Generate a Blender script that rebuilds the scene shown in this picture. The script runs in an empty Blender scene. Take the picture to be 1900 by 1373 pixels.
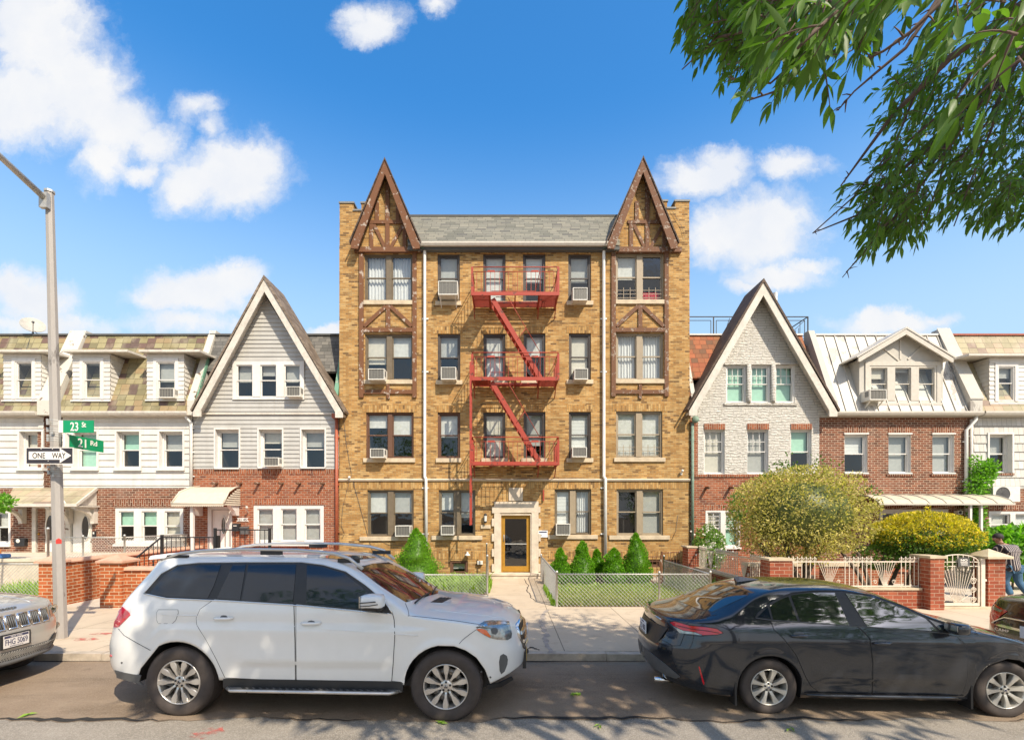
import bpy, bmesh, math, random
import numpy as np
from mathutils import Vector, Matrix
from mathutils.geometry import delaunay_2d_cdt
R = math.radians
random.seed(7)
SC = bpy.context.scene
COL = SC.collection
# ---- picture geometry (1900 x 1373): the camera stands at (0, 0, H) and looks along +Y
F, U0, V0, H = 900.0, 940.0, 955.0, 2.3
YF = 17.0                                   # plane of the house fronts
def at(u, v, d): return Vector(((u-U0)/F*d, d, H-(v-V0)/F*d))
def ux(u, d=YF): return (u-U0)/F*d
def vz(v, d=YF): return H-(v-V0)/F*d

# ---------------------------------------------------------------- objects
def tag(o, label=None, cat=None, group=None, kind=None):
    if label: o['label'] = label
    if cat: o['category'] = cat
    if group: o['group'] = group
    if kind: o['kind'] = kind
    return o
def thing(name, label, cat, loc=(0, 0, 0), rz=0.0, group=None):
    o = bpy.data.objects.new(name, None); COL.objects.link(o)
    o.empty_display_size = 0.2
    o.location = loc; o.rotation_euler = (0, 0, rz)
    return tag(o, label, cat, group)
def root_loc(o):
    v = Vector((0, 0, 0))
    while o is not None:
        v += o.location; o = o.parent
    return v
class MB:
    """collects faces and links them as ONE mesh object"""
    def __init__(s): s.v = []; s.f = []; s.m = []; s.sm = []
    def add(s, vs, fs, mi=0, sm=False):
        b = len(s.v); s.v += [tuple(p) for p in vs]
        for f in fs: s.f.append([b+i for i in f]); s.m.append(mi); s.sm.append(sm)
    def poly(s, pts, mi=0): s.add(pts, [list(range(len(pts)))], mi)
    def box(s, x0, x1, y0, y1, z0, z1, mi=0):
        x0, x1 = min(x0, x1), max(x0, x1); y0, y1 = min(y0, y1), max(y0, y1); z0, z1 = min(z0, z1), max(z0, z1)
        s.add([(x0,y0,z0),(x1,y0,z0),(x1,y1,z0),(x0,y1,z0),(x0,y0,z1),(x1,y0,z1),(x1,y1,z1),(x0,y1,z1)],
              [(0,3,2,1),(4,5,6,7),(0,1,5,4),(1,2,6,5),(2,3,7,6),(3,0,4,7)], mi)
    def hexa(s, b, t, mi=0):            # bottom ring (4, ccw from above), top ring
        s.add(list(b)+list(t), [(3,2,1,0),(4,5,6,7),(0,1,5,4),(1,2,6,5),(2,3,7,6),(3,0,4,7)], mi)
    def prism(s, xz, y0, y1, mi=0):     # polygon in XZ swept along Y (y0 = front)
        n = len(xz)
        a = sum(xz[i][0]*xz[(i+1)%n][1]-xz[(i+1)%n][0]*xz[i][1] for i in range(n))
        if a < 0: xz = xz[::-1]
        vs = [(x, y0, z) for x, z in xz]+[(x, y1, z) for x, z in xz]
        s.add(vs, [list(range(n)), list(range(2*n-1, n-1, -1))]+[(i, i+n, (i+1)%n+n, (i+1)%n) for i in range(n)], mi)
    def prismx(s, yz, x0, x1, mi=0):    # polygon in YZ swept along X
        n = len(yz)
        vs = [(x0, y, z) for y, z in yz]+[(x1, y, z) for y, z in yz]
        s.add(vs, [list(range(n)), list(range(2*n-1, n-1, -1))]+[(i, i+n, (i+1)%n+n, (i+1)%n) for i in range(n)], mi)
    def prismz(s, xy, z0, z1, mi=0):
        n = len(xy)
        vs = [(x, y, z0) for x, y in xy]+[(x, y, z1) for x, y in xy]
        s.add(vs, [list(range(n-1, -1, -1)), list(range(n, 2*n))]+[(i, (i+1)%n, (i+1)%n+n, i+n) for i in range(n)], mi)
    def tube(s, pts, r, n=6, mi=0, sm=True, cap=True):
        pts = [Vector(p) for p in pts]
        rs = r if isinstance(r, (list, tuple)) else [r]*len(pts)
        vs = []; up = None
        for i, p in enumerate(pts):
            d = (pts[min(i+1, len(pts)-1)]-pts[max(i-1, 0)])
            d = d.normalized() if d.length > 1e-9 else Vector((0, 0, 1))
            if up is None:
                up = d.cross(Vector((0.13, 0.21, 0.97)))
                if up.length < 1e-3: up = d.cross(Vector((1, 0, 0)))
            up = (up-d*up.dot(d)).normalized(); w = d.cross(up)
            vs += [p+(up*math.cos(2*math.pi*k/n)+w*math.sin(2*math.pi*k/n))*rs[i] for k in range(n)]
        fs = [(i*n+k, i*n+(k+1)%n, (i+1)*n+(k+1)%n, (i+1)*n+k) for i in range(len(pts)-1) for k in range(n)]
        if cap: fs += [list(range(n-1, -1, -1)), [(len(pts)-1)*n+k for k in range(n)]]
        s.add(vs, fs, mi, sm)
    def bar(s, p, q, w, h, mi=0, up=(0, 0, 1)):   # rectangular bar p -> q; w sideways, h along up
        p, q, up = Vector(p), Vector(q), Vector(up); d = (q-p).normalized()
        sd = d.cross(up)
        if sd.length < 1e-4: sd = d.cross(Vector((0, 1, 0)))
        sd.normalize(); up = sd.cross(d)
        a, b = sd*w/2, up*h/2
        s.add([p-a-b, p+a-b, p+a+b, p-a+b, q-a-b, q+a-b, q+a+b, q-a+b],
              [(3,2,1,0),(4,5,6,7),(0,1,5,4),(1,2,6,5),(2,3,7,6),(3,0,4,7)], mi)
    def lathe(s, prof, n=32, mi=0, axis='z', c=(0, 0, 0), sm=True):   # prof: (radius, height)
        vs = []
        for r, h in prof:
            for k in range(n):
                a = 2*math.pi*k/n; x, y = r*math.cos(a), r*math.sin(a)
                vs.append((c[0]+x, c[1]+y, c[2]+h) if axis == 'z' else (c[0]+x, c[1]+h, c[2]+y) if axis == 'y' else (c[0]+h, c[1]+x, c[2]+y))
        s.add(vs, [(i*n+k, i*n+(k+1)%n, (i+1)*n+(k+1)%n, (i+1)*n+k) for i in range(len(prof)-1) for k in range(n)], mi, sm)
    def sphere(s, c, r, n=10, mi=0):
        r = r if isinstance(r, (list, tuple)) else (r, r, r)
        m = n//2+1; vs = []
        for i in range(m+1):
            t = math.pi*i/m
            for k in range(n):
                a = 2*math.pi*k/n
                vs.append((c[0]+r[0]*math.sin(t)*math.cos(a), c[1]+r[1]*math.sin(t)*math.sin(a), c[2]+r[2]*math.cos(t)))
        s.add(vs, [(i*n+k, (i+1)*n+k, (i+1)*n+(k+1)%n, i*n+(k+1)%n) for i in range(m) for k in range(n)], mi, True)
    def build(s, name, mats, parent=None, local=False, flip=False, bevel=0.0):
        if not isinstance(mats, (list, tuple)): mats = [mats]
        me = bpy.data.meshes.new(name)
        vs = s.v
        if parent is not None and not local:
            o = root_loc(parent); vs = [(x-o.x, y-o.y, z-o.z) for x, y, z in vs]
        me.from_pydata(vs, [], s.f)
        for m in mats: me.materials.append(m)
        me.polygons.foreach_set('material_index', s.m)
        me.polygons.foreach_set('use_smooth', s.sm)
        me.update()
        ob = bpy.data.objects.new(name, me); COL.objects.link(ob)
        if parent is not None: ob.parent = parent
        if bevel:
            b = ob.modifiers.new('bevel', 'BEVEL'); b.width = bevel; b.segments = 2; b.limit_method = 'ANGLE'; b.angle_limit = R(40)
        return ob
def solo(name, mb, mats, label, cat, group=None, bevel=0.0):
    """a thing that is one mesh, its origin at its base"""
    xs = np.array(mb.v); c = Vector(((xs[:,0].min()+xs[:,0].max())/2, (xs[:,1].min()+xs[:,1].max())/2, xs[:,2].min()))
    mb.v = [(x-c.x, y-c.y, z-c.z) for x, y, z in mb.v]
    o = mb.build(name, mats, bevel=bevel); o.location = c
    return tag(o, label, cat, group)
def structure(name, mb, mats): return tag(mb.build(name, mats), kind='structure')
def dup(o, loc=None, rz=None, label=None, parent=None, group=None):
    c = o.copy(); COL.objects.link(c)
    if parent is not None: c.parent = parent
    for ch in o.children: dup(ch, parent=c)
    if loc is not None: c.location = loc
    if rz is not None: c.rotation_euler[2] = rz
    if label: c['label'] = label
    if group: c['group'] = group
    return c
def text_mb(mb, txt, o, right, up, w, h, mi=0, bold=0.0, align='center', out=0.004):
    """lettering as flat solid glyphs, scaled to w x h, centred at o"""
    cu = bpy.data.curves.new('lettering', 'FONT'); cu.body = txt; cu.offset = bold; cu.extrude = 0.02
    ob = bpy.data.objects.new('lettering', cu); COL.objects.link(ob)
    bpy.context.view_layer.update()
    me = bpy.data.meshes.new_from_object(ob.evaluated_get(bpy.context.evaluated_depsgraph_get()))
    P = np.array([v.co[:] for v in me.vertices]); fs = [list(p.vertices) for p in me.polygons]
    bpy.data.objects.remove(ob); bpy.data.curves.remove(cu); bpy.data.meshes.remove(me)
    lo, hi = P.min(0), P.max(0); o, right, up = Vector(o), Vector(right).normalized(), Vector(up).normalized()
    n = right.cross(up)
    vs = [o+right*((p[0]-lo[0])/(hi[0]-lo[0])-.5)*w+up*((p[1]-lo[1])/(hi[1]-lo[1])-.5)*h+n*(out if p[2] > 0 else -0.001) for p in P]
    mb.add(vs, fs, mi)

# ---------------------------------------------------------------- 2D clipping
def clip_half(poly, a, b, c):   # keep a*x+b*y >= c
    out = []
    for i in range(len(poly)):
        p, q = poly[i], poly[(i+1) % len(poly)]
        dp, dq = a*p[0]+b*p[1]-c, a*q[0]+b*q[1]-c
        if dp >= 0: out.append(p)
        if (dp > 0) != (dq > 0) and abs(dp-dq) > 1e-12 and dp*dq < 0:
            t = dp/(dp-dq); out.append((p[0]+(q[0]-p[0])*t, p[1]+(q[1]-p[1])*t))
    return out
def clip_rect(poly, x0, x1, z0, z1):
    for a, b, c in ((1,0,x0),(-1,0,-x1),(0,1,z0),(0,-1,-z1)):
        poly = clip_half(poly, a, b, c)
        if len(poly) < 3: return []
    return poly
def wall(mb, poly, holes, y, depth=0.25, mi=0, mi_in=1, lap=0.0, course=0.115, room=0.7, jamb=None):
    """front wall in plane y: convex polygon poly (x, z) with rectangular holes; each hole gets
       reveals and a dim room behind it. lap > 0 lays it as clapboards of that thickness."""
    xs = [p[0] for p in poly]; zs = [p[1] for p in poly]
    X = sorted(set([min(xs), max(xs)]+[h[0] for h in holes]+[h[1] for h in holes]))
    Z = set([min(zs), max(zs)]+[h[2] for h in holes]+[h[3] for h in holes])
    base = 0.0
    if lap:
        k = math.floor(min(zs)/course)
        while k*course < max(zs):
            if k*course > min(zs): Z.add(k*course)
            k += 1
    Z = sorted(Z)
    for j in range(len(Z)-1):
        z0, z1 = Z[j], Z[j+1]
        if z1-z0 < 1e-6: continue
        zm = (z0+z1)/2
        hs = sorted((h[0], h[1]) for h in holes if h[2] < zm < h[3])
        spans = []; cur = min(xs)
        for a, b in hs:
            if a > cur: spans.append((cur, a))
            cur = max(cur, b)
        if cur < max(xs): spans.append((cur, max(xs)))
        for a, b in spans:
            p = clip_rect(poly, a, b, z0, z1)
            if len(p) < 3: continue
            if lap:
                kz = math.floor(zm/course)*course
                mb.poly([(x, y-lap*(1-(z-kz)/course), z) for x, z in p], mi)
                if abs(z0-kz) < 1e-6:
                    bx = [q[0] for q in p if abs(q[1]-z0) < 1e-6]
                    if len(bx) >= 2: mb.poly([(min(bx), y-lap, z0), (min(bx), y, z0), (max(bx), y, z0), (max(bx), y-lap, z0)], mi)
            else: mb.poly([(x, y, z) for x, z in p], mi)
    jm = mi if jamb is None else jamb
    for x0, x1, z0, z1 in holes:
        yb = y+depth; yr = yb+room; f = y-lap
        mb.poly([(x0,f,z0),(x0,yb,z0),(x0,yb,z1),(x0,f,z1)][::-1], jm); mb.poly([(x1,f,z0),(x1,yb,z0),(x1,yb,z1),(x1,f,z1)], jm)
        mb.poly([(x0,f,z1),(x0,yb,z1),(x1,yb,z1),(x1,f,z1)][::-1], jm); mb.poly([(x0,f,z0),(x0,yb,z0),(x1,yb,z0),(x1,f,z0)], jm)
        for q in ([(x0,yb,z0),(x0,yr,z0),(x0,yr,z1),(x0,yb,z1)], [(x1,yb,z0),(x1,yr,z0),(x1,yr,z1),(x1,yb,z1)],
                  [(x0,yb,z1),(x0,yr,z1),(x1,yr,z1),(x1,yb,z1)], [(x0,yb,z0),(x0,yr,z0),(x1,yr,z0),(x1,yb,z0)],
                  [(x0,yr,z0),(x1,yr,z0),(x1,yr,z1),(x0,yr,z1)]):
            mb.poly(q, mi_in)

# ---------------------------------------------------------------- node helpers
class NT:
    def __init__(s, m):
        s.t = m.node_tree; s.n = s.t.nodes; s.l = s.t.links
    def new(s, ty, ins=None, **kw):
        n = s.n.new(ty)
        for k, v in kw.items(): setattr(n, k, v)
        for k, v in (ins or {}).items(): s.put(n.inputs[k], v)
        return n
    def put(s, sock, v):
        if hasattr(v, 'is_linked') or isinstance(v, bpy.types.NodeSocket): s.l.new(v, sock)
        else: sock.default_value = v
    def math(s, op, a, b=None, c=None, clamp=False):
        n = s.n.new('ShaderNodeMath'); n.operation = op; n.use_clamp = clamp
        for i, v in enumerate((a, b, c)):
            if v is not None: s.put(n.inputs[i], v)
        return n.outputs[0]
    def mix(s, f, a, b, mode='MIX'):
        n = s.n.new('ShaderNodeMix'); n.data_type = 'RGBA'; n.blend_type = mode
        s.put(n.inputs[0], f)
        for i, v in ((6, a), (7, b)):
            s.put(n.inputs[i], (*v, 1) if isinstance(v, tuple) and len(v) == 3 else v)
        return n.outputs[2]
    def ramp(s, f, stops, interp='LINEAR'):
        n = s.n.new('ShaderNodeValToRGB'); e = n.color_ramp; e.interpolation = interp
        while len(e.elements) < len(stops): e.elements.new(0.5)
        for el, (p, c) in zip(e.elements, stops):
            el.position = p; el.color = (*c, 1) if isinstance(c, tuple) else (c, c, c, 1)
        s.put(n.inputs[0], f); return n.outputs[0]
    def noise(s, vec, scale, detail=4, rough=0.55, out='Fac'):
        n = s.new('ShaderNodeTexNoise', {'Scale': scale, 'Detail': detail, 'Roughness': rough})
        if vec is not None: s.l.new(vec, n.inputs['Vector'])
        return n.outputs[out]
    def pos(s): return s.new('ShaderNodeNewGeometry').outputs['Position']
    def obj(s): return s.new('ShaderNodeTexCoord').outputs['Object']
    def bump(s, h, dist, strength=1.0):
        return s.new('ShaderNodeBump', {'Height': h, 'Distance': dist, 'Strength': strength}).outputs[0]
    def scale(s, vec, x, y, z):
        n = s.new('ShaderNodeVectorMath', {1: (x, y, z)}, operation='MULTIPLY'); s.l.new(vec, n.inputs[0]); return n.outputs[0]
def mat(name):
    m = bpy.data.materials.new(name); m.use_nodes = True
    t = NT(m); b = t.n['Principled BSDF']
    return m, t, b
def plain(name, col, rough=0.6, metal=0.0, var=0.12, scale=9.0, coat=0.0, spec=0.5, bump=0.0, emit=None, streak=0.0):
    """a painted / moulded surface with slight unevenness of colour and gloss"""
    m, t, b = mat(name)
    p = t.obj(); n = t.noise(p, scale, 5)
    c = t.mix(t.ramp(n, [(0.3, 0.0), (0.7, 1.0)]), tuple(x*(1-var) for x in col), tuple(min(1, x*(1+var)) for x in col))
    if streak:
        g_ = t.ramp(t.noise(t.scale(t.pos(), 7, 7, .35), 1.0, 6, .65), [(.48, 0.0), (.75, 1.0)]); g2 = t.ramp(t.noise(t.pos(), 1.4, 5, .6), [(.45, 0.0), (.75, 1.0)])
        c = t.mix(t.math('MULTIPLY', t.math('MAXIMUM', g_, g2), streak), c, (.24,.20,.15))
    t.l.new(c, b.inputs['Base Color']); b.inputs['Metallic'].default_value = metal
    t.l.new(t.math('MULTIPLY_ADD', n, 0.16, rough-0.08, clamp=True), b.inputs['Roughness'])
    b.inputs['Coat Weight'].default_value = coat; b.inputs['Coat Roughness'].default_value = 0.03
    b.inputs['Specular IOR Level'].default_value = spec
    if bump: t.l.new(t.bump(t.noise(p, scale*6, 3), bump), b.inputs['Normal'])
    if emit: b.inputs['Emission Color'].default_value = (*emit[0], 1); b.inputs['Emission Strength'].default_value = emit[1]
    return m
def cells(t, w, h, mortar, stagger=0.5, rowvar=0.0, vert=False, u=None, v=None, jitter=0.0):
    """running-bond cells on vertical walls: returns (joint mask, random per cell, random 2, height in row, u, v)"""
    if u is None:
        g = t.new('ShaderNodeNewGeometry'); sp = t.new('ShaderNodeSeparateXYZ', {0: g.outputs['Position']}); sn = t.new('ShaderNodeSeparateXYZ', {0: g.outputs['True Normal']})
        side = t.math('GREATER_THAN', t.math('ABSOLUTE', sn.outputs[0]), 0.6)
        u = t.math('ADD', t.math('MULTIPLY', sp.outputs[0], t.math('SUBTRACT', 1.0, side)), t.math('MULTIPLY', sp.outputs[1], side))
        v = sp.outputs[2]
    if vert: u, v = v, u
    row = t.math('FLOOR', t.math('DIVIDE', v, h))
    off = t.math('MULTIPLY', t.math('FLOORED_MODULO', row, 2.0), stagger)
    if rowvar:
        wn = t.new('ShaderNodeTexWhiteNoise', {'W': row}, noise_dimensions='1D'); off = t.math('MULTIPLY', wn.outputs[0], rowvar)
    uu = t.math('ADD', t.math('DIVIDE', u, w), off)
    col = t.math('FLOOR', uu)
    fu = t.math('MULTIPLY', t.math('FRACT', uu), w); fv = t.math('MULTIPLY', t.math('FRACT', t.math('DIVIDE', v, h)), h)
    du = t.math('MINIMUM', fu, t.math('SUBTRACT', w, fu)); dv = t.math('MINIMUM', fv, t.math('SUBTRACT', h, fv))
    d = t.math('MINIMUM', du, dv)
    joint = t.math('LESS_THAN', d, mortar/2)
    cv = t.new('ShaderNodeCombineXYZ', {0: col, 1: row, 2: 3.7})
    wn = t.new('ShaderNodeTexWhiteNoise', {'Vector': cv.outputs[0]}, noise_dimensions='3D')
    sc = t.new('ShaderNodeSeparateColor', {0: wn.outputs['Color']})
    return joint, wn.outputs['Value'], sc.outputs[1], fv, u, v
def brick(name, stops, mortar, w=0.21, h=0.075, mj=0.012, vert=False, stain=(0.10, 0.07, 0.04), stain_amt=0.35, bump=0.006, clump=0.0):
    m, t, b = mat(name)
    j, r1, r2, fv, u, v = cells(t, w, h, mj, vert=vert)
    p = t.pos()
    if clump: r1 = t.math('ADD', r1, t.math('MULTIPLY', t.math('SUBTRACT', t.noise(t.scale(p, .8, .8, 1.6), 1.7, 5, .6), .52), clump), clamp=True)
    c = t.ramp(r1, stops)
    c = t.mix(t.math('MULTIPLY', t.noise(p, 40, 3), 0.25), c, tuple(x*0.55 for x in stops[0][1]))
    c = t.mix(j, c, t.mix(t.noise(p, 6, 4), tuple(x*0.75 for x in mortar), mortar))
    st = t.ramp(t.noise(t.scale(p, 1.0, 1.0, 0.45), 0.9, 7, 0.65), [(0.5, 0.0), (0.78, 1.0)])
    c = t.mix(t.math('MULTIPLY', st, stain_amt), c, stain)
    bl = t.ramp(t.noise(p, 2.3, 5), [(0.35, 0.86), (0.7, 1.1)])
    c = t.mix(1.0, c, bl, 'MULTIPLY')
    sk = t.ramp(t.noise(t.scale(p, 4.5, 4.5, .22), 1.3, 6, .6), [(.5, 0.0), (.72, 1.0)])
    c = t.mix(t.math('MULTIPLY', sk, .32), c, stain)
    t.l.new(c, b.inputs['Base Color']); b.inputs['Roughness'].default_value = 0.88; b.inputs['Specular IOR Level'].default_value = 0.25
    hgt = t.math('ADD', t.math('SUBTRACT', 1.0, j), t.math('MULTIPLY', r2, 0.5))
    t.l.new(t.bump(hgt, bump), b.inputs['Normal'])
    return m
def slates(name, stops, w, h, mj=0.012, axis='x', stain_amt=0.3, stain=(.05,.045,.03), along=None, bump=0.012, moss=None):
    """roof slates / shingles: courses follow the height (or the run), joints dark"""
    m, t, b = mat(name)
    g = t.new('ShaderNodeNewGeometry'); sp = t.new('ShaderNodeSeparateXYZ', {0: g.outputs['Position']})
    u = sp.outputs[0] if axis == 'x' else sp.outputs[1]
    j, r1, r2, fv, _, _ = cells(t, w, h, mj, rowvar=0.7, u=u, v=sp.outputs[2])
    p = g.outputs['Position']
    c = t.ramp(r1, stops, 'CONSTANT' if len(stops) > 4 else 'LINEAR')
    c = t.mix(t.math('MULTIPLY', t.noise(t.scale(p, 6, 6, 1.2), 3, 5), 0.6), c, t.mix(0.5, c, stain))
    if moss: c = t.mix(t.ramp(t.noise(t.scale(p, 1, 1, .5), 1.6, 6), [(.48, 0.0), (.7, .8)]), c, moss)
    c = t.mix(t.math('MULTIPLY', j, 0.75), c, tuple(x*.35 for x in stops[0][1]))
    t.l.new(c, b.inputs['Base Color']); b.inputs['Roughness'].default_value = 0.8
    hg = t.math('ADD', t.math('SUBTRACT', 1.0, t.math('DIVIDE', fv, h)), t.math('MULTIPLY', r2, 0.5))
    t.l.new(t.bump(t.math('MULTIPLY', hg, t.math('SUBTRACT', 1.0, j)), bump), b.inputs['Normal'])
    return m
def peeling(name, paint, under, amt=0.5, scale=7.0, rough=0.75, stretch=(1, 1, 1)):
    m, t, b = mat(name); p = t.scale(t.pos(), *stretch)
    n = t.noise(p, scale, 8, 0.68); f = t.ramp(n, [(amt-0.02, 0.0), (amt+0.02, 1.0)])
    c = t.mix(f, t.mix(t.noise(p, 30, 3), tuple(x*.8 for x in paint), paint), t.mix(t.noise(p, 22, 4), tuple(x*.6 for x in under), under))
    t.l.new(c, b.inputs['Base Color']); b.inputs['Roughness'].default_value = rough
    t.l.new(t.bump(t.math('SUBTRACT', 1.0, f), 0.004), b.inputs['Normal'])
    return m
def glass_pane(name, tint=(0.90, 0.93, 0.93), boost=1.6):
    m, t, b = mat(name); t.n.remove(b)
    g0 = t.new('ShaderNodeNewGeometry'); dp = t.new('ShaderNodeVectorMath', {0: g0.outputs['Incoming'], 1: g0.outputs['Normal']}, operation='DOT_PRODUCT').outputs['Value']
    sk = t.math('POWER', t.math('SUBTRACT', 1.0, t.math('ABSOLUTE', dp), clamp=True), 5.0)
    wob = t.bump(t.noise(t.pos(), 2.2, 2), 0.012, 0.35)
    gl = t.new('ShaderNodeBsdfGlossy', {'Roughness': 0.015, 'Color': (1, 1, 1, 1), 'Normal': wob})
    tr = t.new('ShaderNodeBsdfTransparent', {'Color': (*tint, 1)})
    mx = t.new('ShaderNodeMixShader', {0: t.math('MULTIPLY_ADD', sk, .9, 0.045*boost, clamp=True), 1: tr.outputs[0], 2: gl.outputs[0]})
    t.l.new(mx.outputs[0], t.n['Material Output'].inputs[0])
    return m
def car_paint(name, col, metal=0.0, rough=0.35, flake=0.0, dust=(0.3, 0.27, 0.22), dust_amt=0.12):
    m, t, b = mat(name); p = t.obj()
    c = t.mix(t.noise(p, 1.2, 3), tuple(x*.95 for x in col), col)
    z = t.new('ShaderNodeSeparateXYZ', {0: p}).outputs[2]
    low = t.math('MULTIPLY', t.math('SUBTRACT', 0.75, z, clamp=True), 1.2)
    d = t.math('MULTIPLY', t.math('ADD', t.ramp(t.noise(p, 5, 7, .7), [(.42, 0.0), (.8, 1.0)]), low), dust_amt, clamp=True)
    c = t.mix(d, c, dust)
    t.l.new(c, b.inputs['Base Color']); b.inputs['Metallic'].default_value = metal
    t.l.new(t.math('MULTIPLY_ADD', d, 0.5, rough, clamp=True), b.inputs['Roughness'])
    b.inputs['Coat Weight'].default_value = 1.0; b.inputs['Coat Roughness'].default_value = 0.04
    return m
# ================================================================ materials
M = {}
YB = [(0.0, (.36,.183,.055)), (.28, (.46,.25,.08)), (.58, (.535,.318,.115)), (.80, (.57,.37,.155)), (.90, (.28,.148,.05)), (1.0, (.16,.09,.04))]
M['ybrick'] = brick('tan brick', YB, (.42,.31,.17), w=.205, h=.066, mj=.011, stain=(.19,.12,.05), stain_amt=.5, clump=.5)
M['ysold'] = brick('tan soldier brick', YB, (.36,.25,.12), w=.24, h=.07, mj=.012, vert=True, stain=(.16,.10,.04), stain_amt=.35)
RB = [(0.0, (.20,.055,.025)), (.4, (.30,.085,.035)), (.8, (.36,.115,.05)), (1.0, (.14,.045,.03))]
M['rbrick'] = brick('red brick', RB, (.50,.38,.27), w=.215, h=.078, mj=.014, stain=(.30,.17,.12), stain_amt=.2)
M['rsold'] = brick('red soldier brick', RB, (.48,.36,.26), w=.22, h=.078, mj=.016, vert=True, stain_amt=.15)
BB = [(0.0, (.10,.035,.02)), (.5, (.19,.06,.03)), (1.0, (.26,.09,.045))]
M['bbrick'] = brick('brown brick', BB, (.52,.40,.29), w=.215, h=.078, mj=.017, stain=(.34,.24,.18), stain_amt=.25)
M['bsold'] = brick('brown soldier brick', BB, (.52,.40,.29), w=.22, h=.078, mj=.018, vert=True, stain_amt=.1)
OB = [(0.0, (.34,.075,.02)), (.5, (.42,.10,.028)), (1.0, (.50,.14,.045))]
M['obrick'] = brick('orange garden brick', OB, (.66,.48,.30), w=.225, h=.082, mj=.016, stain_amt=.08)
PB = [(0.0, (.26,.06,.03)), (.5, (.33,.08,.04)), (1.0, (.40,.12,.06))]
M['pbrick'] = brick('pillar brick', PB, (.55,.36,.25), w=.225, h=.085, mj=.012, stain_amt=.15)
M['coping'] = plain('pink coping', (.52,.30,.20), .8, var=.15, bump=.002)
M['stone'] = plain('limestone', (.56,.47,.36), .85, var=.16, scale=4, bump=.003)
M['sill'] = plain('sill stone', (.52,.42,.29), .85, var=.18, scale=5, bump=.003)
M['slate'] = slates('mixed slate', [(0.0,(.26,.21,.10)),(.22,(.33,.28,.14)),(.42,(.20,.17,.085)),(.58,(.15,.085,.065)),(.72,(.30,.21,.105)),(.86,(.12,.075,.06))], .30, .21, .014, moss=(.36,.32,.20))
M['slate_pale'] = slates('pale slate', [(0.0,(.42,.36,.22)),(.3,(.36,.31,.19)),(.55,(.46,.33,.22)),(.8,(.33,.27,.17)),(.9,(.28,.2,.15))], .32, .21, .012, moss=(.45,.36,.26))
M['gslate'] = slates('grey slate', [(0.0,(.14,.135,.105)),(.4,(.20,.19,.15)),(.8,(.25,.23,.175)),(1.0,(.115,.11,.095))], .34, .115, .012)
M['shingle'] = slates('grey shingle', [(0.0,(.095,.09,.08)),(.5,(.14,.13,.115)),(1.0,(.19,.175,.15))], .26, .14, .010)
M['bshingle'] = slates('brown shingle', [(0.0,(.13,.09,.06)),(.5,(.19,.14,.10)),(1.0,(.25,.19,.14))], .26, .14, .010, axis='y')
M['dshingle'] = slates('dark brown shingle', [(0.0,(.055,.033,.022)),(.5,(.085,.05,.032)),(1.0,(.11,.07,.045))], .26, .15, .010, axis='y')
M['rtile'] = slates('red clay tile', [(0.0,(.30,.075,.025)),(.4,(.38,.11,.035)),(.75,(.24,.085,.03)),(1.0,(.16,.07,.03))], .24, .19, .012, moss=(.13,.09,.03))
M['metal_roof'] = peeling('white painted metal roof', (.56,.52,.45), (.38,.34,.29), .60, 1.6, .5, (1,1,.35))
M['wood'] = peeling('peeling brown timber', (.17,.068,.026), (.50,.40,.32), .59, 5, .8)
M['woodpeel'] = peeling('badly peeling brown timber', (.16,.07,.032), (.40,.31,.24), .57, 10, .8)
M['peelwhite'] = peeling('peeling white parapet', (.60,.56,.48), (.17,.10,.06), .60, 4, .85)
M['peelgreen'] = peeling('copper flashing', (.16,.33,.22), (.42,.44,.36), .60, 3, .7)
M['siding'] = plain('white clapboard', (.63,.595,.535), .55, var=.05, scale=2, streak=.30)
M['gsiding'] = plain('grey clapboard', (.43,.415,.38), .5, var=.05, scale=2, streak=.28)
M['asbestos'] = slates('white shingle siding', [(0.0,(.55,.52,.465)),(.5,(.61,.58,.52)),(1.0,(.65,.62,.57))], .17, .30, .010)
M['stucco'] = plain('grey stucco', (.46,.43,.375), .85, var=.06, scale=6, bump=.003)
def ledgestone():
    m, t, b = mat('white painted ledgestone')
    g = t.new('ShaderNodeNewGeometry'); sp = t.new('ShaderNodeSeparateXYZ', {0: g.outputs['Position']}); p = g.outputs['Position']
    v = t.math('ADD', sp.outputs[2], t.math('MULTIPLY', t.math('SUBTRACT', t.noise(p, 1.1, 2), .5), .16))
    j, r1, r2, fv, _, _ = cells(t, .42, .092, .016, rowvar=.9, u=sp.outputs[0], v=v)
    n = t.noise(t.scale(p, 2.5, 2.5, 9), 3, 6, .6)
    hgt = t.math('MULTIPLY', t.math('ADD', t.math('MULTIPLY', r1, 1.3), n), t.math('SUBTRACT', 1.0, j))
    c = t.mix(t.ramp(n, [(.3, 0.0), (.7, 1.0)]), (.60,.56,.485), (.70,.665,.60)); c = t.mix(t.math('MULTIPLY', j, .7), c, (.27,.235,.19))
    t.l.new(c, b.inputs['Base Color']); b.inputs['Roughness'].default_value = .7
    t.l.new(t.bump(hgt, .09), b.inputs['Normal']); return m
M['ledge'] = ledgestone()
M['lead'] = plain('lead coping', (.20,.195,.18), .7)
M['white'] = plain('white trim', (.66,.63,.585), .5, var=.05, streak=.18)
M['offwhite'] = plain('aged white trim', (.58,.53,.455), .6, var=.12, streak=.35)
M['greige'] = plain('greige trim', (.50,.455,.385), .6, var=.08)
M['olive'] = plain('olive brown window frame', (.145,.11,.068), .5, var=.12)
M['darkframe'] = plain('dark brown window frame', (.065,.05,.04), .45, var=.15)
M['brownframe'] = peeling('worn brown window frame', (.13,.06,.032), (.40,.30,.22), .66, 6, .7)
M['beigeframe'] = plain('taupe window frame', (.30,.235,.155), .5, var=.08)
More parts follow.
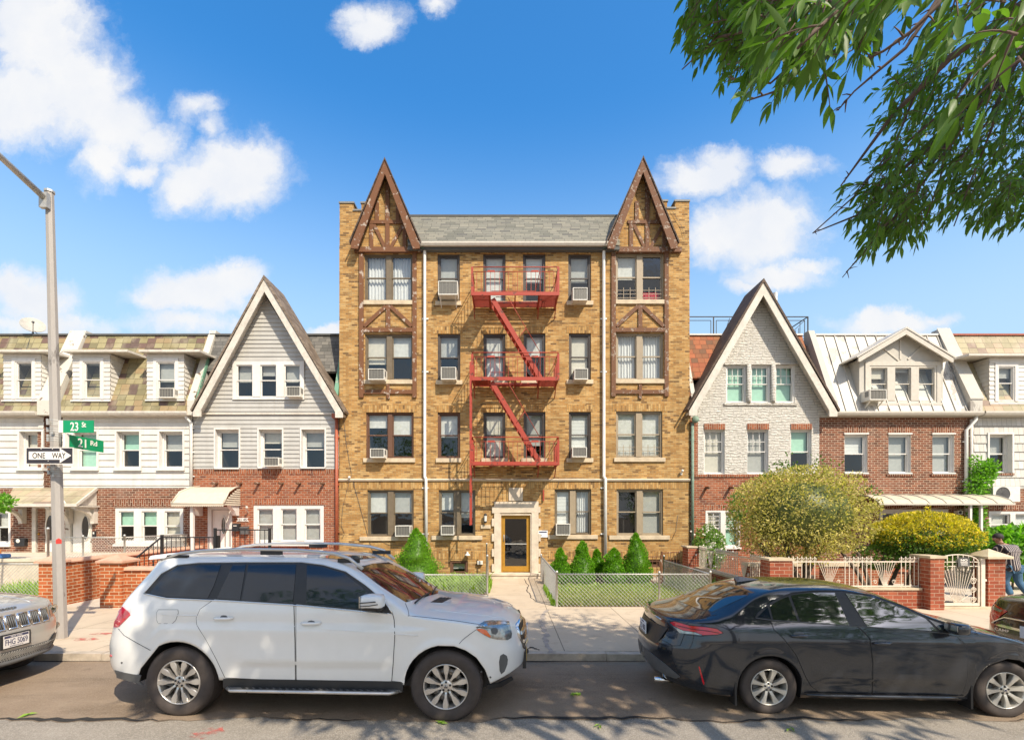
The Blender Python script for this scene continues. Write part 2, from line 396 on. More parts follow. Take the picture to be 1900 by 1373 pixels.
M['room'] = plain('dim room', (.045,.04,.035), .9)  # near-black walls, the darkness indoors is put into the colour
M['glass'] = glass_pane('window glass')
M['darkglass'] = glass_pane('dark door glass', (.35,.36,.36), 2.0)
M['blind'] = plain('roller blind', (.56,.545,.50), .8, var=.12)
M['blindgrey'] = plain('grey blind', (.38,.37,.34), .8, var=.08)
M['blindgreen'] = plain('green blind', (.36,.58,.44), .8, var=.08)
M['blindwarm'] = plain('tan blind', (.56,.51,.42), .8, var=.08)
def slatblind(name, a, b_, h=.05):
    m, t, b = mat(name); sp = t.new('ShaderNodeSeparateXYZ', {0: t.pos()})
    f = t.math('FRACT', t.math('DIVIDE', sp.outputs[2], h))
    t.l.new(t.mix(t.math('LESS_THAN', f, .28), a, b_), b.inputs['Base Color']); b.inputs['Roughness'].default_value = .6; return m
M['venetian'] = slatblind('venetian blind', (.72,.71,.67), (.36,.35,.33))
M['curtain'] = plain('white curtain', (.62,.61,.59), .9, var=.05)
M['redcloth'] = plain('red cloth', (.42,.01,.03), .8)
M['acwhite'] = plain('air conditioner case', (.66,.63,.56), .45, var=.08)
def grille(name, a, b_, h=.018):
    m, t, b = mat(name); sp = t.new('ShaderNodeSeparateXYZ', {0: t.pos()})
    f = t.math('MINIMUM', t.math('FRACT', t.math('DIVIDE', sp.outputs[2], h)), t.math('FRACT', t.math('DIVIDE', sp.outputs[0], h*1.6)))
    t.l.new(t.mix(t.math('LESS_THAN', f, .3), a, b_), b.inputs['Base Color']); b.inputs['Roughness'].default_value = .6
    b.inputs['Metallic'].default_value = .3; return m
M['acgrille'] = grille('air conditioner coil', (.20,.19,.165), (.09,.085,.075))
M['acbar'] = plain('grille bar', (.33,.31,.27), .5)
M['acdark'] = plain('louvre shadow gap', (.10,.095,.09), .7)
M['redmetal'] = peeling('rusty red painted iron', (.37,.045,.022), (.16,.042,.022), .60, 3.5, .6)
M['blackiron'] = plain('black painted iron', (.018,.017,.017), .45)
M['whiteiron'] = plain('cream painted iron', (.66,.57,.46), .55, var=.10)
M['galv'] = plain('galvanised steel', (.48,.46,.42), .5, .55, var=.15, scale=14)
M['pole'] = peeling('weathered pole steel', (.36,.325,.29), (.22,.19,.165), .60, 3, .6, (1, 1, .3))
M['downpipe'] = plain('white downpipe', (.72,.70,.65), .45, var=.06)
M['redpipe'] = plain('red brown downpipe', (.33,.085,.04), .5)
M['greenpipe'] = plain('verdigris downpipe', (.17,.24,.18), .7, var=.25)
M['gold'] = plain('gold anodised door frame', (.46,.235,.03), .4, .35, var=.1)
M['door_white'] = plain('white door', (.72,.68,.61), .4, var=.03)
M['signgreen'] = plain('street sign green', (.0,.26,.10), .4, var=.04)
M['signwhite'] = plain('sign white', (.80,.74,.66), .45, var=.04)
M['signblack'] = plain('sign black', (.03,.025,.03), .45)
M['black'] = plain('black plastic', (.016,.016,.017), .5)
M['greyplastic'] = plain('grey plastic', (.09,.088,.085), .5)
M['awning'] = plain('ivory awning sheet', (.52,.46,.36), .5, var=.06)
M['canopy'] = plain('cream canopy sheet', (.54,.47,.35), .4, var=.07)
M['tarred'] = plain('flat roof felt', (.10,.10,.095), .9)
M['concrete'] = plain('yard concrete', (.50,.43,.34), .85, var=.12, scale=2.5, bump=.002)
M['pinkpaint'] = plain('pink painted step', (.50,.24,.19), .8, var=.1)
M['dirt'] = plain('soil', (.14,.095,.055), .95, var=.3, bump=.01)

def asphalt(name, a, b_, agg, agg_amt, patch=None, tar=True):
    m, t, b = mat(name); p = t.pos()
    c = t.mix(t.ramp(t.noise(p, 1.1, 6, .6), [(.32, 0.0), (.68, 1.0)]), a, b_)
    st = t.ramp(t.noise(t.scale(p, .35, 1.6, 1), .9, 6, .65), [(.5, 0.0), (.72, 1.0)])
    c = t.mix(t.math('MULTIPLY', st, .7), c, tuple(x*.48 for x in a))
    s2 = t.ramp(t.noise(p, 3.1, 5, .7), [(.60, 0.0), (.68, 1.0)]); c = t.mix(t.math('MULTIPLY', s2, .35), c, tuple(x*.45 for x in a))
    s3 = t.ramp(t.noise(t.scale(p, .5, 2.4, 1), 1.7, 4, .6), [(.58, 0.0), (.75, 1.0)]); c = t.mix(t.math('MULTIPLY', s3, .4), c, agg)
    vo = t.new('ShaderNodeTexVoronoi', {'Vector': p, 'Scale': 95.0}); sp = t.math('GREATER_THAN', t.new('ShaderNodeSeparateColor', {0: vo.outputs['Color']}).outputs[0], .62)
    c = t.mix(t.math('MULTIPLY', sp, agg_amt), c, agg)
    fine = t.noise(p, 260, 2)
    c = t.mix(t.math('MULTIPLY', fine, .5), c, tuple(x*.5 for x in a))
    t.l.new(c, b.inputs['Base Color']); b.inputs['Roughness'].default_value = .9; b.inputs['Specular IOR Level'].default_value = .3
    t.l.new(t.bump(t.math('ADD', vo.outputs['Distance'], fine), .006), b.inputs['Normal']); return m
M['road_old'] = asphalt('worn asphalt', (.29,.25,.20), (.41,.355,.29), (.56,.49,.40), .5)
M['road_new'] = asphalt('resurfaced asphalt', (.27,.192,.127), (.37,.275,.19), (.45,.36,.26), .3)
M['tar'] = asphalt('tar seam', (.03,.027,.025), (.05,.045,.04), (.12,.11,.10), .2)
def pavement():
    m, t, b = mat('pavement concrete'); p = t.pos(); sp = t.new('ShaderNodeSeparateXYZ', {0: p})
    jx = t.math('LESS_THAN', t.math('ABSOLUTE', t.math('SUBTRACT', t.math('FRACT', t.math('DIVIDE', t.math('ADD', sp.outputs[0], 20.0-.41+.0), 1.52)), .5)), .0045)
    jy = t.math('LESS_THAN', t.math('ABSOLUTE', t.math('SUBTRACT', t.math('FRACT', t.math('DIVIDE', t.math('SUBTRACT', sp.outputs[1], 8.39), 1.9)), .5)), .003)
    j = t.math('MAXIMUM', jx, jy)
    col = t.math('FLOOR', t.math('ADD', t.math('DIVIDE', t.math('ADD', sp.outputs[0], 19.865), 1.5), .5)); row = t.math('FLOOR', t.math('ADD', t.math('DIVIDE', t.math('SUBTRACT', sp.outputs[1], 8.39), 1.9), .5))
    wn = t.new('ShaderNodeTexWhiteNoise', {'Vector': t.new('ShaderNodeCombineXYZ', {0: col, 1: row}).outputs[0]}, noise_dimensions='3D')
    c = t.ramp(wn.outputs['Value'], [(0, (.52,.41,.28)), (.5, (.56,.45,.32)), (1, (.60,.485,.35))])
    c = t.mix(t.ramp(t.noise(p, 1.3, 6, .6), [(.38, .0), (.75, .45)]), c, (.36,.28,.195))
    c = t.mix(t.math('MULTIPLY', t.noise(p, 60, 3), .3), c, (.30,.24,.18))
    c = t.mix(t.math('MULTIPLY', t.ramp(t.noise(p, 3.3, 6, .7), [(.55, 0.0), (.66, 1.0)]), .3), c, (.27,.20,.135))
    sp2 = t.math('GREATER_THAN', t.noise(p, 17, 2), .72); c = t.mix(t.math('MULTIPLY', sp2, .5), c, (.2,.15,.11))
    c = t.mix(t.math('MULTIPLY', j, .8), c, (.11,.085,.06))
    t.l.new(c, b.inputs['Base Color']); b.inputs['Roughness'].default_value = .9
    t.l.new(t.bump(t.math('SUBTRACT', t.math('MULTIPLY', t.noise(p, 80, 3), .3), j), .005), b.inputs['Normal']); return m
M['pavement'] = pavement()
M['kerb'] = plain('kerb concrete', (.42,.35,.27), .9, var=.25, scale=6, bump=.006)
M['patch'] = plain('crack repair mortar', (.34,.285,.235), .9, var=.2)
def leaf(name, top, under, trans=.45, rough=.45, var=.35, tip=None, tipamt=.5):
    m, t, b = mat(name)
    oi = t.new('ShaderNodeNewGeometry'); r = oi.outputs['Random Per Island']
    c = t.mix(t.ramp(r, [(0, 0.0), (1, 1.0)]), tuple(x*(1-var) for x in top), tuple(x*(1+var) for x in top))
    if tip: c = t.mix(t.math('GREATER_THAN', r, 1-tipamt), c, t.mix(t.math('FRACT', t.math('MULTIPLY', r, 37.0)), tip, tuple(x*.65 for x in tip)))
    c2 = t.mix(oi.outputs['Backfacing'], c, t.mix(.6, c, under))
    t.l.new(c2, b.inputs['Base Color']); b.inputs['Roughness'].default_value = rough; b.inputs['Specular IOR Level'].default_value = .35
    tl = t.new('ShaderNodeBsdfTranslucent'); t.l.new(t.mix(1.0, c, (1.2, 1.45, .5), 'MULTIPLY'), tl.inputs['Color'])
    mx = t.new('ShaderNodeMixShader', {0: trans, 1: b.outputs[0], 2: tl.outputs[0]})
    t.l.new(mx.outputs[0], t.n['Material Output'].inputs[0]); return m
M['leaf'] = leaf('ash leaf', (.10,.185,.028), (.17,.24,.09), .5)
M['leaf_yellow'] = leaf('golden euonymus leaf', (.42,.38,.025), (.2,.22,.1), .4, tip=(.84,.64,.035), tipamt=.8)
M['leaf_varieg'] = leaf('variegated leaf', (.34,.30,.07), (.3,.28,.15), .4, tip=(.76,.62,.20), tipamt=.68)
M['leaf_spruce'] = leaf('spruce needles', (.16,.36,.012), (.1,.17,.03), .4, var=.45)
M['leaf_rose'] = leaf('rose leaf', (.17,.30,.05), (.2,.28,.1), .45, tip=(.5,.55,.3), tipamt=.10)
M['leaf_fig'] = leaf('broad leaf', (.17,.36,.03), (.2,.35,.1), .5)
M['grassblade'] = leaf('grass blade', (.30,.38,.05), (.3,.34,.1), .45, var=.35, tip=(.55,.47,.14), tipamt=.22)
M['weed'] = leaf('lawn weed', (.26,.42,.03), (.3,.4,.1), .45, var=.35)
M['flower'] = plain('white petals', (.75,.70,.62), .7)
M['bark'] = plain('bark', (.10,.075,.055), .9, var=.35, scale=12, bump=.006)
M['twig'] = plain('twig bark', (.13,.085,.065), .85, var=.25, scale=20)
# vehicles
M['paint_white'] = car_paint('white car paint', (.78,.76,.72), 0, .3, dust_amt=.07)
M['paint_dark'] = car_paint('charcoal car paint', (.022,.025,.032), .35, .15, dust_amt=.015)
M['paint_black'] = car_paint('black car paint', (.005,.005,.005), 0, .2, dust_amt=.05)
M['paint_silver'] = car_paint('silver car paint', (.52,.505,.475), .55, .28, dust_amt=.10)
M['tint'] = plain('tinted car glass', (.010,.015,.024), .06, var=.02, spec=.5, coat=.35)
M['carglass'] = plain('car glass', (.014,.017,.015), .05, var=.02, spec=.8, coat=.8); M['carglass'].node_tree.nodes['Principled BSDF'].inputs['IOR'].default_value = 1.8
M['rubber'] = plain('tyre rubber', (.055,.042,.035), .8, var=.25, scale=8, bump=.002)
M['alloy'] = plain('alloy rim', (.62,.58,.53), .3, .75, var=.06)
M['alloy_grey'] = plain('painted rim', (.58,.55,.49), .35, .6, var=.05)
M['chrome'] = plain('chrome', (.75,.73,.70), .12, 1.0, var=.03)
M['trim'] = plain('black car trim', (.022,.021,.021), .45, var=.15)
M['greytrim'] = plain('grey plastic trim', (.10,.098,.095), .6, var=.15)
M['redlamp'] = plain('red lamp lens', (.55,.006,.012), .08, var=.12, scale=30, coat=1.0)
M['clearlamp'] = plain('clear lamp lens', (.34,.33,.30), .08, .6, var=.35, scale=22, coat=1.0)
M['amber'] = plain('amber lens', (.75,.12,.008), .15, var=.1, coat=1.0)
M['plate'] = plain('number plate', (.70,.64,.58), .45, var=.04)
M['platewhite'] = plain('white number plate', (.72,.74,.76), .45, var=.04)
M['plateblue'] = plain('plate ink', (.05,.05,.10), .5)
M['disc'] = plain('brake disc', (.20,.18,.16), .4, .8)
# person
M['skin'] = plain('skin', (.36,.18,.11), .55, var=.08)
M['hair'] = plain('dark hair', (.025,.018,.014), .7, var=.3, scale=40, bump=.004)
M['jeans'] = plain('blue denim', (.045,.11,.19), .85, var=.4, scale=7, bump=.003)
def striped():
    m, t, b = mat('striped shirt'); p = t.obj(); sp = t.new('ShaderNodeSeparateXYZ', {0: p})
    u = t.math('ADD', sp.outputs[0], t.math('MULTIPLY', t.math('SUBTRACT', t.noise(p, 5, 3), .5), .03))
    f = t.math('FRACT', t.math('DIVIDE', u, .052)); s1 = t.math('LESS_THAN', f, .2)
    t.l.new(t.mix(s1, (.03,.025,.032), (.62,.52,.45)), b.inputs['Base Color']); b.inputs['Roughness'].default_value = .85; return m
M['shirt'] = striped()
# ================================================================ ground
mb = MB(); mb.poly([(-900,-900,-.06),(900,-900,-.06),(900,900,-.06),(-900,900,-.06)]); structure('ground', mb, M['dirt'])
mb = MB(); mb.poly([(-150,-3.2,0),(150,-3.2,0),(150,7.62,0),(-150,7.62,0)]); structure('road', mb, M['road_old'])
# newer strip of asphalt along the kerb, its edge ragged
rg = random.Random(3); xs = [-150,-40]+[-14+.11*i for i in range(300)]+[40,150]
def edge_y(x): return 5.43+.035*math.sin(x*1.7)+.03*math.sin(x*4.1+1)+rg.uniform(-.035, .035)+(0.0 if abs(x) > 20 else 0)
ey = [edge_y(x) for x in xs]
mb = MB()
for i in range(len(xs)-1): mb.poly([(xs[i],ey[i],.005),(xs[i+1],ey[i+1],.005),(xs[i+1],7.62,.005),(xs[i],7.62,.005)])
structure('asphalt_strip', mb, M['road_new'])
mb = MB()
for i in range(2, len(xs)-3):
    w0 = max(0, .02+.035*math.sin(xs[i]*2.3)+.03*math.sin(xs[i]*.9)); w1 = max(0, .02+.035*math.sin(xs[i+1]*2.3)+.03*math.sin(xs[i+1]*.9))
    if w0+w1 > 0: mb.poly([(xs[i],ey[i]+.01,.009),(xs[i+1],ey[i+1]+.01,.009),(xs[i+1],ey[i+1]+.01+w1,.009),(xs[i],ey[i]+.01+w0,.009)])
structure('tar_seam', mb, M['tar'])
mb = MB()
for i in range(2, len(xs)-3):
    q = [7.617-.012-.05*max(0, math.sin(x*1.3+.5)*math.sin(x*3.7)) for x in (xs[i], xs[i+1])]; mb.poly([(xs[i],q[0],.009),(xs[i+1],q[1],.009),(xs[i+1],7.619,.009),(xs[i],7.619,.009)])
structure('gutter_dirt', mb, M['tar'])
# pavement slab, kerb
mb = MB(); mb.box(-150,150,7.78,11.5,-.05,.12); structure('sidewalk', mb, M['pavement'])
mb = MB(); x = -40.0
while x < 40:
    l = rg.uniform(2.0, 3.2); mb.box(x+.004, x+l-.004, 7.62+rg.uniform(-.006,.006), 7.777, -.05, .118+rg.uniform(-.004,.003)); x += l
structure('kerb', mb, M['kerb'])
mb = MB(); mb.box(-150,150,-6.5,-3.2,-.05,.12); structure('sidewalk', mb, M['pavement'])
# repaired crack running over the pavement to the entry path, and cracks in the path
def ribbon(mb, pts, w, z, seed=1):
    r = random.Random(seed); P = []
    for (a, b) in zip(pts[:-1], pts[1:]):
        for k in range(6): P.append((a[0]+(b[0]-a[0])*k/6+r.uniform(-.03,.03), a[1]+(b[1]-a[1])*k/6))
    P.append(pts[-1]); W = [w*r.uniform(.55, 1.3) for _ in P]
    for i in range(len(P)-1):
        mb.poly([(P[i][0]-W[i],P[i][1],z),(P[i+1][0]-W[i+1],P[i+1][1],z),(P[i+1][0]+W[i+1],P[i+1][1],z),(P[i][0]+W[i],P[i][1],z)][::-1])
def g(u, v, z=.12): d = (H-z)*F/(v-V0); return ((u-U0)/F*d, d)
mb = MB(); ribbon(mb, [g(1022,1211),g(1012,1190),g(1014,1175),g(1004,1156),g(1008,1142),g(1016,1131)], .045, .125)
structure('crack_repair', mb, M['patch'])
mb = MB(); ribbon(mb, [(.62,16.4),(.66,15),(.60,14),(.63,12.9),(.72,12.2)], .012, .130, 4); ribbon(mb, [(.75,12.25),(1.1,12.05)], .012, .130, 5)
ribbon(mb, [g(975,1212),g(985,1200),g(1000,1206)], .02, .125, 6)
structure('crack', mb, M['tar'])
# yards: entry path, lawns' soil, side yards of concrete
mb = MB(); mb.box(-.50,1.17,11.5,16.62,-.05,.126); structure('path', mb, M['pavement'])
mb = MB(); mb.box(-5.9,-.52,13.2,17.0,-.05,.13); mb.box(1.2,4.83,11.52,17.0,-.05,.13); structure('yard_soil', mb, M['dirt'])
mb = MB(); mb.box(-5.9,-.52,11.5,13.2,-.05,.122); mb.box(-60,-5.9,11.5,17.0,-.05,.122); mb.box(4.83,60,11.5,17.0,-.05,.122); structure('yard_paving', mb, M['concrete'])
# pink sprayed utility marks
def blob(mb, c, rx, ry, z, seed):
    r = random.Random(seed); mb.poly([(c[0]+rx*math.cos(a)*r.uniform(.6,1.2), c[1]+ry*math.sin(a)*r.uniform(.6,1.2), z) for a in [k*math.pi/9 for k in range(18)]])
m_, t_, b_ = mat('red sprayed paint'); b_.inputs['Base Color'].default_value = (.55,.12,.09,1); b_.inputs['Roughness'].default_value = .9
tr_ = t_.new('ShaderNodeBsdfTransparent'); mx_ = t_.new('ShaderNodeMixShader', {0: t_.math('MULTIPLY', t_.ramp(t_.noise(t_.pos(), 9, 5), [(.42, 0.0), (.62, 1.0)]), .75), 1: tr_.outputs[0], 2: b_.outputs[0]}); t_.l.new(mx_.outputs[0], t_.n['Material Output'].inputs[0])
mb = MB(); blob(mb, g(385,1360,0), .16, .16, .006, 1); blob(mb, g(158,1186), .22, .12, .126, 2); blob(mb, g(195,1176), .3, .1, .1265, 9)
structure('spray_mark', mb, m_)
# grass
def blades(name, rects, n, hmin, hmax, w, m, seed, label, cat, z=.13, curl=.5):
    r = random.Random(seed); mb = MB()
    A = [abs((q[1]-q[0])*(q[3]-q[2])) for q in rects]
    for i in range(n):
        q = r.choices(rects, A)[0]; x, y = r.uniform(q[0], q[1]), r.uniform(q[2], q[3]); h = r.uniform(hmin, hmax); a = r.uniform(0, 6.283)
        dx, dy = math.cos(a), math.sin(a); wx, wy = -dy*w*r.uniform(.6,1.3), dx*w*r.uniform(.6,1.3); c = curl*h*r.uniform(.2, 1.2)
        mb.add([(x-wx,y-wy,z-.01),(x+wx,y+wy,z-.01),(x+wx*.8+dx*c*.35,y+wy*.8+dy*c*.35,z+h*.6),(x-wx*.8+dx*c*.35,y-wy*.8+dy*c*.35,z+h*.6),(x+dx*c,y+dy*c,z+h)], [(0,1,2,3),(3,2,4)])
    return tag(mb.build(name, m), label, cat, kind='stuff')
blades('grass', [(1.22,4.8,11.56,14.4)], 15000, .05, .17, .008, M['grassblade'], 1, 'rough lawn behind the chain link fence right of the path', 'grass')
blades('lawn_weeds', [(1.25,4.7,13.2,15.0),(1.2,1.35,11.6,15.5)], 1700, .05, .16, .03, M['weed'], 2, 'broad leafed weeds along the shrubs right of the path', 'weeds')
blades('ground_cover', [(-5.8,-.6,13.35,15.9)], 6500, .10, .34, .035, M['weed'], 3, 'leafy green ground cover in the yard left of the path', 'ground cover', curl=.9)
blades('path_weeds', [(1.08,1.2,11.6,14.5),(-.56,-.46,13.4,16)], 240, .04, .16, .02, M['weed'], 5, 'tufts of weeds along the path edges', 'weeds')
blades('yard_grass', [(-14.0,-11.2,11.9,14.5),(5.0,6.2,12.0,15.6)], 2600, .08, .4, .018, M['weed'], 6, 'tall grass in the narrow side yards by the brick pillars', 'grass')
# leaves dropped on the road
def fallen(name, u, v, label, seed, n=4):
    r = random.Random(seed); c = at(u, v, H*F/(v-V0)); mb = MB()
    for i in range(n):
        a = r.uniform(0, 6.28); x, y = c.x+r.uniform(-.05,.05), c.y+r.uniform(-.03,.03); d = Vector((math.cos(a), math.sin(a), 0)); s = Vector((-d.y, d.x, 0)); p = Vector((x, y, .012)); l = r.uniform(.04,.07); k = l*.3; up = Vector((0,0,.012))
        mb.add([p-d*l, p+s*k+up*2, p+d*l+up, p-s*k+up], [(0,1,2,3)])
    solo(name, mb, M['weed'], label, 'leaf litter')
fallen('fallen_leaves', 1070, 1291, 'small green sprig lying on the asphalt between the two cars', 1, 6)
fallen('fallen_leaves', 818, 1343, 'yellow green leaves by the front tyre of the white car', 2, 5)
fallen('fallen_leaves', 1468, 1354, 'single green leaf on the pale asphalt below the grey sedan', 3, 2)
fallen('fallen_leaves', 55, 1329, 'scattered yellowish leaves on the road below the silver car', 4, 4)
fallen('fallen_leaves', 1105, 1349, 'tiny pale leaf at the seam of the old asphalt', 5, 2)
# ================================================================ windows
def rect(u0, u1, v0, v1, d=YF): return (ux(u0,d), ux(u1,d), vz(v1,d), vz(v0,d))
def window(root, rc, y, rec=.14, mt='darkframe', n=1, casing=.055, mull=.12, sash=.04, meet=.5, blinds=None, sill=None, muntin=None, proud=0.0, mull_mt=None, label=None, curtain=None, bars=False, name='window', ratios=None, wall_cas=0.0):
    """casing + sashes (the part), with pane, blind / curtain and sill as its sub-parts. blinds: one (drop, material) per light"""
    x0, x1, z0, z1 = rc; mb = MB(); yf = y+rec-.07-proud; yb = y+rec+.05
    mats = [M[mt], M[mull_mt or mt]]
    c = casing
    mb.box(x0, x0+c, yf, yb, z0, z1); mb.box(x1-c, x1, yf, yb, z0, z1); mb.box(x0+c, x1-c, yf, yb, z1-c, z1); mb.box(x0+c, x1-c, yf, yb, z0, z0+c*.7)
    if wall_cas:                                   # flat boards round the opening, proud of the wall
        w = wall_cas
        mb.box(x0-w, x0-.002, y-.035, y+.03, z0-w*.3, z1+w); mb.box(x1+.002, x1+w, y-.035, y+.03, z0-w*.3, z1+w); mb.box(x0-.002, x1+.002, y-.035, y+.03, z1+.002, z1+w)
    L = []; W = x1-x0-2*c; rr = ratios or [1]*n; tot = W-mull*(n-1); x = x0+c
    for i in range(n):
        w = tot*rr[i]/sum(rr); L.append((x, x+w)); x += w
        if i < n-1: mb.box(x, x+mull, yf-.012, yb, z0+c*.7, z1-c, 1); x += mull
    pns = []; bl = {}; zb, zt = z0+c*.7, z1-c
    for i, (a, b) in enumerate(L):
        pn = MB(); pns.append(pn); mt_ = meet[i] if isinstance(meet, (list, tuple)) else meet
        zm = zb+(zt-zb)*mt_; s = sash; yu = yf+.035; yl = yf+.06
        for (p, q, r0, r1, yy) in ((a, b, zm, zt, yu), (a, b, zb, zm+s, yl)):
            mb.box(p, p+s, yy, yy+.03, r0, r1); mb.box(q-s, q, yy, yy+.03, r0, r1); mb.box(p+s, q-s, yy, yy+.03, r1-s, r1); mb.box(p+s, q-s, yy, yy+.03, r0, r0+s)
            pn.poly([(p+s,yy+.015,r0+s),(q-s,yy+.015,r0+s),(q-s,yy+.015,r1-s),(p+s,yy+.015,r1-s)])
        if muntin:
            nx, nz = muntin
            for k in range(1, nx): mb.box(a+(b-a)*k/nx-.009, a+(b-a)*k/nx+.009, yu+.004, yu+.026, zm+s, zt-s)
            for k in range(1, nz): mb.box(a+s, b-s, yu+.004, yu+.026, zm+(zt-zm)*k/nz-.009, zm+(zt-zm)*k/nz+.009)
        if blinds and blinds[i % len(blinds)]:
            dr, bm = blinds[i % len(blinds)]
            bl.setdefault(bm, []).append((a+.015, b-.015, zt-(zt-zb)*dr, zt-.005) if dr > 0 else (a+.03, b-.03, zb+.02, zb-(zt-zb)*dr))
        if bars:
            for k in range(3): mb.box(a+.02, b-.02, yf-.01, yf+.002, zb+.06+k*.13, zb+.075+k*.13)
            for k in (1, 2): mb.box(a+(b-a)*k/3-.008, a+(b-a)*k/3+.008, yf-.024, yf-.011, zb+.02, zb+.42)
    w_ = mb.build(name, mats, root)
    if label: w_['label'] = label
    for pn in pns: pn.build('pane', M['glass'], w_)
    for bm, rs in bl.items():
        for a, b, p, q in rs:
            bb = MB()
            if bm == 'curtain':
                K = 28; ph = random.uniform(0, 6)
                pts = [(a+(b-a)*k/K, yb+.06+.022*math.sin(k*1.35+ph)+.008*math.sin(k*2.9)) for k in range(K+1)]
                for k in range(K): bb.add([(pts[k][0],pts[k][1],p),(pts[k+1][0],pts[k+1][1],p),(pts[k+1][0],pts[k+1][1],q),(pts[k][0],pts[k][1],q)], [(0,1,2,3)], 0, True)
                bb.build('curtain', M['curtain'], w_)
            else:
                bb.box(a, b, yb+.03, yb+.036, p, q); bb.box(a, b, yb+.02, yb+.045, p-.012, p+.012)
                bb.build('blind', M[bm], w_)
    if sill:
        sx0, sx1, h, pr, sm = sill
        sb = MB(); sb.box(sx0, sx1, y-pr, y+.05, z0-h, z0-.004); sb.build('sill', M[sm], w_, bevel=.008)
    return w_
class Soldiers:
    def __init__(s): s.l = []
    def build(s, n, m, root):
        for a in s.l: b = MB(); b.box(*a); b.build(n, m, root)
def soldier(mb, x0, x1, z0, z1, y, mi=0): mb.l.append((x0, x1, y-.008, y+.05, z0, z1))

# ================================================================ apartment building
DK = 'a window unit'
apt = thing('apartment_building', 'four storey tan brick apartment building with two half timbered gables and a red fire escape', 'apartment building', (ux(955), YF, .12))
ZG = .12
eave = vz(456); wl, wr = ux(629.5), ux(1279.5)
BLD = [('blind'),]
cols = {}
A = []      # windows: (rect, kwargs)
def W(u0, u1, v0, v1, **k): A.append((rect(u0, u1, v0, v1), k))
S = lambda u0, u1: (ux(u0), ux(u1), .15, .06, 'sill')
# left bay
W(676,766,471,558, mt='olive', n=2, mull=.19, blinds=[(.97,'curtain')], sill=S(675,767))
W(677,767,620,705, mt='olive', n=2, mull=.19, blinds=[(.62,'blindwarm'),(.45,'blind')], sill=S(676,767))
W(679,767.5,765,850, mt='brownframe', n=2, mull=.15, blinds=[(.3,'blind'),(.47,'blind')], sill=S(674.5,770.5))
W(681.5,767.5,909,995, mt='olive', n=2, mull=.2, blinds=[(.48,'blind'),(.47,'blindgrey')], sill=S(668,771))
# column A
W(811.7,853,471,559.5, n=1, blinds=[(.7,'blindgrey')], sill=S(808,856), mt='darkframe', casing=.07)
W(812,854,619.5,706, n=1, blinds=[(.45,'blindgrey')], sill=S(809,858), casing=.07)
W(812,854,765,850, n=1, blinds=[(.52,'blind')], sill=S(809,856), mt='brownframe', casing=.07)
W(814,882,909,993.5, n=2, mull=.2, mt='olive', blinds=[(.42,'blind'),(.6,'blindgrey')], sill=S(801,895))
# columns B, C (fire escape)
W(896.5,938,471,560, blinds=[(.95,'blind')], casing=.07, sill=S(893,942)); W(897,938,619.5,705.5, blinds=[(.97,'blind')], casing=.07, sill=S(893,942)); W(897,938,765,850, blinds=[(.97,'blindwarm')], casing=.07, sill=S(893,942))
W(970.4,1012,471,560, blinds=[(.55,'venetian')], casing=.07, sill=S(967,1015)); W(971.5,1012,618.5,705, blinds=[(.45,'blind')], casing=.07, sill=S(967,1015)); W(971.5,1012,764,850, blinds=[(.72,'blindgrey')], casing=.07, sill=S(967,1015))
# column D
W(1054.5,1096.5,471,559, blinds=[(.55,'blindgrey')], casing=.07, sill=S(1051,1100.5)); W(1055.5,1096.5,618.5,705, blinds=[(.97,'blindwarm')], casing=.07, sill=S(1051,1100.5)); W(1055.5,1096.5,764,850, blinds=[(.97,'venetian')], casing=.07, sill=S(1051,1100.5))
W(1029,1097,907.5,992, n=2, mull=.2, mt='olive', mull_mt='beigeframe', blinds=[(.97,'venetian'),(.97,'curtain')], bars=False, sill=S(1017,1109))
# right bay
W(1142.5,1232,470,557, mt='beigeframe', n=2, mull=.2, blinds=[(.5,'blind'),(-.2,'redcloth')], bars=True, sill=S(1142,1232))
W(1143,1231,618,704, mt='beigeframe', n=2, mull=.2, blinds=[(.97,'curtain')], sill=S(1142,1232))
W(1143,1229,763,849, mt='beigeframe', n=2, mull=.2, blinds=[(.97,'blind')], bars=True, sill=S(1139,1234))
W(1144,1230.5,907.5,993, mt='beigeframe', n=2, mull=.2, blinds=[None,(.97,'blindgrey')], sill=S(1130,1242))
basement = rect(835, 868, 1040, 1065); bsm2 = rect(1190, 1262, 1038, 1052); door = rect(930, 984, 956, 1061.5)
holes = [a[0] for a in A]+[basement, bsm2, door]
mb = MB()
wall(mb, [(wl,ZG-.2),(wr,ZG-.2),(wr,eave),(wl,eave)], holes, YF, depth=.17, mi=0, mi_in=1)
yb = YF+13
# crenellated side parapets and side / back walls
for (a, b, v) in ((629.5,655.5,374),(655.5,670,388),(670,690,374),(1221,1238.5,370.5),(1238.5,1253,384),(1253,1279.5,370.5)):
    mb.box(ux(a), ux(b)-.001, YF+.03, YF+.42, eave-.02, vz(v)-.06, 0)
for x, s in ((wl, 1), (wr, -1)): mb.prismx([(YF+.001,ZG-.2),(yb,ZG-.2),(yb,eave+.9),(YF+.421,eave+.9),(YF+.421,eave-.021),(YF+.001,eave-.021)], x, x+s*.3, 0)
mb.box(wl+.301, wr-.301, yb-.3, yb-.001, ZG, eave+.9, 0)
mb.build('wall', [M['ybrick'], M['room']], apt)
mb = MB()
for (a, b, v) in ((629.5,656,374),(655.5,670.5,388),(669.5,690,374),(1221,1239,370.5),(1238,1253.5,384),(1252.5,1279.5,370.5)):
    mb.box(ux(a)-.02, ux(b)+.02, YF-.0, YF+.45, vz(v)-.058, vz(v))
mb.build('coping', M['lead'], apt)
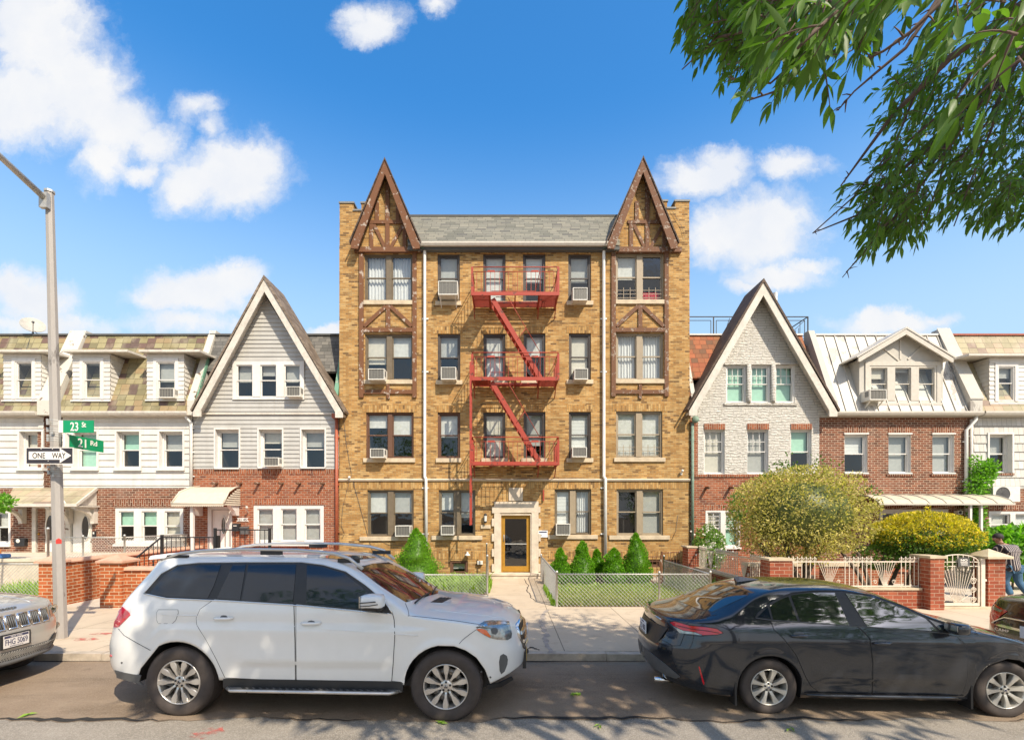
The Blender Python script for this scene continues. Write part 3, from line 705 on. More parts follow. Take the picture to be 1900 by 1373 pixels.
# soldier courses, sills of band
mb = Soldiers()
for rc, k in A:
    big = rc[1]-rc[0] > 1.2; e = .13 if big else .09
    zt = rc[3]
    if zt < vz(880): continue
    if big and zt > vz(640): continue
    if zt > vz(500): soldier(mb, rc[0]-e, rc[1]+e, zt+.002, vz(459), YF); continue
    soldier(mb, rc[0]-e, rc[1]+e, zt+.002, zt+.25, YF)
soldier(mb, wl, wr, vz(907), vz(893.5), YF)
for a, b in ((633,897),(1018,1279)):
    soldier(mb, ux(a), ux(b), vz(1037), vz(1022.5), YF)
mb.build('soldier_course', M['ysold'], apt)
mb = MB(); mb.prismx([(YF+.02,vz(893)),(YF-.05,vz(892.6)),(YF-.075,vz(890)),(YF-.03,vz(888.5)),(YF+.02,vz(887.4))], wl-.02, wr+.02); mb.build('string_course', M['stone'], apt)
for i, (rc, k) in enumerate(A): window(apt, rc, YF, rec=.13, **k)
window(apt, basement, YF, rec=.1, mt='brownframe', blinds=[(.62,'blindgrey')], casing=.07, meet=.02, name='basement_window')
window(apt, bsm2, YF, rec=.1, mt='brownframe', n=2, casing=.07, meet=.02, name='basement_window')
# main slate roof between the gables, gutter, flat roof behind
mb = MB(); y0, y1 = YF-.22, YF+1.25; xa, xb = ux(772), ux(1134)
z0, z1 = vz(452, y0), vz(401.5, y1)
mb.hexa([(xa-.25,y0,z0-.06),(xb+.25,y0,z0-.06),(xb+.6,y1,z1-.06),(xa-.6,y1,z1-.06)], [(xa-.25,y0,z0),(xb+.25,y0,z0),(xb+.6,y1,z1),(xa-.6,y1,z1)])
rf = mb.build('roof', M['gslate'], apt)
mb = MB(); mb.box(xa-.6, xb+.6, y1-.05, y1+.12, z1-.03, z1+.035); mb.box(xa-.25, xb+.25, YF-.2, YF-.0, z0-.2, z0-.065); mb.build('ridge', M['tarred'], rf)
mb = MB(); mb.box(wl+.31, wr-.31, y1+.13, yb-.3, z1-1.2, z1-1.0); mb.build('flat_roof', M['tarred'], apt)
mb = MB(); mb.prismx([(y0-.01,z0-.12),(y0-.01,z0+.01),(y0-.13,z0+.01),(y0-.13,z0-.05),(y0-.09,z0-.12)], xa-.05, xb+.05); mb.build('gutter', M['greige'], apt)
# gables: brick triangle, timbering, rakes, roof slopes
for side, (ul, ur, ua, va, vf) in enumerate(((651,778.5,714,297,452),(1127.5,1257.5,1193.5,294,452))):
    yr = YF-.36
    xl, xr, xc, za, zf = ux(ul,yr), ux(ur,yr), ux(ua,yr), vz(va,yr), vz(vf,yr)
    mb = MB(); zbm = vz(470)
    k = (za-zf)/(xc-xl)
    mb.prism([(xl+.12,zbm),(xr-.12,zbm),(xc,za-.18)], YF-.012, YF+.5)
    mb.build('gable_wall', M['ybrick'], apt)
    rk = MB(); w = .20
    def slope(sx): return (za-zf)/(sx-xc)
    for sx in (xl, xr):
        s = 1 if sx > xc else -1
        o1, o2 = (xc, za), (sx, zf); i1, i2 = (xc, za-w*2.35), (sx-s*w*1.05, zf-.04)
        rk.prism([o1, o2, (sx-s*.0, zf-.16), (sx-s*w*1.15, zf-.18), i1], yr, yr+.06)
        # soffit board
        rk.prism([(xc, za-.06), (sx-s*.03, zf-.0), (sx-s*.07, zf-.12), (xc, za-.17)], yr+.061, YF-.013)
    rk.build('bargeboard', M['woodpeel'] if side else M['wood'], apt)
    rs = MB(); yb2 = YF+3.2; t = .05
    for sx in (xl, xr):
        s = 1 if sx > xc else -1; e = .04*s
        rs.hexa([(xc,yr-.03,za+.005),(sx+e,yr-.03,zf+.005),(sx+e,yb2,zf+.005),(xc,yb2,za+.005)], [(xc,yr-.03,za+.005+t*1.6),(sx+e*1.6,yr-.03,zf+.005+t),(sx+e*1.6,yb2,zf+.005+t),(xc,yb2,za+.005+t*1.6)])
    rs.build('gable_roof', M['dshingle'], apt)
    # timbers
    tm = MB(); yt = YF-.055; yt2 = YF+.03
    P = lambda u, v: (ux(u), vz(v))
    def beam(a, b, wpx, dy=0):
        (xa_, za_), (xb_, zb_) = P(*a), P(*b); w_ = wpx*YF/F
        d = Vector((xb_-xa_, zb_-za_)).normalized(); n = Vector((-d.y, d.x))*w_/2
        tm.prism([(xa_-n.x,za_-n.y),(xb_-n.x,zb_-n.y),(xb_+n.x,zb_+n.y),(xa_+n.x,za_+n.y)], yt-dy, yt2)
    o = 0 if side == 0 else 481.0
    q = lambda u, v: (u+o, v)
    beam(q(659,466),q(782,466),9,.06); beam(q(683,413.5),q(752,413.5),6.5,.008); beam(q(719.5,342),q(719.5,462),7.5,.004)
    beam(q(700,375),q(700,411),7); beam(q(738.5,375),q(738.5,411),7); beam(q(689.5,416),q(689.5,462),7); beam(q(751,416),q(751,462),7)
    beam(q(694,417),q(714,459),6,-.006); beam(q(747,420),q(726,460),6,-.006)
    xl_ = 671 if side == 0 else 1138; xr_ = 769.5 if side == 0 else 1236
    beam((xl_,469),(xl_,738 if side == 0 else 736),8,.01); beam((xr_,469),(xr_,738 if side == 0 else 736),7.5,.01)
    cx = (xl_+xr_)/2+.5
    beam((xl_+4,613),(xr_-4,613),7.5,.003); beam((cx,567),(cx,609),7.5); beam((xl_+5,606),(cx-4,569),7,-.004); beam((xr_-5,606),(cx+4,569),7,-.004)
    beam((xl_+4,727.5),(xr_-4,727.5),7.5,.003); beam((cx,714),(cx,740),5.5,.006)
    tm.build('half_timbering', M['wood'] if side == 0 else M['woodpeel'], apt)
    # copper valley flashing
    fl = MB(); sx = xr if side == 0 else xl; s = 1 if side == 0 else -1
    fl.add([(sx+s*.03,yr+.1,zf-.08),(sx+s*.14,yr+.1,zf-.12),(xc+s*(abs(sx-xc)*.62),YF+1.0,zf+(za-zf)*.36),(xc+s*(abs(sx-xc)*.56),YF+1.0,zf+(za-zf)*.40)], [(0,1,2,3)]); fl.build('flashing', M['peelgreen'], apt)
# downpipes
for u, us in ((788,785),(1120.3,1117.5)):
    mb = MB(); x = ux(u,YF-.09)
    mb.tube([(x,YF-.15,z0-.05),(x,YF-.09,z0-.25),(x,YF-.09,vz(884,YF-.09)),(x+.05*(1 if u > 900 else 1),YF-.13,vz(889)),(x+.05,YF-.11,vz(896)),(x+.06,YF-.09,vz(1030))], .055, 8)
    for v in (455.5,592,690,905,990): mb.box(x-.1, x+.12, YF-.04, YF-.001, vz(v+1.5), vz(v-1))
    mb.build('downpipe', M['downpipe'], apt)
# entry
sr = MB(); yS = YF-.07
xl, xr = ux(917), ux(999); zt = vz(929.5); dl, dr, dz0, dz1 = door
sr.prism([(ux(917),vz(952)),(ux(913),vz(952)),(ux(913),vz(940)),(ux(917),vz(940)),(ux(917),vz(931)),(ux(999),vz(930)),(ux(999),vz(940)),(ux(1002.5),vz(940)),(ux(1002.5),vz(951)),(ux(999),vz(951))], yS, YF-.001)
sr.box(xl, dl-.04, yS, YF-.001, dz0-.05, vz(952)-.001); sr.box(dr+.04, xr, yS, YF-.001, dz0-.05, vz(951)-.001)
for v in (969,997,1025,1053):
    sr.box(ux(912.5), xl-.001, yS, YF-.001, vz(v+7), vz(v-7)); sr.box(xr+.001, ux(1003), yS, YF-.001, vz(v+7), vz(v-7))
sr.box(dl-.04, dl-.001, yS+.02, YF+.12, dz0, dz1+.05); sr.box(dr+.001, dr+.04, yS+.02, YF+.12, dz0, dz1+.05); sr.box(dl-.001, dr+.001, yS+.02, YF+.12, dz1+.001, dz1+.05)
sr.box(ux(944), ux(970), yS+.02, YF-.001, vz(929), vz(905))
sr.build('door_surround', M['stone'], apt, bevel=.006)
dm = MB(); yd = YF+.06; w = .10
dm.box(dl,dl+w*.55,yd-.03,yd+.04,dz0,dz1); dm.box(dr-w*.55,dr,yd-.03,yd+.04,dz0,dz1); dm.box(dl+w*.55,dr-w*.55,yd-.03,yd+.04,dz1-w*.5,dz1)
a0, a1, b0, b1 = dl+w*.6, dr-w*.6, dz0+.02, dz1-w*.55
dm.box(a0,a0+w*.7,yd-.02,yd+.03,b0,b1); dm.box(a1-w*.7,a1,yd-.02,yd+.03,b0,b1); dm.box(a0+w*.7,a1-w*.7,yd-.02,yd+.03,b1-w*.6,b1); dm.box(a0+w*.7,a1-w*.7,yd-.02,yd+.03,b0,b0+.19)
dd = dm.build('door', M['gold'], apt, bevel=.004)
pm = MB(); pm.box(a0+w*.7,a1-w*.7,yd-.001,yd+.008,b0+.19,b1-w*.6); pm.build('pane', M['darkglass'], dd)
hm = MB(); zz = vz(1009); hm.box(a0+w*.7,a1-w*.7,yd-.035,yd-.004,zz-.018,zz+.018); hm.tube([(a0+.035,yd-.021,vz(992)),(a0+.035,yd-.06,vz(993)),(a0+.035,yd-.06,vz(1003)),(a0+.035,yd-.021,vz(1004))],.013,6); hm.build('handle', M['galv'], dd)
st = MB(); st.box(ux(910.5), ux(1004), YF-.42, YF-.08, .05, dz0-.06); st.box(ux(908), ux(1006), YF-.45, YF+.05, dz0-.059, dz0-.004); st.build('doorstep', M['stone'], apt)
# wall lantern, plaque, camera stubs
mb = MB(); x = ux(901); mb.lathe([(.0,.19),(.05,.16),(.055,.15),(.04,-.12),(.045,-.14),(0,-.17)], 10, 0, 'z', (x, YF-.13, vz(962))); mb.box(x-.05,x+.05,YF-.03,YF-.001,vz(967),vz(956)); mb.bar((x,YF-.03,vz(957)),(x,YF-.13,vz(955)),.03,.03)
ln = mb.build('wall_lantern', M['blackiron'], apt); mb = MB(); mb.lathe([(.048,.10),(.043,-.09)], 10, 0, 'z', (x, YF-.13, vz(962))); 
mb.v = [(X+(X-x)*.12, Y+(Y-(YF-.13))*.12, Z) for X, Y, Z in mb.v]; mb.build('lamp_shade', M['blind'], ln)
mb = MB(); mb.box(ux(892),ux(910.5),YF-.05,YF-.001,vz(980.5),vz(974)); mb.build('stone_plaque', M['sill'], apt, bevel=.008)
for u, v in ((650,886),(1264,874)):
    mb = MB(); mb.sphere((ux(u),YF-.12,vz(v)),.05,8); mb.bar((ux(u)-.01,YF-.02,vz(v+5)),(ux(u),YF-.12,vz(v)),.03,.03); mb.box(ux(u)-.04,ux(u)+.03,YF-.03,YF-.001,vz(v+7),vz(v+2)); mb.build('floodlight', M['acwhite'], apt)
mb = MB(); mb.box(ux(886),ux(896),YF-.13,YF-.001,vz(1046.5),vz(1040)); mb.build('meter_box', M['acwhite'], apt, bevel=.01)
mb = MB(); x = ux(868); mb.lathe([(.03,.12),(.035,.06),(.09,.02),(.10,-.01),(0,-.03)], 12, 0, 'z', (x,YF-.16,vz(1029))); mb.bar((x,YF,vz(1025)),(x,YF-.16,vz(1024)),.03,.03); mb.build('basement_lamp', M['acwhite'], apt)
# thin cables strung over the brick
def cable(pts, r=.006): mb = MB(); mb.tube([(ux(u,YF-.02), YF-.02, vz(v,YF-.02)) for u, v in pts], r, 4); mb.build('cable', M['greyplastic'], apt)
cable([(636,760),(642,820),(652,880),(645,905),(636,940),(633,975),(639,990),(634,1000)]); cable([(654,890),(668,940),(684,1000),(694,1030)]); cable([(700,1000),(720,1010),(748,1012)]); cable([(1258,955),(1254,985),(1246,1002)])
cable([(960,888),(1000,890),(1060,887),(1118,889)], .008); cable([(1245,388),(1265,420),(1270,440)]); cable([(1038,888),(1034,905)], .01)
mb = MB(); mb.box(ux(1007),ux(1009.5),YF-.08,YF-.03,vz(929),vz(909)); mb.build('iron_stub', M['redmetal'], apt)
mb = MB(); x0, x1, z0_, z1_ = rect(998.5,1016,984,996.5); mb.box(x0,x1,YF-.03,YF-.001,z0_,z1_)
mb.box(x0+.03,x1-.03,YF-.034,YF-.0301,z1_-.075,z1_-.03,1)
mb.box(x0+.04,x0+.14,YF-.034,YF-.0301,z0_+.05,z0_+.075,2); mb.box(x0+.05,x0+.09,YF-.034,YF-.0301,z0_+.078,z0_+.10,2)
solo('security_sign', mb, [M['platewhite'], M['plateblue'], M['black']], 'small white and blue sign on the brick right of the gold framed door', 'sign')

# ---------------------------------------------------------------- fire escape (fixed to the building: a part)
fe = MB(); yo = YF-1.15
fx0, fx1 = ux(875,yo), ux(1037,yo)
lev = [(542,548.5,495.5,504),(699.5,706,654,662),(856.5,863,811,819)]
main = MB()
for v0, v1, vr, vm in lev:        # brackets under each platform
    zt = vz(v0,yo)
    for x in (fx0+.03, fx0+.6, (fx0+fx1)/2, fx1-.62, fx1-.03):
        main.bar((x,YF,zt-.06),(x,yo+.05,zt-.06),.04,.06); 
    for x in (fx0+.03, fx1-.03, fx1-.62): main.bar((x,YF-.02,zt-.42),(x,YF-.5,zt-.09),.03,.03)
fo = main.build('fire_escape', M['redmetal'], apt)
for i, (v0, v1, vr, vm) in enumerate(lev):
    zt, zb_ = vz(v0,yo), vz(v1,yo); p = MB()
    p.box(fx0,fx1,yo-.02,yo+.0,zb_,zt); p.box(fx0,fx0+.03,yo+.001,YF-.0,zb_+.02,zt); p.box(fx1-.03,fx1,yo+.001,YF,zb_+.02,zt)
    y = yo+.06; hx0, hx1 = ux(909,yo), ux(1003,yo)
    while y < YF-.03:
        if y > yo+.72: p.box(fx0+.031,fx1-.031,y,y+.046,zt-.025,zt)
        else: p.box(fx0+.031,hx0-.05,y,y+.046,zt-.025,zt); p.box(hx1-.03,fx1-.031,y,y+.046,zt-.025,zt)
        y += .072
    for x in (hx0-.05, hx1-.06, (hx0+hx1)/2): p.box(x,x+.03,yo+.001 if x != (hx0+hx1)/2 else yo+.73,YF,zt-.06,zt-.0255)
    p.box(hx0-.02,hx1-.061,yo+.70,yo+.73,zt-.07,zt-.001)
    if i == 1:   # a sheet of board laid on the slats
        p.box(ux(880,yo),hx0-.06,yo+.08,YF-.2,zt+.002,zt+.014,0)
    p.build('platform', M['redmetal'], fo)
    r = MB(); za, zm = vz(vr,yo), vz(vm,yo)
    def rail(a, b): 
        r.tube([(a[0],a[1],za),(b[0],b[1],za)],.017,6); r.tube([(a[0],a[1],zm),(b[0],b[1],zm)],.012,6)
        n = max(2, int((Vector(b)-Vector(a)).length/.145))
        for k in range(n+1):
            x, y_ = a[0]+(b[0]-a[0])*k/n, a[1]+(b[1]-a[1])*k/n
            r.box(x-.007,x+.007,y_-.007,y_+.007,zt,zm)
    rail((fx0+.02,yo+.01),(fx1-.02,yo+.01)); rail((fx0+.02,yo+.01),(fx0+.02,YF-.02)); rail((fx1-.02,yo+.01),(fx1-.02,YF-.02))
    for x in (fx0+.02, fx1-.02): r.box(x-.035,x+.035,yo-.018,yo-.002,zb_,za-.05*(i)); r.bar((x,yo+.03,za),(x,yo+.45,zt),.04,.02)
    # inner guard round the stair opening
    if i < 2:
        zi = zt+.36
        r.tube([(hx0+.02,yo+.72,zi),(hx1-.12,yo+.72,zi)],.012,6); r.tube([(hx1-.12,yo+.72,zi),(hx1-.0,yo+.1,za)],.011,6); r.box((hx0+hx1)/2,(hx0+hx1)/2+.015,yo+.71,yo+.725,zt,za)
    r.build('railing', M['redmetal'], fo)
    for u in (911, 992):                                           # small red plates on the mid rail
        q = MB(); x = ux(u,yo); q.prism([(x-.13,zm-.03),(x+.13,zm-.03),(x+.12,zm+.03),(x-.10,zm+.03)],yo-.03,yo-.012); q.build('rail_plate', M['redmetal'], fo)
for (ua, va, ub, vb) in ((914,552,1003,699),(912,707,1001,855)):
    s = MB(); ys = (yo+.10, yo+.62)
    pa, pb = (ux(ua,yo),vz(va,yo)), (ux(ub,yo),vz(vb,yo))
    for y in ys: s.bar((pa[0],y,pa[1]),(pb[0],y,pb[1]),.02,.15)
    n = 13
    for k in range(1, n):
        x, z = pa[0]+(pb[0]-pa[0])*k/n, pa[1]+(pb[1]-pa[1])*k/n; s.box(x-.09,x+.06,ys[0]+.011,ys[1]-.011,z-.012,z+.012)
    s.tube([(pa[0]+.10,ys[0]-.01,pa[1]+.06),(pa[0]+.5,ys[0]-.01,pa[1]+.04),(pb[0]+.02,ys[0]-.01,pb[1]+.78)],.011,6)
    k = .55; s.tube([(pa[0]+(pb[0]-pa[0])*k-.05,ys[0]-.01,pa[1]+(pb[1]-pa[1])*k+.08),(pa[0]+.5+(pb[0]-pa[0]-.5)*k,ys[0]-.01,pa[1]+.04+(pb[1]-pa[1]+.74)*k)],.01,6)
    s.build('stair', M['redmetal'], fo)
s = MB(); x = ux(873,yo-.03); za, zb_ = vz(672,yo), vz(974,yo)
for y in (yo-.05, yo+.33): s.box(x-.03,x+.028,y,y+.018,zb_,za)
k = zb_+.15
while k < za: s.tube([(x,yo-.03,k),(x,yo+.33,k)],.011,5); k += .3
s.build('drop_ladder', M['redmetal'], fo)

# ================================================================ window air conditioners
def ac(u0, u1, v0, v1, label, out=.36, y=YF, dark=False, group='air conditioners in the windows', brackets=False, name='air_conditioner'):
    yo_ = y-out; x0, x1, z0, z1 = ux(u0,yo_), ux(u1,yo_), vz(v1,yo_), vz(v0,yo_); w = x1-x0; h = z1-z0
    o = thing(name, label, 'air conditioner', ((x0+x1)/2, y, z0), group=group)
    b = MB(); e = .022
    b.box(x0,x0+e,yo_,y+.22,z0,z1); b.box(x1-e,x1,yo_,y+.22,z0,z1); b.box(x0+e,x1-e,yo_,y+.22,z1-e,z1); b.box(x0+e,x1-e,yo_,y+.22,z0,z0+e*1.4)
    for k in range(9):                     # side louvres
        yy = yo_+.06+k*.02
        for xx in (x0-.004, x1+.001): b.box(xx,xx+.003,yy,yy+.009,z0+h*.35,z1-h*.12,1)
    if brackets:
        for xx in (x0+.06, x1-.08): b.bar((xx,yo_+.04,z0-.005),(xx,y-.01,z0-.27),.03,.03)
    b.build('case', [M['acwhite'], M['acdark']], o, bevel=.006)
    g_ = MB(); g_.box(x0+e+.002,x1-e-.002,yo_+.02,yo_+.034,z0+e*1.5,z1-e-.002)
    for k in range(1, 5): g_.box(x0+e+(w-2*e)*k/5-.0025,x0+e+(w-2*e)*k/5+.0025,yo_+.008,yo_+.0195,z0+e*1.5,z1-e-.003,1)
    g_.build('coil_grille', [M['acgrille'], M['acbar']], o)
    return o
ac(813,849,521.5,547, 'large white air conditioner on brackets in the top floor window left of the fire escape', .42, brackets=True)
ac(683,713,684,704.5, 'air conditioner in the half timbered left bay, third floor window')
ac(818,846,681,704, 'white air conditioner left of the middle fire escape platform')
ac(1063,1090,533.5,557, 'air conditioner in the top floor window right of the fire escape')
ac(1066,1091,683.5,704, 'air conditioner right of the middle fire escape platform')
ac(1062,1089,829.5,848, 'air conditioner in the slatted blind window right of the lowest platform')
ac(686.5,713,832,849, 'air conditioner in the worn brown framed window of the left bay, second floor')
ac(733,761,975,995, 'air conditioner in the ground floor double window above the lone cone shrub')
ac(818,842,975,992.5, 'air conditioner behind the red drop ladder, ground floor left of the door')
ac(1032,1058,971.5,993, 'air conditioner in the ground floor window right of the gold framed door')
# ================================================================ row houses
YM0, YM1, ZM0, ZM1 = 16.78, 17.98, vz(765,16.78), vz(623,17.98)
def my(z): return YM0+(YM1-YM0)*(z-ZM0)/(ZM1-ZM0)
def mzz(y): return ZM0+(ZM1-ZM0)*(y-YM0)/(YM1-YM0)
def mansard(root, xl, xr, m, trim='tarred', y0=YM0):
    mb = MB(); t = .06; z0 = mzz(y0)
    mb.hexa([(xl,y0+.05,z0-t),(xr,y0+.05,z0-t),(xr,YM1+.05,ZM1-t),(xl,YM1+.05,ZM1-t)], [(xl,y0,z0),(xr,y0,z0),(xr,YM1,ZM1),(xl,YM1,ZM1)])
    r = mb.build('roof', m, root)
    mb = MB(); mb.box(xl, xr, YM1+.051, YF+11, ZM1-.25, ZM1-.02); mb.build('flat_roof', M['tarred'], root)
    mb = MB(); mb.box(xl, xr, YM1-.06, YM1+.05, ZM1+.002, ZM1+.06); mb.build('roof_edge', M[trim], root)
    return r
def gutter(root, xl, xr, m='offwhite'):
    mb = MB(); y, z = YM0-.02, ZM0
    mb.prismx([(y,z-.11),(y,z+.02),(y-.11,z+.02),(y-.11,z-.04),(y-.07,z-.11)], xl, xr); mb.box(xl, xr, y+.001, YF-.03, z-.13, z-.065)
    mb.build('gutter', M[m], root)
def shell(root, xl, xr, m):
    pr = [(YF+.02,ZG),(YF+11,ZG),(YF+11,ZM1-.3),(YM1+.12,ZM1-.3),(YF+.12,mzz(YF)-.1),(YF+.02,mzz(YF)-.2)]
    mb = MB(); mb.prismx(pr, xl, xl+.25); mb.prismx(pr, xr-.25, xr); mb.box(xl+.251, xr-.251, YF+10.8, YF+11, ZG, ZM1-.3)
    mb.build('side_wall', m, root)
def party_wall(root, x0, x1, m, up=.26, capm=None):
    mb = MB(); mb.prismx([(YM0-.05,ZM0-.1),(YM0-.05,ZM0+up+.1),(YM1+.02,ZM1+up-.1),(YM1+.3,ZM1+up-.1),(YM1+.3,ZM1-.3),(YM0+.2,ZM0-.1)], x0, x1)
    mb.build('party_wall', m, root)
    if capm:
        mb = MB(); e = .03; mb.hexa([(x0-e,YM0-.08,ZM0+up+.1),(x1+e,YM0-.08,ZM0+up+.1),(x1+e,YM1+.02,ZM1+up-.095),(x0-e,YM1+.02,ZM1+up-.095)], [(x0-e,YM0-.08,ZM0+up+.14),(x1+e,YM0-.08,ZM0+up+.14),(x1+e,YM1+.02,ZM1+up-.05),(x0-e,YM1+.02,ZM1+up-.05)])
        mb.build('coping', capm, root)
def dormer(root, u0, u1, vt, vb, lid, win, m, lap=.0, **kw):
    """box dormer standing on the mansard; lid = (u0, u1) of its flat roof"""
    yd = YM0+.17
    x0, x1, zb, zt = ux(u0,yd), ux(u1,yd), vz(vb,yd), vz(vt,yd)
    hole = rect(*win, d=yd); mb = MB()
    wall(mb, [(x0,zb),(x1,zb),(x1,zt),(x0,zt)], [hole], yd, depth=.1, mi=0, mi_in=1, lap=lap, course=.155, room=.45)
    for x, s in ((x0, 1), (x1, -1)):
        if lap:
            k = math.floor(zb/.155)*.155; 
            while k < zt:
                a, b = max(k, zb), min(k+.155, zt); ya, yb_ = my(a), my(b)
                o = lap*-s
                mb.add([(x+o,yd-lap,a),(x+o,ya+.02,a),(x,yb_+.02,b),(x,yd-lap*.1,b)], [(0,1,2,3)]); mb.add([(x+o,yd-lap,a),(x+o,ya+.02,a),(x,ya+.02,a),(x,yd,a)], [(0,1,2,3)])
                k += .155
        else: mb.add([(x,yd,zb),(x,my(zt)+.02,zt),(x,yd,zt)], [(0,1,2)])
    d = mb.build('dormer', [m, M['room']], root)
    lb = MB(); lx0, lx1 = ux(lid[0],yd-.22), ux(lid[1],yd-.22)
    lb.hexa([(lx0,yd-.24,zt+.0),(lx1,yd-.24,zt+.0),(lx1,my(zt)+.25,zt+.07),(lx0,my(zt)+.25,zt+.07)], [(lx0,yd-.24,zt+.075),(lx1,yd-.24,zt+.075),(lx1,my(zt)+.28,zt+.145),(lx0,my(zt)+.28,zt+.145)])
    lb.build('dormer_lid', M['offwhite'], d)
    sb = MB(); sb.box(x0-.03, x1+.03, yd-.07, yd-lap-.002 if lap else yd-.002, zb-.03, zb+.02); sb.build('dormer_sill', M['white'], d)
    window(root, hole, yd, rec=.06, mt='white', casing=.035, sash=.03, wall_cas=.11, **kw)
def downpipe(root, u, v0, v1, m='downpipe', r=.05, y=None, jog=None):
    y = YF-.08 if y is None else y; mb = MB(); x = ux(u,y); pts = [(x,y,vz(v0,y)),(x,y,vz(v1,y))]
    if jog: pts = [(ux(jog[0],y),y-.1,vz(jog[1],y)),(ux(jog[0],y),y-.1,vz(jog[1]+6,y)),(x,y,vz(v0+8,y)),(x,y,vz(v1,y))]
    mb.tube(pts, r, 8); n = 3
    for k in range(n): z = vz(v0+(v1-v0)*(k+.4)/n,y); mb.box(x-r*1.5,x+r*1.5,y+r*.3,YF-.001,z-.02,z+.02)
    mb.build('downpipe', M[m], root)
def gable(root, fl, fr, ap, w, yr, yback, mroof, mrake, wall_y=YF, thick=.07):
    xl, zl, xr, zr, xc, zc = ux(fl[0],yr), vz(fl[1],yr), ux(fr[0],yr), vz(fr[1],yr), ux(ap[0],yr), vz(ap[1],yr)
    rk = MB()
    for sx, sz in ((xl,zl),(xr,zr)):
        s = 1 if sx > xc else -1; d = Vector((sx-xc, sz-zc)).normalized(); k = w/abs(d.x)
        a = (xc, zc); i = (xc, zc-k); f0 = (sx, sz); f1 = (sx-s*.0, sz-.16); f2 = (sx-s*w*1.25, sz-.16); 
        # inner line meets the foot
        t = (f2[0]-xc)/(d.x if abs(d.x) > 1e-6 else 1); f3 = (f2[0], i[1]+d.y*t)
        if f3[1] < f2[1]: f3 = (f2[0], f2[1]+.01)
        rk.prism([a, f0, f1, f2, f3, i], yr, yr+.05)
        rk.prism([(xc,zc-.05),(sx-s*.02,sz-.03),(sx-s*.04,sz-.10),(xc,zc-.15)], yr+.051, wall_y-.03)
    rk.build('bargeboard', mrake, root)
    rf = MB(); t = thick
    for sx, sz in ((xl,zl),(xr,zr)):
        s = 1 if sx > xc else -1; e = .05*s
        rf.hexa([(xc,yr-.03,zc+.004),(sx+e,yr-.03,sz+.004),(sx+e,yback,sz+.004),(xc,yback,zc+.004)], [(xc,yr-.03,zc+t*1.9),(sx+e*1.6,yr-.03,sz+t),(sx+e*1.6,yback,sz+t),(xc,yback,zc+t*1.9)])
    rf.prism([(xl+.1,zl+.05),(xr-.1,zr+.05),(xc,zc-.02)], yback-.05, yback-.002)
    rf.build('gable_roof', mroof, root)
def oval_door(root, u0, u1, v0, v1, ou, ov, ow, oh, y, m='door_white', hu=None):
    x0, x1, z0, z1 = rect(u0,u1,v0,v1); b = MB(); b.box(x0,x1,y,y+.05,z0,z1)
    cx, cz = ux(ou), vz(ov); rx, rz = ow*YF/F/2, oh*YF/F/2
    N = 24; ring = [(cx+rx*1.18*math.cos(2*math.pi*k/N), y-.02, cz+rz*1.1*math.sin(2*math.pi*k/N)) for k in range(N+1)]
    b.tube(ring, .022, 6, 0, True, False)
    for (a, c) in ((v1-26, v1-6),): b.box(x0+.12,x1-.12,y-.012,y-.001,vz(c),vz(a))
    d = b.build('door', M[m], root)
    g_ = MB(); g_.prism([(cx+rx*1.1*math.cos(2*math.pi*k/N), cz+rz*1.05*math.sin(2*math.pi*k/N)) for k in range(N)], y-.012, y-.002); 
    g_.build('oval_pane', M['carglass'], d)
    if hu: h_ = MB(); h_.sphere((ux(hu),y-.06,vz((v0+v1)/2+4)),.035,8); h_.lathe([(.03,0),(.03,-.05)],8,0,'y',(ux(hu),y,vz((v0+v1)/2+4))); h_.build('handle', M['gold'], d)
    return d

# ---------------------------------------------------------------- grey gabled house (left of the apartment building)
xl, xr = ux(359), ux(629)-.01
ha = thing('row_house', 'grey sided row house with a steep white edged gable and red brick ground floor', 'row house', ((xl+xr)/2, YF, ZG))
shell(ha, xl, xr, M['rbrick']); mansard(ha, xl, xr, M['shingle'], y0=17.4)
zb_ = vz(870)
up = [rect(400.5,444,797,871-.5), rect(481,524,797,869.5), rect(560,603,797,869.5)]; tri = rect(433,565.5,670.5,742)
mb = MB(); wall(mb, [(xl,zb_),(xr,zb_),(xr,vz(768)),(ux(490),vz(545)),(xl,vz(768))], up+[tri], YF, depth=.27, mi=0, mi_in=1, lap=.026, course=.148, jamb=2)
mb.build('siding', [M['gsiding'], M['room'], M['white']], ha)
mb = MB(); mb.box(xl, xr, YF-.06, YF-.027, vz(769.5), vz(766)); mb.build('band', M['offwhite'], ha)
dr_ = rect(386,431,940,1040); gw = rect(470,601,937,1008)
mb = MB(); wall(mb, [(xl,ZG),(xr,ZG),(xr,zb_-.001),(xl,zb_-.001)], [dr_, gw], YF, depth=.14, mi=0, mi_in=1); mb.build('wall', [M['rbrick'], M['room']], ha)
mb = Soldiers(); soldier(mb, xl+.05, xr, zb_-.17, zb_-.005, YF); soldier(mb, ux(469),ux(602),vz(936),vz(926),YF); soldier(mb, ux(469),ux(628),vz(1015),vz(1010),YF); mb.build('soldier_course', M['rsold'], ha)
for i, r_ in enumerate(up): window(ha, r_, YF, rec=.20, mt='white', casing=.06, sash=.035, blinds=[(.4,'blindgrey')] if i != 1 else [(.3,'blindwarm')])
for r_ in up: 
    mb = MB(); mb.box(r_[0]-.02,r_[1]+.02,YF-.07,YF+.1,r_[2]+.0,r_[2]+.05); mb.box(r_[0]-.05,r_[0]-.001,YF-.045,YF,r_[2]+.051,r_[3]); mb.box(r_[1]+.001,r_[1]+.05,YF-.045,YF,r_[2]+.051,r_[3]); mb.box(r_[0]-.05,r_[1]+.05,YF-.045,YF,r_[3]+.001,r_[3]+.05); mb.build('window_trim', M['white'], ha)
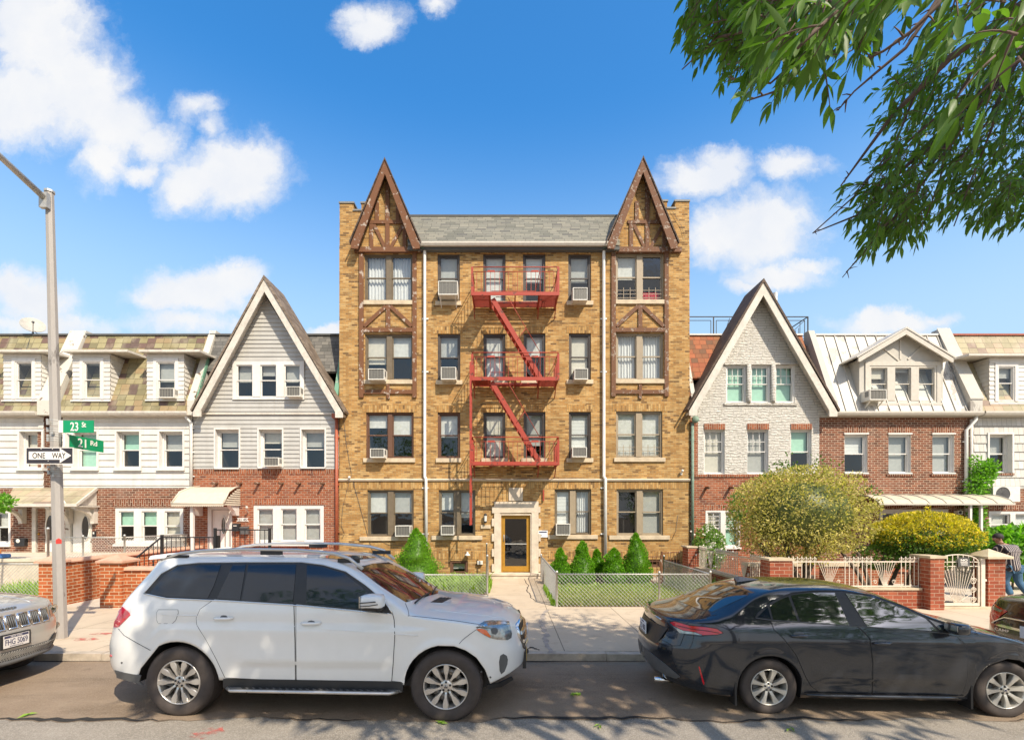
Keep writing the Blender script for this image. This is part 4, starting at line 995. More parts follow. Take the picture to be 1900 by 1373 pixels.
window(ha, tri, YF, rec=.04, mt='white', n=3, casing=.14, mull=.27, sash=.035, blinds=[(.5,'blindgrey'),(.3,'blindgrey'),(.5,'blindgrey')], proud=.03)
window(ha, gw, YF, rec=.09, mt='white', n=3, casing=.13, mull=.27, sash=.04, blinds=[(.95,'blindgrey')], ratios=[1,1,1], sill=(gw[0]-.03,gw[1]+.03,.09,.07,'white'))
gable(ha, (358,764), (636,766), (490,518), .21, 16.58, 18.05, M['bshingle'], M['offwhite'])
party_wall(ha, -11.02, -10.78, M['peelwhite'], .3); 
mb = MB(); mb.prismx([(YM0-.02,ZM0+.1),(YM0-.02,ZM0+.33),(YM0+.75,ZM0+2.3),(YM0+.75,ZM0+2.0)], -10.779, -10.74); mb.build('flashing', M['peelgreen'], ha)
mb = MB(); mb.prismx([(YM0,ZM0+.15),(YM0,ZM0+.35),(YM0+.8,ZM0+2.35),(YM0+.8,ZM0+2.1)], ux(629)-.16, ux(629)-.012); mb.build('flashing', M['peelgreen'], ha)
downpipe(ha, 624.5, 776, 1040, 'redpipe', .055); mb = MB(); mb.box(ux(619),ux(632),YF-.2,YF-.03,vz(777),vz(769)); mb.build('rain_head', M['redpipe'], ha)
for u in (403,448,481,525,557,601):
    mb = MB(); mb.tube([(ux(u),YF+.05,vz(897)),(ux(u),YF-.28,vz(897))], .045, 8); mb.build('beam_stub', M['rbrick'] if False else M['woodpeel'], ha)
x0,x1,z0,z1 = dr_
mb = MB(); mb.box(x0,x0+.12,YF-.02,YF+.1,z0,z1); mb.box(x1-.10,x1,YF-.02,YF+.1,z0,z1); mb.box(x0+.121,x1-.101,YF-.02,YF+.1,z1-.10,z1); mb.build('door_frame', M['white'], ha)
oval_door(ha, 393,426,946,1040, 413.5,975,8,30, YF+.06)
# awning of ivory sheet over the door
aw = MB(); yo_ = YF-1.0; axl, axr = ux(318,yo_), ux(447,YF-.1); zt, zo = vz(903.5), vz(934,yo_)
axt = ux(371)
tl, tr = (ux(371)+.0), ux(446)
prof = [(YF-.02, zt), (YF-.35, zt-.05), (YF-.72, zt-.22), (yo_, zo)]
for (ya, za), (yb_, zb2) in zip(prof[:-1], prof[1:]):
    fa, fb = (YF-ya)/1.0, (YF-yb_)/1.0
    XL = lambda f: tl+(axl-tl)*f; XR = lambda f: tr+(ux(399,yo_)-tr)*0
    aw.add([(XL(fa),ya,za),(tr,ya,za),(tr,yb_,zb2),(XL(fb),yb_,zb2)], [(0,3,2,1)]); aw.add([(XL(fa),ya,za-.02),(tr,ya,za-.02),(tr,yb_,zb2-.02),(XL(fb),yb_,zb2-.02)], [(0,1,2,3)])
n = 26
for k in range(n):       # scalloped valance along the front
    a, b = axl+(tr-axl)*k/n, axl+(tr-axl)*(k+1)/n; m_ = (a+b)/2
    aw.prism([(a,zo+.01),(a,zo-.06),(m_-.02,zo-.10),(m_+.02,zo-.10),(b,zo-.06),(b,zo+.01)], yo_-.012, yo_)
for k in range(8):       # louvred right cheek
    f0, f1 = k/8, (k+.82)/8; z_a = zo-.05+(zt-zo)*f0; z_b = zo-.05+(zt-zo)*f1
    ya = yo_+(YF-yo_)*max(0, f0-.12)*1.0; aw.add([(tr+.005,ya,z_a),(tr+.005,YF,z_a),(tr-.015,YF,z_b),(tr-.015,ya+.03,z_b)], [(0,1,2,3)])
aw.tube([(tr,y,z+.015) for y,z in prof], .03, 6); aw.tube([(tl+(axl-tl)*(YF-y),y,z+.015) for y,z in prof], .03, 6); aw.tube([(axl,yo_,zo),(tr,yo_,zo)], .025, 6)
aw.build('awning', M['awning'], ha)
mb = MB(); yo2 = YF-.8; x = ux(357,yo2); mb.box(x-.05,x+.05,yo2-.05,yo2+.05,.9,zo+.12); mb.build('awning_post', M['white'], ha)
for u in (373, 440):
    mb = MB(); x = ux(u); mb.prismx([(YF-.001,vz(957)),(YF-.001,vz(936)),(YF-.5,vz(938)),(YF-.45,vz(942)),(YF-.28,vz(948)),(YF-.18,vz(956))], x-.07, x+.07); mb.build('awning_bracket', M['white'], ha)
# house number, lamp
mb = MB(); x0,x1,z0,z1 = rect(440,461.5,960.5,967); mb.prism([(x0,z0),(x0+.05,(z0+z1)/2),(x0,z1),(x1,z1),(x1-.05,(z0+z1)/2),(x1,z0)], YF-.025, YF-.001)
text_mb(mb, '21 45', ((x0+x1)/2,YF-.026,(z0+z1)/2), (1,0,0), (0,0,1), .29, .085, 1, .01); mb.build('number_plate', [M['white'], M['signblack']], ha)
mb = MB(); mb.bar((ux(460),YF,vz(951)),(ux(464),YF-.22,vz(944)),.03,.03); mb.sphere((ux(464.5),YF-.24,vz(941.5)),.05,8); mb.build('wall_lamp', M['offwhite'], ha)
# ---------------------------------------------------------------- white clapboard house
xl, xr = ux(358)-3.86-.42, ux(358)-.01; xl = -15.55
hb = thing('row_house', 'white clapboard row house with two box dormers in a mottled slate roof', 'row house', ((xl+xr)/2, YF, ZG))
def clap_house(root, xl, xr, ups, brick_holes, lapm='siding'):
    shell(root, xl, xr, M['bbrick']); mansard(root, xl, xr, M['slate']); gutter(root, xl-.02, xr)
    zb_ = vz(905); mb = MB()
    wall(mb, [(xl,zb_),(xr,zb_),(xr,ZM0-.06),(xl,ZM0-.06)], ups, YF, depth=.27, mi=0, mi_in=1, lap=.03, course=.222, jamb=2); mb.build('siding', [M[lapm], M['room'], M['white']], root)
    mb = MB(); wall(mb, [(xl,ZG),(xr,ZG),(xr,zb_-.001),(xl,zb_-.001)], brick_holes, YF, depth=.14, mi=0, mi_in=1); mb.build('wall', [M['bbrick'], M['room']], root)
    for r_ in ups:
        mb = MB(); mb.box(r_[0]-.06,r_[0]-.001,YF-.05,YF,r_[2],r_[3]); mb.box(r_[1]+.001,r_[1]+.06,YF-.05,YF,r_[2],r_[3]); mb.box(r_[0]-.06,r_[1]+.06,YF-.05,YF,r_[3]+.001,r_[3]+.06); mb.box(r_[0]-.08,r_[1]+.08,YF-.1,YF+.1,r_[2]-.10,r_[2]-.001); mb.build('window_trim', M['white'], root)
ub = [rect(138,181,801,868), rect(218,260,801,868), rect(297,340,801,868)]
gb = rect(213,340,942,1009); d1 = rect(122,171,940,1032)
clap_house(hb, xl, xr, ub, [gb, d1])
bl = [[(.97,'blindgreen')], [(.45,'blindgreen'),], [(.5,'blindgrey')]]
for r_, b in zip(ub, bl): window(hb, r_, YF, rec=.20, mt='white', casing=.05, sash=.035, blinds=b)
window(hb, gb, YF, rec=.09, mt='white', n=3, casing=.12, mull=.27, sash=.04, blinds=[(.48,'blindgreen'),(.48,'blindgreen'),(.95,'blindwarm')], sill=(gb[0]-.03,gb[1]+.03,.08,.07,'white'))
mb = Soldiers(); soldier(mb, gb[0]-.05, gb[1]+.1, vz(939), vz(926.5), YF); soldier(mb, gb[0]-.3, gb[1]+.3, vz(1018), vz(1012), YF); mb.build('soldier_course', M['bsold'], hb)
dormer(hb, 135,205,657,744,(117,237),(155,187.5,671,739),M['siding'],.02, blinds=[(.04,'blindgrey')])
dormer(hb, 273,342,657,743,(258,371),(291,326,671,739),M['siding'],.02, blinds=[(.52,'blindgrey')])
party_wall(hb, -16.2, -15.6, M['peelwhite'], .3)
downpipe(hb, 354.5, 776, 910, 'downpipe', .055, jog=(349,769))
x0,x1,z0,z1 = d1
mb = MB(); mb.box(x0,x0+.17,YF-.02,YF+.1,z0,z1); mb.box(x1-.05,x1,YF-.02,YF+.1,z0,z1); mb.box(x0+.171,x1-.051,YF-.02,YF+.1,z1-.05,z1); mb.build('door_frame', M['peelwhite'], hb)
oval_door(hb, 133,168.5,943,1032, 157,979,13,42, YF+.05)
mb = MB(); mb.box(ux(173),ux(179),YF-.05,YF-.001,vz(995),vz(985)); mb.box(ux(174.5),ux(177),YF-.056,YF-.0501,vz(990.5),vz(987),1); mb.build('door_bell_box', [M['black'], M['acwhite']], hb)
def porch(root, u0, u1, ul, ur, br):
    """slated pent roof on curved brackets"""
    yo_ = YF-.95; mb = MB(); zt, zo = vz(905), vz(934,yo_)
    a, b, c, d = ux(ul), ux(ur), ux(u0,yo_), ux(u1,yo_)
    mb.hexa([(c,yo_,zo-.06),(d,yo_,zo-.06),(b,YF-.002,zt-.06),(a,YF-.002,zt-.06)], [(c,yo_,zo),(d,yo_,zo),(b,YF-.002,zt),(a,YF-.002,zt)])
    p = mb.build('porch_roof', M['slate_pale'], root)
    q = MB(); mb = q; mb.box(c,d,yo_-.03,yo_-.001,zo-.10,zo-.005); mb.box(c+.05,d-.02,yo_+.001,YF-.03,zo-.11,zo-.065)
    mb.bar((d,yo_,zo-.03),(b,YF-.02,zt-.03),.05,.09); mb.prismx([(yo_,zo-.05),(YF-.01,zt-.05),(YF-.01,zo-.05)], b-.06, b-.02)
    q.build('porch_frame', M['offwhite'], p)
    for u in br:
        x = ux(u); mb = MB()
        z9 = vz(971); A_ = [(YF-.82+.70*math.cos(t), z9+(zo-.17-z9)*math.sin(t)) for t in [k*math.pi/2/8 for k in range(9)]]
        for (ya, za), (yb_, zb2) in zip(A_[:-1], A_[1:]): mb.bar((x,ya,za),(x,yb_,zb2),.13,.09)
        mb.box(x-.07,x+.07,YF-.16,YF-.001,z9,zo-.112); mb.box(x-.07,x+.07,YF-.9,YF-.161,zo-.17,zo-.112); mb.build('porch_bracket', M['offwhite'], p)
porch(hb, 122, 143, 100, 181, (178, 132))
# ---------------------------------------------------------------- white house cut by the left edge of the picture
xl, xr = ux(-180), -16.21
hc = thing('row_house', 'white clapboard row house behind the street sign pole at the left edge', 'row house', ((xl+xr)/2, YF, ZG))
uc = [rect(38,79,801,868), rect(-60,-18,801,868)]; gc = rect(-45,19.5,946,1010); d0 = rect(60,104,940,1030)
clap_house(hc, xl, xr, uc, [gc, d0])
for r_ in uc: window(hc, r_, YF, rec=.20, mt='white', casing=.05, sash=.035, blinds=[(.97,'blindwarm')])
window(hc, gc, YF, rec=.09, mt='white', n=2, casing=.1, mull=.2, blinds=[(.5,'blind')], sill=(gc[0]-.03,gc[1]+.03,.08,.07,'white'))
dormer(hc, 7,77,657,744,(-14,92),(29,60.5,671,739),M['siding'],.02, blinds=[(.04,'blindgrey')])
x0,x1,z0,z1 = d0
mb = MB(); mb.box(x0,x0+.13,YF-.02,YF+.1,z0,z1); mb.box(x1-.05,x1,YF-.02,YF+.1,z0,z1); mb.box(x0+.131,x1-.051,YF-.02,YF+.1,z1-.05,z1); mb.build('door_frame', M['offwhite'], hc)
oval_door(hc, 68,102,943,1030, 92,979,15,45, YF+.05, hu=72)
porch(hc, 8, 121, 25, 99, (46,))
mb = MB(); mb.box(ux(33),ux(52),YF-.13,YF-.001,vz(1013),vz(999)); 
mb.lathe([(0,-.002),(.07,-.002),(.07,.004),(0,.004)],12,1,'y',(ux(40),YF-.131,vz(1003)))
solo('mailbox', mb, [M['black'], M['acwhite']], 'black wall mailbox left of the white oval glass door near the pole', 'mailbox', bevel=.01)
# ---------------------------------------------------------------- stone faced gabled house (right)
xl, xr = ux(1281), ux(1520)
hd = thing('row_house', 'row house with a white painted stone gable and red clay roof tiles', 'row house', ((xl+xr)/2, YF, ZG))
shell(hd, xl, xr, M['rbrick']); mansard(hd, xl, xr, M['rtile'], 'white', 17.3)
zb_ = vz(880); ud = [rect(1306,1345,797,879), rect(1386,1426,797,879), rect(1467,1506,797,879)]; tri = [rect(1347,1384,678,747), rect(1392.5,1428.5,678,747), rect(1438,1474.5,678,747)]
xs_ = ux(1295)
mb = MB(); wall(mb, [(xs_,zb_),(xr,zb_),(xr,vz(774)),(xs_,vz(774))], ud, YF, depth=.22, mi=0, mi_in=1, jamb=2)
wall(mb, [(xl,vz(774)+.001),(ux(1545),vz(774)+.001),(ux(1417),vz(548))], tri, YF-.001, depth=.18, mi=0, mi_in=1, jamb=2); mb.build('stone_front', [M['ledge'], M['room'], M['white']], hd)
mb = MB()
for u in (1388.2, 1433.2): mb.tube([(ux(u),YF-.02,vz(747)),(ux(u),YF-.05,vz(742)),(ux(u),YF-.05,vz(678))], .075, 8)
mb.box(ux(1343),ux(1479),YF-.06,YF-.002,vz(677.5),vz(674)); mb.box(ux(1343),ux(1479),YF-.05,YF-.002,vz(752),vz(747.5)); mb.build('window_surround', M['ledge'], hd)
gd = rect(1309,1373,947,1015)
mb = MB(); wall(mb, [(xl,ZG),(xr,ZG),(xr,zb_-.001),(xl,zb_-.001)], [gd], YF, depth=.14, mi=0, mi_in=1); mb.box(xl, xs_-.001, YF, YF+.2, zb_, vz(774)); mb.build('wall', [M['rbrick'], M['room']], hd)
mb = Soldiers()
for r_ in ud: soldier(mb, r_[0], r_[1], r_[3]+.002, r_[3]+.2, YF-.02)
soldier(mb, xl, xr, zb_-.09, zb_-.004, YF-.03); soldier(mb, gd[0]-.05, gd[1]+.05, gd[3]+.002, gd[3]+.2, YF); mb.build('soldier_course', M['rsold'], hd)
for i, r_ in enumerate(ud): window(hd, r_, YF, rec=.14, mt='white', casing=.045, sash=.032, blinds=[[(.97,'blindwarm')],[(.97,'blindgrey')],[(.5,'blindgreen')]][i], muntin=(3,2) if i < 2 else None)
for r_ in tri: window(hd, r_, YF-.001, rec=.10, mt='white', casing=.055, sash=.03, blinds=[(.97,'blindgreen')], muntin=(3,2))
window(hd, gd, YF, rec=.06, mt='white', n=2, casing=.06, mull=.16, blinds=[(.97,'blindwarm'),(.97,'blindgreen')], muntin=(2,4), sill=(gd[0]-.03,gd[1]+.03,.07,.06,'white'))
gable(hd, (1279,762), (1554,764), (1416.8,524), .22, 16.58, 17.9, M['dshingle'], M['offwhite'])
for u in (1310,1354):
    mb = MB(); mb.tube([(ux(u),YF+.05,vz(905)),(ux(u),YF-.28,vz(905))], .05, 8); mb.build('beam_stub', M['wood'], hd)
downpipe(hd, 1285, 785, 1012, 'greenpipe', .05); mb = MB(); mb.sphere((ux(1287),YF-.16,vz(780)),(.13,.1,.13),10); mb.build('rain_head', M['greenpipe'], hd)
party_wall(hd, 11.2, 11.42, M['stucco'], .3); 
mb = MB(); mb.prismx([(YM0,ZM0+.15),(YM0,ZM0+.32),(YM1,ZM1+.15),(YM1,ZM1)], xl, xl+.14); mb.build('flashing', M['peelwhite'], hd)
mb = MB(); x = ux(1438,18.3); mb.tube([(x,18.3,ZM1-.02),(x,18.3,vz(544,18.3))], .09, 10); mb.build('vent_pipe', M['galv'], hd)
# ---------------------------------------------------------------- brick house with the metal roof
xl, xr = ux(1520)+.002, ux(1806)
he = thing('row_house', 'brown brick row house with a pale standing seam roof and gabled dormer', 'row house', ((xl+xr)/2, YF, ZG))
shell(he, xl, xr, M['bbrick']); rf = mansard(he, 11.43, xr, M['metal_roof'], 'white')
mb = MB(); k = 11.75
while k < xr-.1:
    mb.bar((k,YM0-.01,ZM0+.01),(k,YM1-.01,ZM1+.01),.022,.05,up=(0,-.9,.35)); k += .38
mb.build('seam', M['metal_roof'], rf); gutter(he, ux(1551,16.7), xr+.1, 'greige')
ue = [rect(1567,1609.5,806,878), rect(1648.5,1690,806,878), rect(1730,1770.5,806,878)]; ge = rect(1632,1760,945,1012)
zt = ZM0-.06
mb = MB(); wall(mb, [(xl,ZG),(xr,ZG),(xr,zt),(xl,zt)], ue+[ge], YF, depth=.22, mi=0, mi_in=1, jamb=2); mb.build('wall', [M['bbrick'], M['room'], M['white']], he)
mb = Soldiers()
for r_ in ue: soldier(mb, r_[0]-.02, r_[1]+.02, r_[3]+.06, r_[3]+.28, YF); soldier(mb, r_[0]-.08, r_[1]+.08, r_[2]-.1, r_[2]-.03, YF-.03)
soldier(mb, ux(1622), ux(1800), vz(943), vz(932), YF); mb.build('soldier_course', M['bsold'], he)
for i, r_ in enumerate(ue):
    window(he, r_, YF, rec=.14, mt='white', casing=.05, sash=.035, blinds=[[(.45,'venetian')],[(.97,'blindgrey')],[(.97,'blindgrey')]][i])
    mb = MB(); mb.box(r_[0]-.03,r_[1]+.03,YF-.04,YF+.02,r_[3]+.001,r_[3]+.05); mb.box(r_[0]-.02,r_[1]+.02,YF-.05,YF+.05,r_[2]-.028,r_[2]+.02); mb.build('window_trim', M['white'], he)
window(he, ge, YF, rec=.08, mt='white', n=3, casing=.11, mull=.2, blinds=[None])
# gabled dormer of stucco
yd = YM0+.17; x0, x1, zb_, zt = ux(1594.5,yd), ux(1749.5,yd), vz(751,yd), vz(667,yd); tri = rect(1612,1737,679,746,yd)
xa_, za_ = ux(1682,yd), vz(617,yd)
mb = MB(); wall(mb, [(x0,zb_),(x1,zb_),(x1,zt),(xa_,za_),(x0,zt)], [tri], yd, depth=.1, mi=0, mi_in=1, room=.45)
for x in (x0, x1): mb.add([(x,yd,zb_),(x,my(zt)+.02,zt),(x,yd,zt)], [(0,1,2)])
dm_ = mb.build('dormer', [M['stucco'], M['room']], he)
mb = MB(); P = lambda u, v: (ux(u,yd), vz(v,yd))
def strip(a, b, w): 
    (p, q), (r, s) = P(*a), P(*b); d = Vector((r-p, s-q)).normalized(); n = Vector((-d.y, d.x))*w/2
    mb.prism([(p-n.x,q-n.y),(r-n.x,s-n.y),(r+n.x,s+n.y),(p+n.x,q+n.y)], yd-.025, yd-.001)
strip((1670,622),(1670,667),.06); strip((1638,645),(1667,669),.06); strip((1708,645),(1684,667),.06); 
for a, b, c, d in ((1604.5,1612,671.5,751),(1737,1744,671.5,751)): mb.box(*[ux(a,yd),ux(b,yd)], yd-.04, yd-.0005, vz(d,yd), vz(c,yd))
mb.box(ux(1612,yd),ux(1737,yd),yd-.04,yd-.0005,vz(679,yd),vz(671.5,yd)); mb.box(ux(1603,yd),ux(1746,yd),yd-.08,yd-.0005,vz(752,yd)-.02,vz(748,yd)); mb.build('dormer_trim', M['greige'], dm_)
window(he, tri, yd, rec=.05, mt='greige', n=3, casing=.07, mull=.27, sash=.03, blinds=[(.3,'blindwarm'),(.1,'blindgrey'),None])
yr = yd-.3; rk = MB(); xl_, zl_, xr_, zr_, xc_, zc_ = ux(1593,yr), vz(664,yr), ux(1769.5,yr), vz(665,yr), ux(1682,yr), vz(610,yr)
for sx, sz in ((xl_,zl_),(xr_,zr_)): 
    s = 1 if sx > xc_ else -1; rk.prism([(xc_,zc_),(sx,sz),(sx,sz-.12),(sx-s*.05,sz-.13),(xc_,zc_-.19)], yr, yr+.05)
rk.build('bargeboard', M['greige'], dm_)
rk = MB()
for sx, sz in ((xl_,zl_),(xr_,zr_)):
    e = .05*(1 if sx > xc_ else -1); yb_ = my(zc_)+.1; yk = my(sz)+.1
    rk.hexa([(xc_,yr-.02,zc_+.003),(sx+e,yr-.02,sz+.003),(sx+e,yk,sz+.003),(xc_,yb_,zc_+.003)], [(xc_,yr-.02,zc_+.07),(sx+e*1.5,yr-.02,sz+.05),(sx+e*1.5,yk,sz+.05),(xc_,yb_,zc_+.07)])
rk.build('dormer_roof', M['metal_roof'], dm_)
party_wall(he, 16.0, 16.42, M['metal_roof'], .34, M['stucco'])
downpipe(he, 1793, 790, 1010, 'downpipe', .055, jog=(1806,773)); downpipe(he, 1802.5, 778, 1010, 'offwhite', .05)
# long curved canopy over the ground floor
mb = MB(); ya = YF-.02; pr = [(ya,vz(918)),(YF-.35,vz(918.5)),(YF-.75,vz(922)),(YF-1.1,vz(928,YF-.6)),(YF-1.25,vz(934,YF-1.2))]
cx0, cx1 = ux(1600,YF-.5), ux(1862,YF-.9)
for (a, b), (c, d) in zip(pr[:-1], pr[1:]):
    mb.add([(cx0,a,b),(cx1,a,b),(cx1,c,d),(cx0,c,d)], [(0,3,2,1)], 0, True); mb.add([(cx0,a,b-.012),(cx1,a,b-.012),(cx1,c,d-.012),(cx0,c,d-.012)], [(0,1,2,3)], 0, True)
for k in range(9): x = cx0+(cx1-cx0)*k/8; mb.tube([(x,a,b+.012) for a, b in pr], .016, 5, 1)
mb.bar((cx0,YF-1.26,pr[-1][1]-.02),(cx1,YF-1.26,pr[-1][1]-.02),.03,.06,1)
for k in range(1, 8, 2):
    x = cx0+(cx1-cx0)*k/8; mb.bar((x,YF-.02,vz(944)),(x,YF-1.2,pr[-1][1]-.03),.025,.025,1); mb.bar((x,YF-.6,vz(941)),(x,YF-.6,pr[2][1]),.02,.02,1)
mb.build('canopy', [M['canopy'], M['greige']], he)
for u in (1792, 1812):
    mb = MB(); y = YF-1.15; x = ux(u+8,y); mb.box(x-.035,x+.035,y-.035,y+.035,.13,vz(936,y)); mb.build('canopy_post', M['white'], he)
mb = MB(); mb.box(ux(1768),ux(1777),YF-.2,YF-.03,vz(954),vz(947)); mb.bar((ux(1783),YF,vz(945)),(ux(1777),YF-.1,vz(949)),.03,.03); mb.lathe([(.0,-.01),(.05,-.01),(.05,.0),(0,.0)],10,1,'y',(ux(1772),YF-.2,vz(950.5))); mb.build('security_camera', [M['acwhite'], M['black']], he)
# ---------------------------------------------------------------- white shingled house at the right edge
xl, xr = ux(1806)+.002, ux(2080)
hf = thing('row_house', 'white shingle sided row house with a pale slate roof at the right edge', 'row house', ((xl+xr)/2, YF, ZG))
shell(hf, xl, xr, M['bbrick']); mansard(hf, 16.43, xr, M['slate_pale'], 'redpipe'); gutter(hf, xl+.05, xr, 'greige')
uf = [rect(1834,1876,806,877), rect(1985,2027,806,877)]; gf = rect(1835,1960,948,998); zb_ = vz(906)
mb = MB(); wall(mb, [(xl,zb_),(xr,zb_),(xr,ZM0-.06),(xl,ZM0-.06)], uf, YF, depth=.27, mi=0, mi_in=1, lap=.025, course=.30, jamb=2); mb.build('siding', [M['asbestos'], M['room'], M['white']], hf)
mb = MB(); wall(mb, [(xl,ZG),(xr,ZG),(xr,zb_-.001),(xl,zb_-.001)], [gf], YF, depth=.14, mi=0, mi_in=1); mb.build('wall', [M['bbrick'], M['room']], hf)
mb = Soldiers(); soldier(mb, gf[0]-.05, xr, gf[3]+.05, gf[3]+.2, YF)
for r_ in uf: soldier(mb, r_[0]-.04, r_[1]+.06, r_[2]-.09, r_[2]-.02, YF-.05)
mb.build('soldier_course', M['bsold'], hf)
for r_ in uf:
    window(hf, r_, YF, rec=.2, mt='white', casing=.05, sash=.035, blinds=[(.5,'blindgrey')])
    mb = MB(); mb.box(r_[0]-.06,r_[0]-.001,YF-.05,YF,r_[2],r_[3]); mb.box(r_[1]+.001,r_[1]+.06,YF-.05,YF,r_[2],r_[3]); mb.box(r_[0]-.06,r_[1]+.06,YF-.05,YF,r_[3]+.001,r_[3]+.06); mb.build('window_trim', M['white'], hf)
window(hf, gf, YF, rec=.09, mt='white', n=2, casing=.1, mull=.18, blinds=[(.6,'blind'),(.97,'venetian')], ratios=[1,2], sill=(gf[0]-.03,gf[1],.07,.06,'white'))
dormer(hf, 1835,1925,664,749,(1797,1960),(1851,1882,680,743),M['siding'],.022, blinds=[(.3,'blindgrey')])

# ================================================================ things on the row houses
ac(294,322.5,720,738, 'small air conditioner in the right hand box dormer of the mottled slate roof', .3)
ac(531,557,717,735.5, 'air conditioner in the gable window of the grey sided house', .3)
ac(489,517,848.5,865, 'air conditioner under the middle upper window above the red brick', .34)
ac(303,336,991,1003, 'air conditioner in the ground floor window beside the ivory awning', .32, dark=True)
ac(1614,1645,722.5,742, 'air conditioner on brackets in the gabled stucco dormer', .42, y=YM0+.17, brackets=True)
t = thing('outdoor_unit', 'cream outdoor air conditioner with a round fan on the wall right of the vine', 'air conditioner', (ux(1867,YF-.4),YF,vz(930)))
mb = MB(); y = YF-.42; x0,x1,z0,z1 = ux(1843,y),ux(1893,y),vz(930.5,y),vz(902,y); mb.box(x0,x1,y,YF-.1,z0,z1)
for k in range(12): mb.box(x0-.006,x0-.001,y+.02,YF-.13,z0+.05+k*.035,z0+.062+k*.035,1)
for xx in (x0+.1,x1-.15): mb.bar((xx,YF,z0-.02),(xx,y+.05,z0-.02),.04,.04)
mb.build('case', [M['acwhite'], M['acdark']], t, bevel=.012)
mb = MB(); cx, cz, r = x0+.33, (z0+z1)/2, .22; mb.lathe([(r+.02,-.012),(r,-.012),(r,.002)],28,0,'y',(cx,y,cz)); mb.lathe([(r,-.003),(0,-.003)],28,1,'y',(cx,y,cz))
for k in range(1,7): mb.lathe([(r*k/7-.004,-.008),(r*k/7+.004,-.008)],28,0,'y',(cx,y,cz))
for k in range(10): a = k*math.pi/5; mb.bar((cx,y-.007,cz),(cx+r*math.cos(a),y-.007,cz+r*math.sin(a)),.005,.006)
mb.build('fan_guard', [M['greyplastic'], M['acdark']], t)
# satellite dish on the roof edge
t = thing('satellite_dish', 'grey satellite dish tilted on the slate roof edge left of the pole', 'satellite dish', (ux(60,18.1),18.1,ZM1))
c = Vector((ux(61,18.1),18.1,vz(607,18.1))); n = Vector((.55,-.55,.63)).normalized(); e1 = n.cross(Vector((0,0,1))).normalized(); e2 = e1.cross(n)
mb = MB(); rings = []
for i in range(6):
    q = i/5; rings.append([(c+(e1*math.cos(2*math.pi*k/28)*.36+e2*math.sin(2*math.pi*k/28)*.42)*q+n*(q*q*.10)) for k in range(28)])
for i in range(5): mb.add(rings[i]+rings[i+1], [(k,(k+1)%28,28+(k+1)%28,28+k) for k in range(28)], 0, True); mb.add([p-n*.012 for p in rings[i]+rings[i+1]], [(k,28+k,28+(k+1)%28,(k+1)%28) for k in range(28)], 0, True)
mb.build('reflector', M['acwhite'] if False else plain('dish grey', (.40,.37,.31), .6), t)
mb = MB(); mb.tube([c-n*.02,c-n*.16,(c.x-.05,18.2,ZM1)],.022,6); mb.box(c.x-.2,c.x-.0,18.05,18.2,c.z-.42,c.z-.34); mb.tube([c-e2*.38,c-e2*.3+n*.42],.012,5); mb.tube([c-n*.16,(c.x+.35,18.15,ZM1)],.01,5); mb.tube([c-n*.16,(c.x+.3,17.5,ZM1-.8)],.008,4); mb.sphere(c-e2*.3+n*.43,.045,8); mb.build('mount', M['greyplastic'], t)
# roof terrace railing
t = thing('roof_railing', 'black metal terrace railing on the flat roof behind the white stone gable', 'railing', (ux(1390,18.6),18.6,ZM1-.02))
yr = 18.6; zt, zb_ = vz(588,yr), ZM1-.02; mb = MB(); X = lambda u: ux(u,yr)
mb.bar((X(1270),yr,zt),(X(1499),yr,zt),.03,.03); mb.bar((X(1270),yr,zb_+.14),(X(1499),yr,zb_+.14),.025,.025)
for u in (1270,1324,1380,1440,1499): mb.bar((X(u),yr,zb_),(X(u),yr,zt),.035,.035)
for a, b in ((1274,1319),(1329,1362),(1462,1493)):
    mb.bar((X(a),yr,zt-.14),(X(b),yr,zt-.14),.02,.02); mb.bar((X(a),yr,zb_+.24),(X(b),yr,zb_+.24),.02,.02); mb.bar((X(a),yr,zb_+.24),(X(a),yr,zt-.14),.02,.02); mb.bar((X(b),yr,zb_+.24),(X(b),yr,zt-.14),.02,.02)
mb.bar((X(1342),yr,zb_+.2),(X(1354),yr,zt-.05),.02,.02); mb.bar((X(1462),yr,zb_+.24),(X(1493),yr,zt-.14),.02,.02)
for u in (1470,1476,1482): mb.bar((X(u),yr,zb_+.14),(X(u),yr,zb_+.24+(u-1462)*.015),.016,.016)
for u, dy in ((1280,1.2),(1300,1.2)): mb.bar((X(u),yr+dy,zb_+.3),(X(u+45),yr+dy,zb_+.3),.03,.03)
mb.build('frame', M['blackiron'], t)
mb = MB(); mb.bar((X(1499),yr,zt),(X(1499),yr+2.5,zt),.03,.03); mb.bar((X(1499),yr,zb_+.14),(X(1499),yr+2.5,zb_+.14),.025,.025)
for k in range(1,5): mb.bar((X(1499),yr+k*.5,zb_),(X(1499),yr+k*.5,zt),.016,.016)
mb.build('return_rail', M['blackiron'], t)
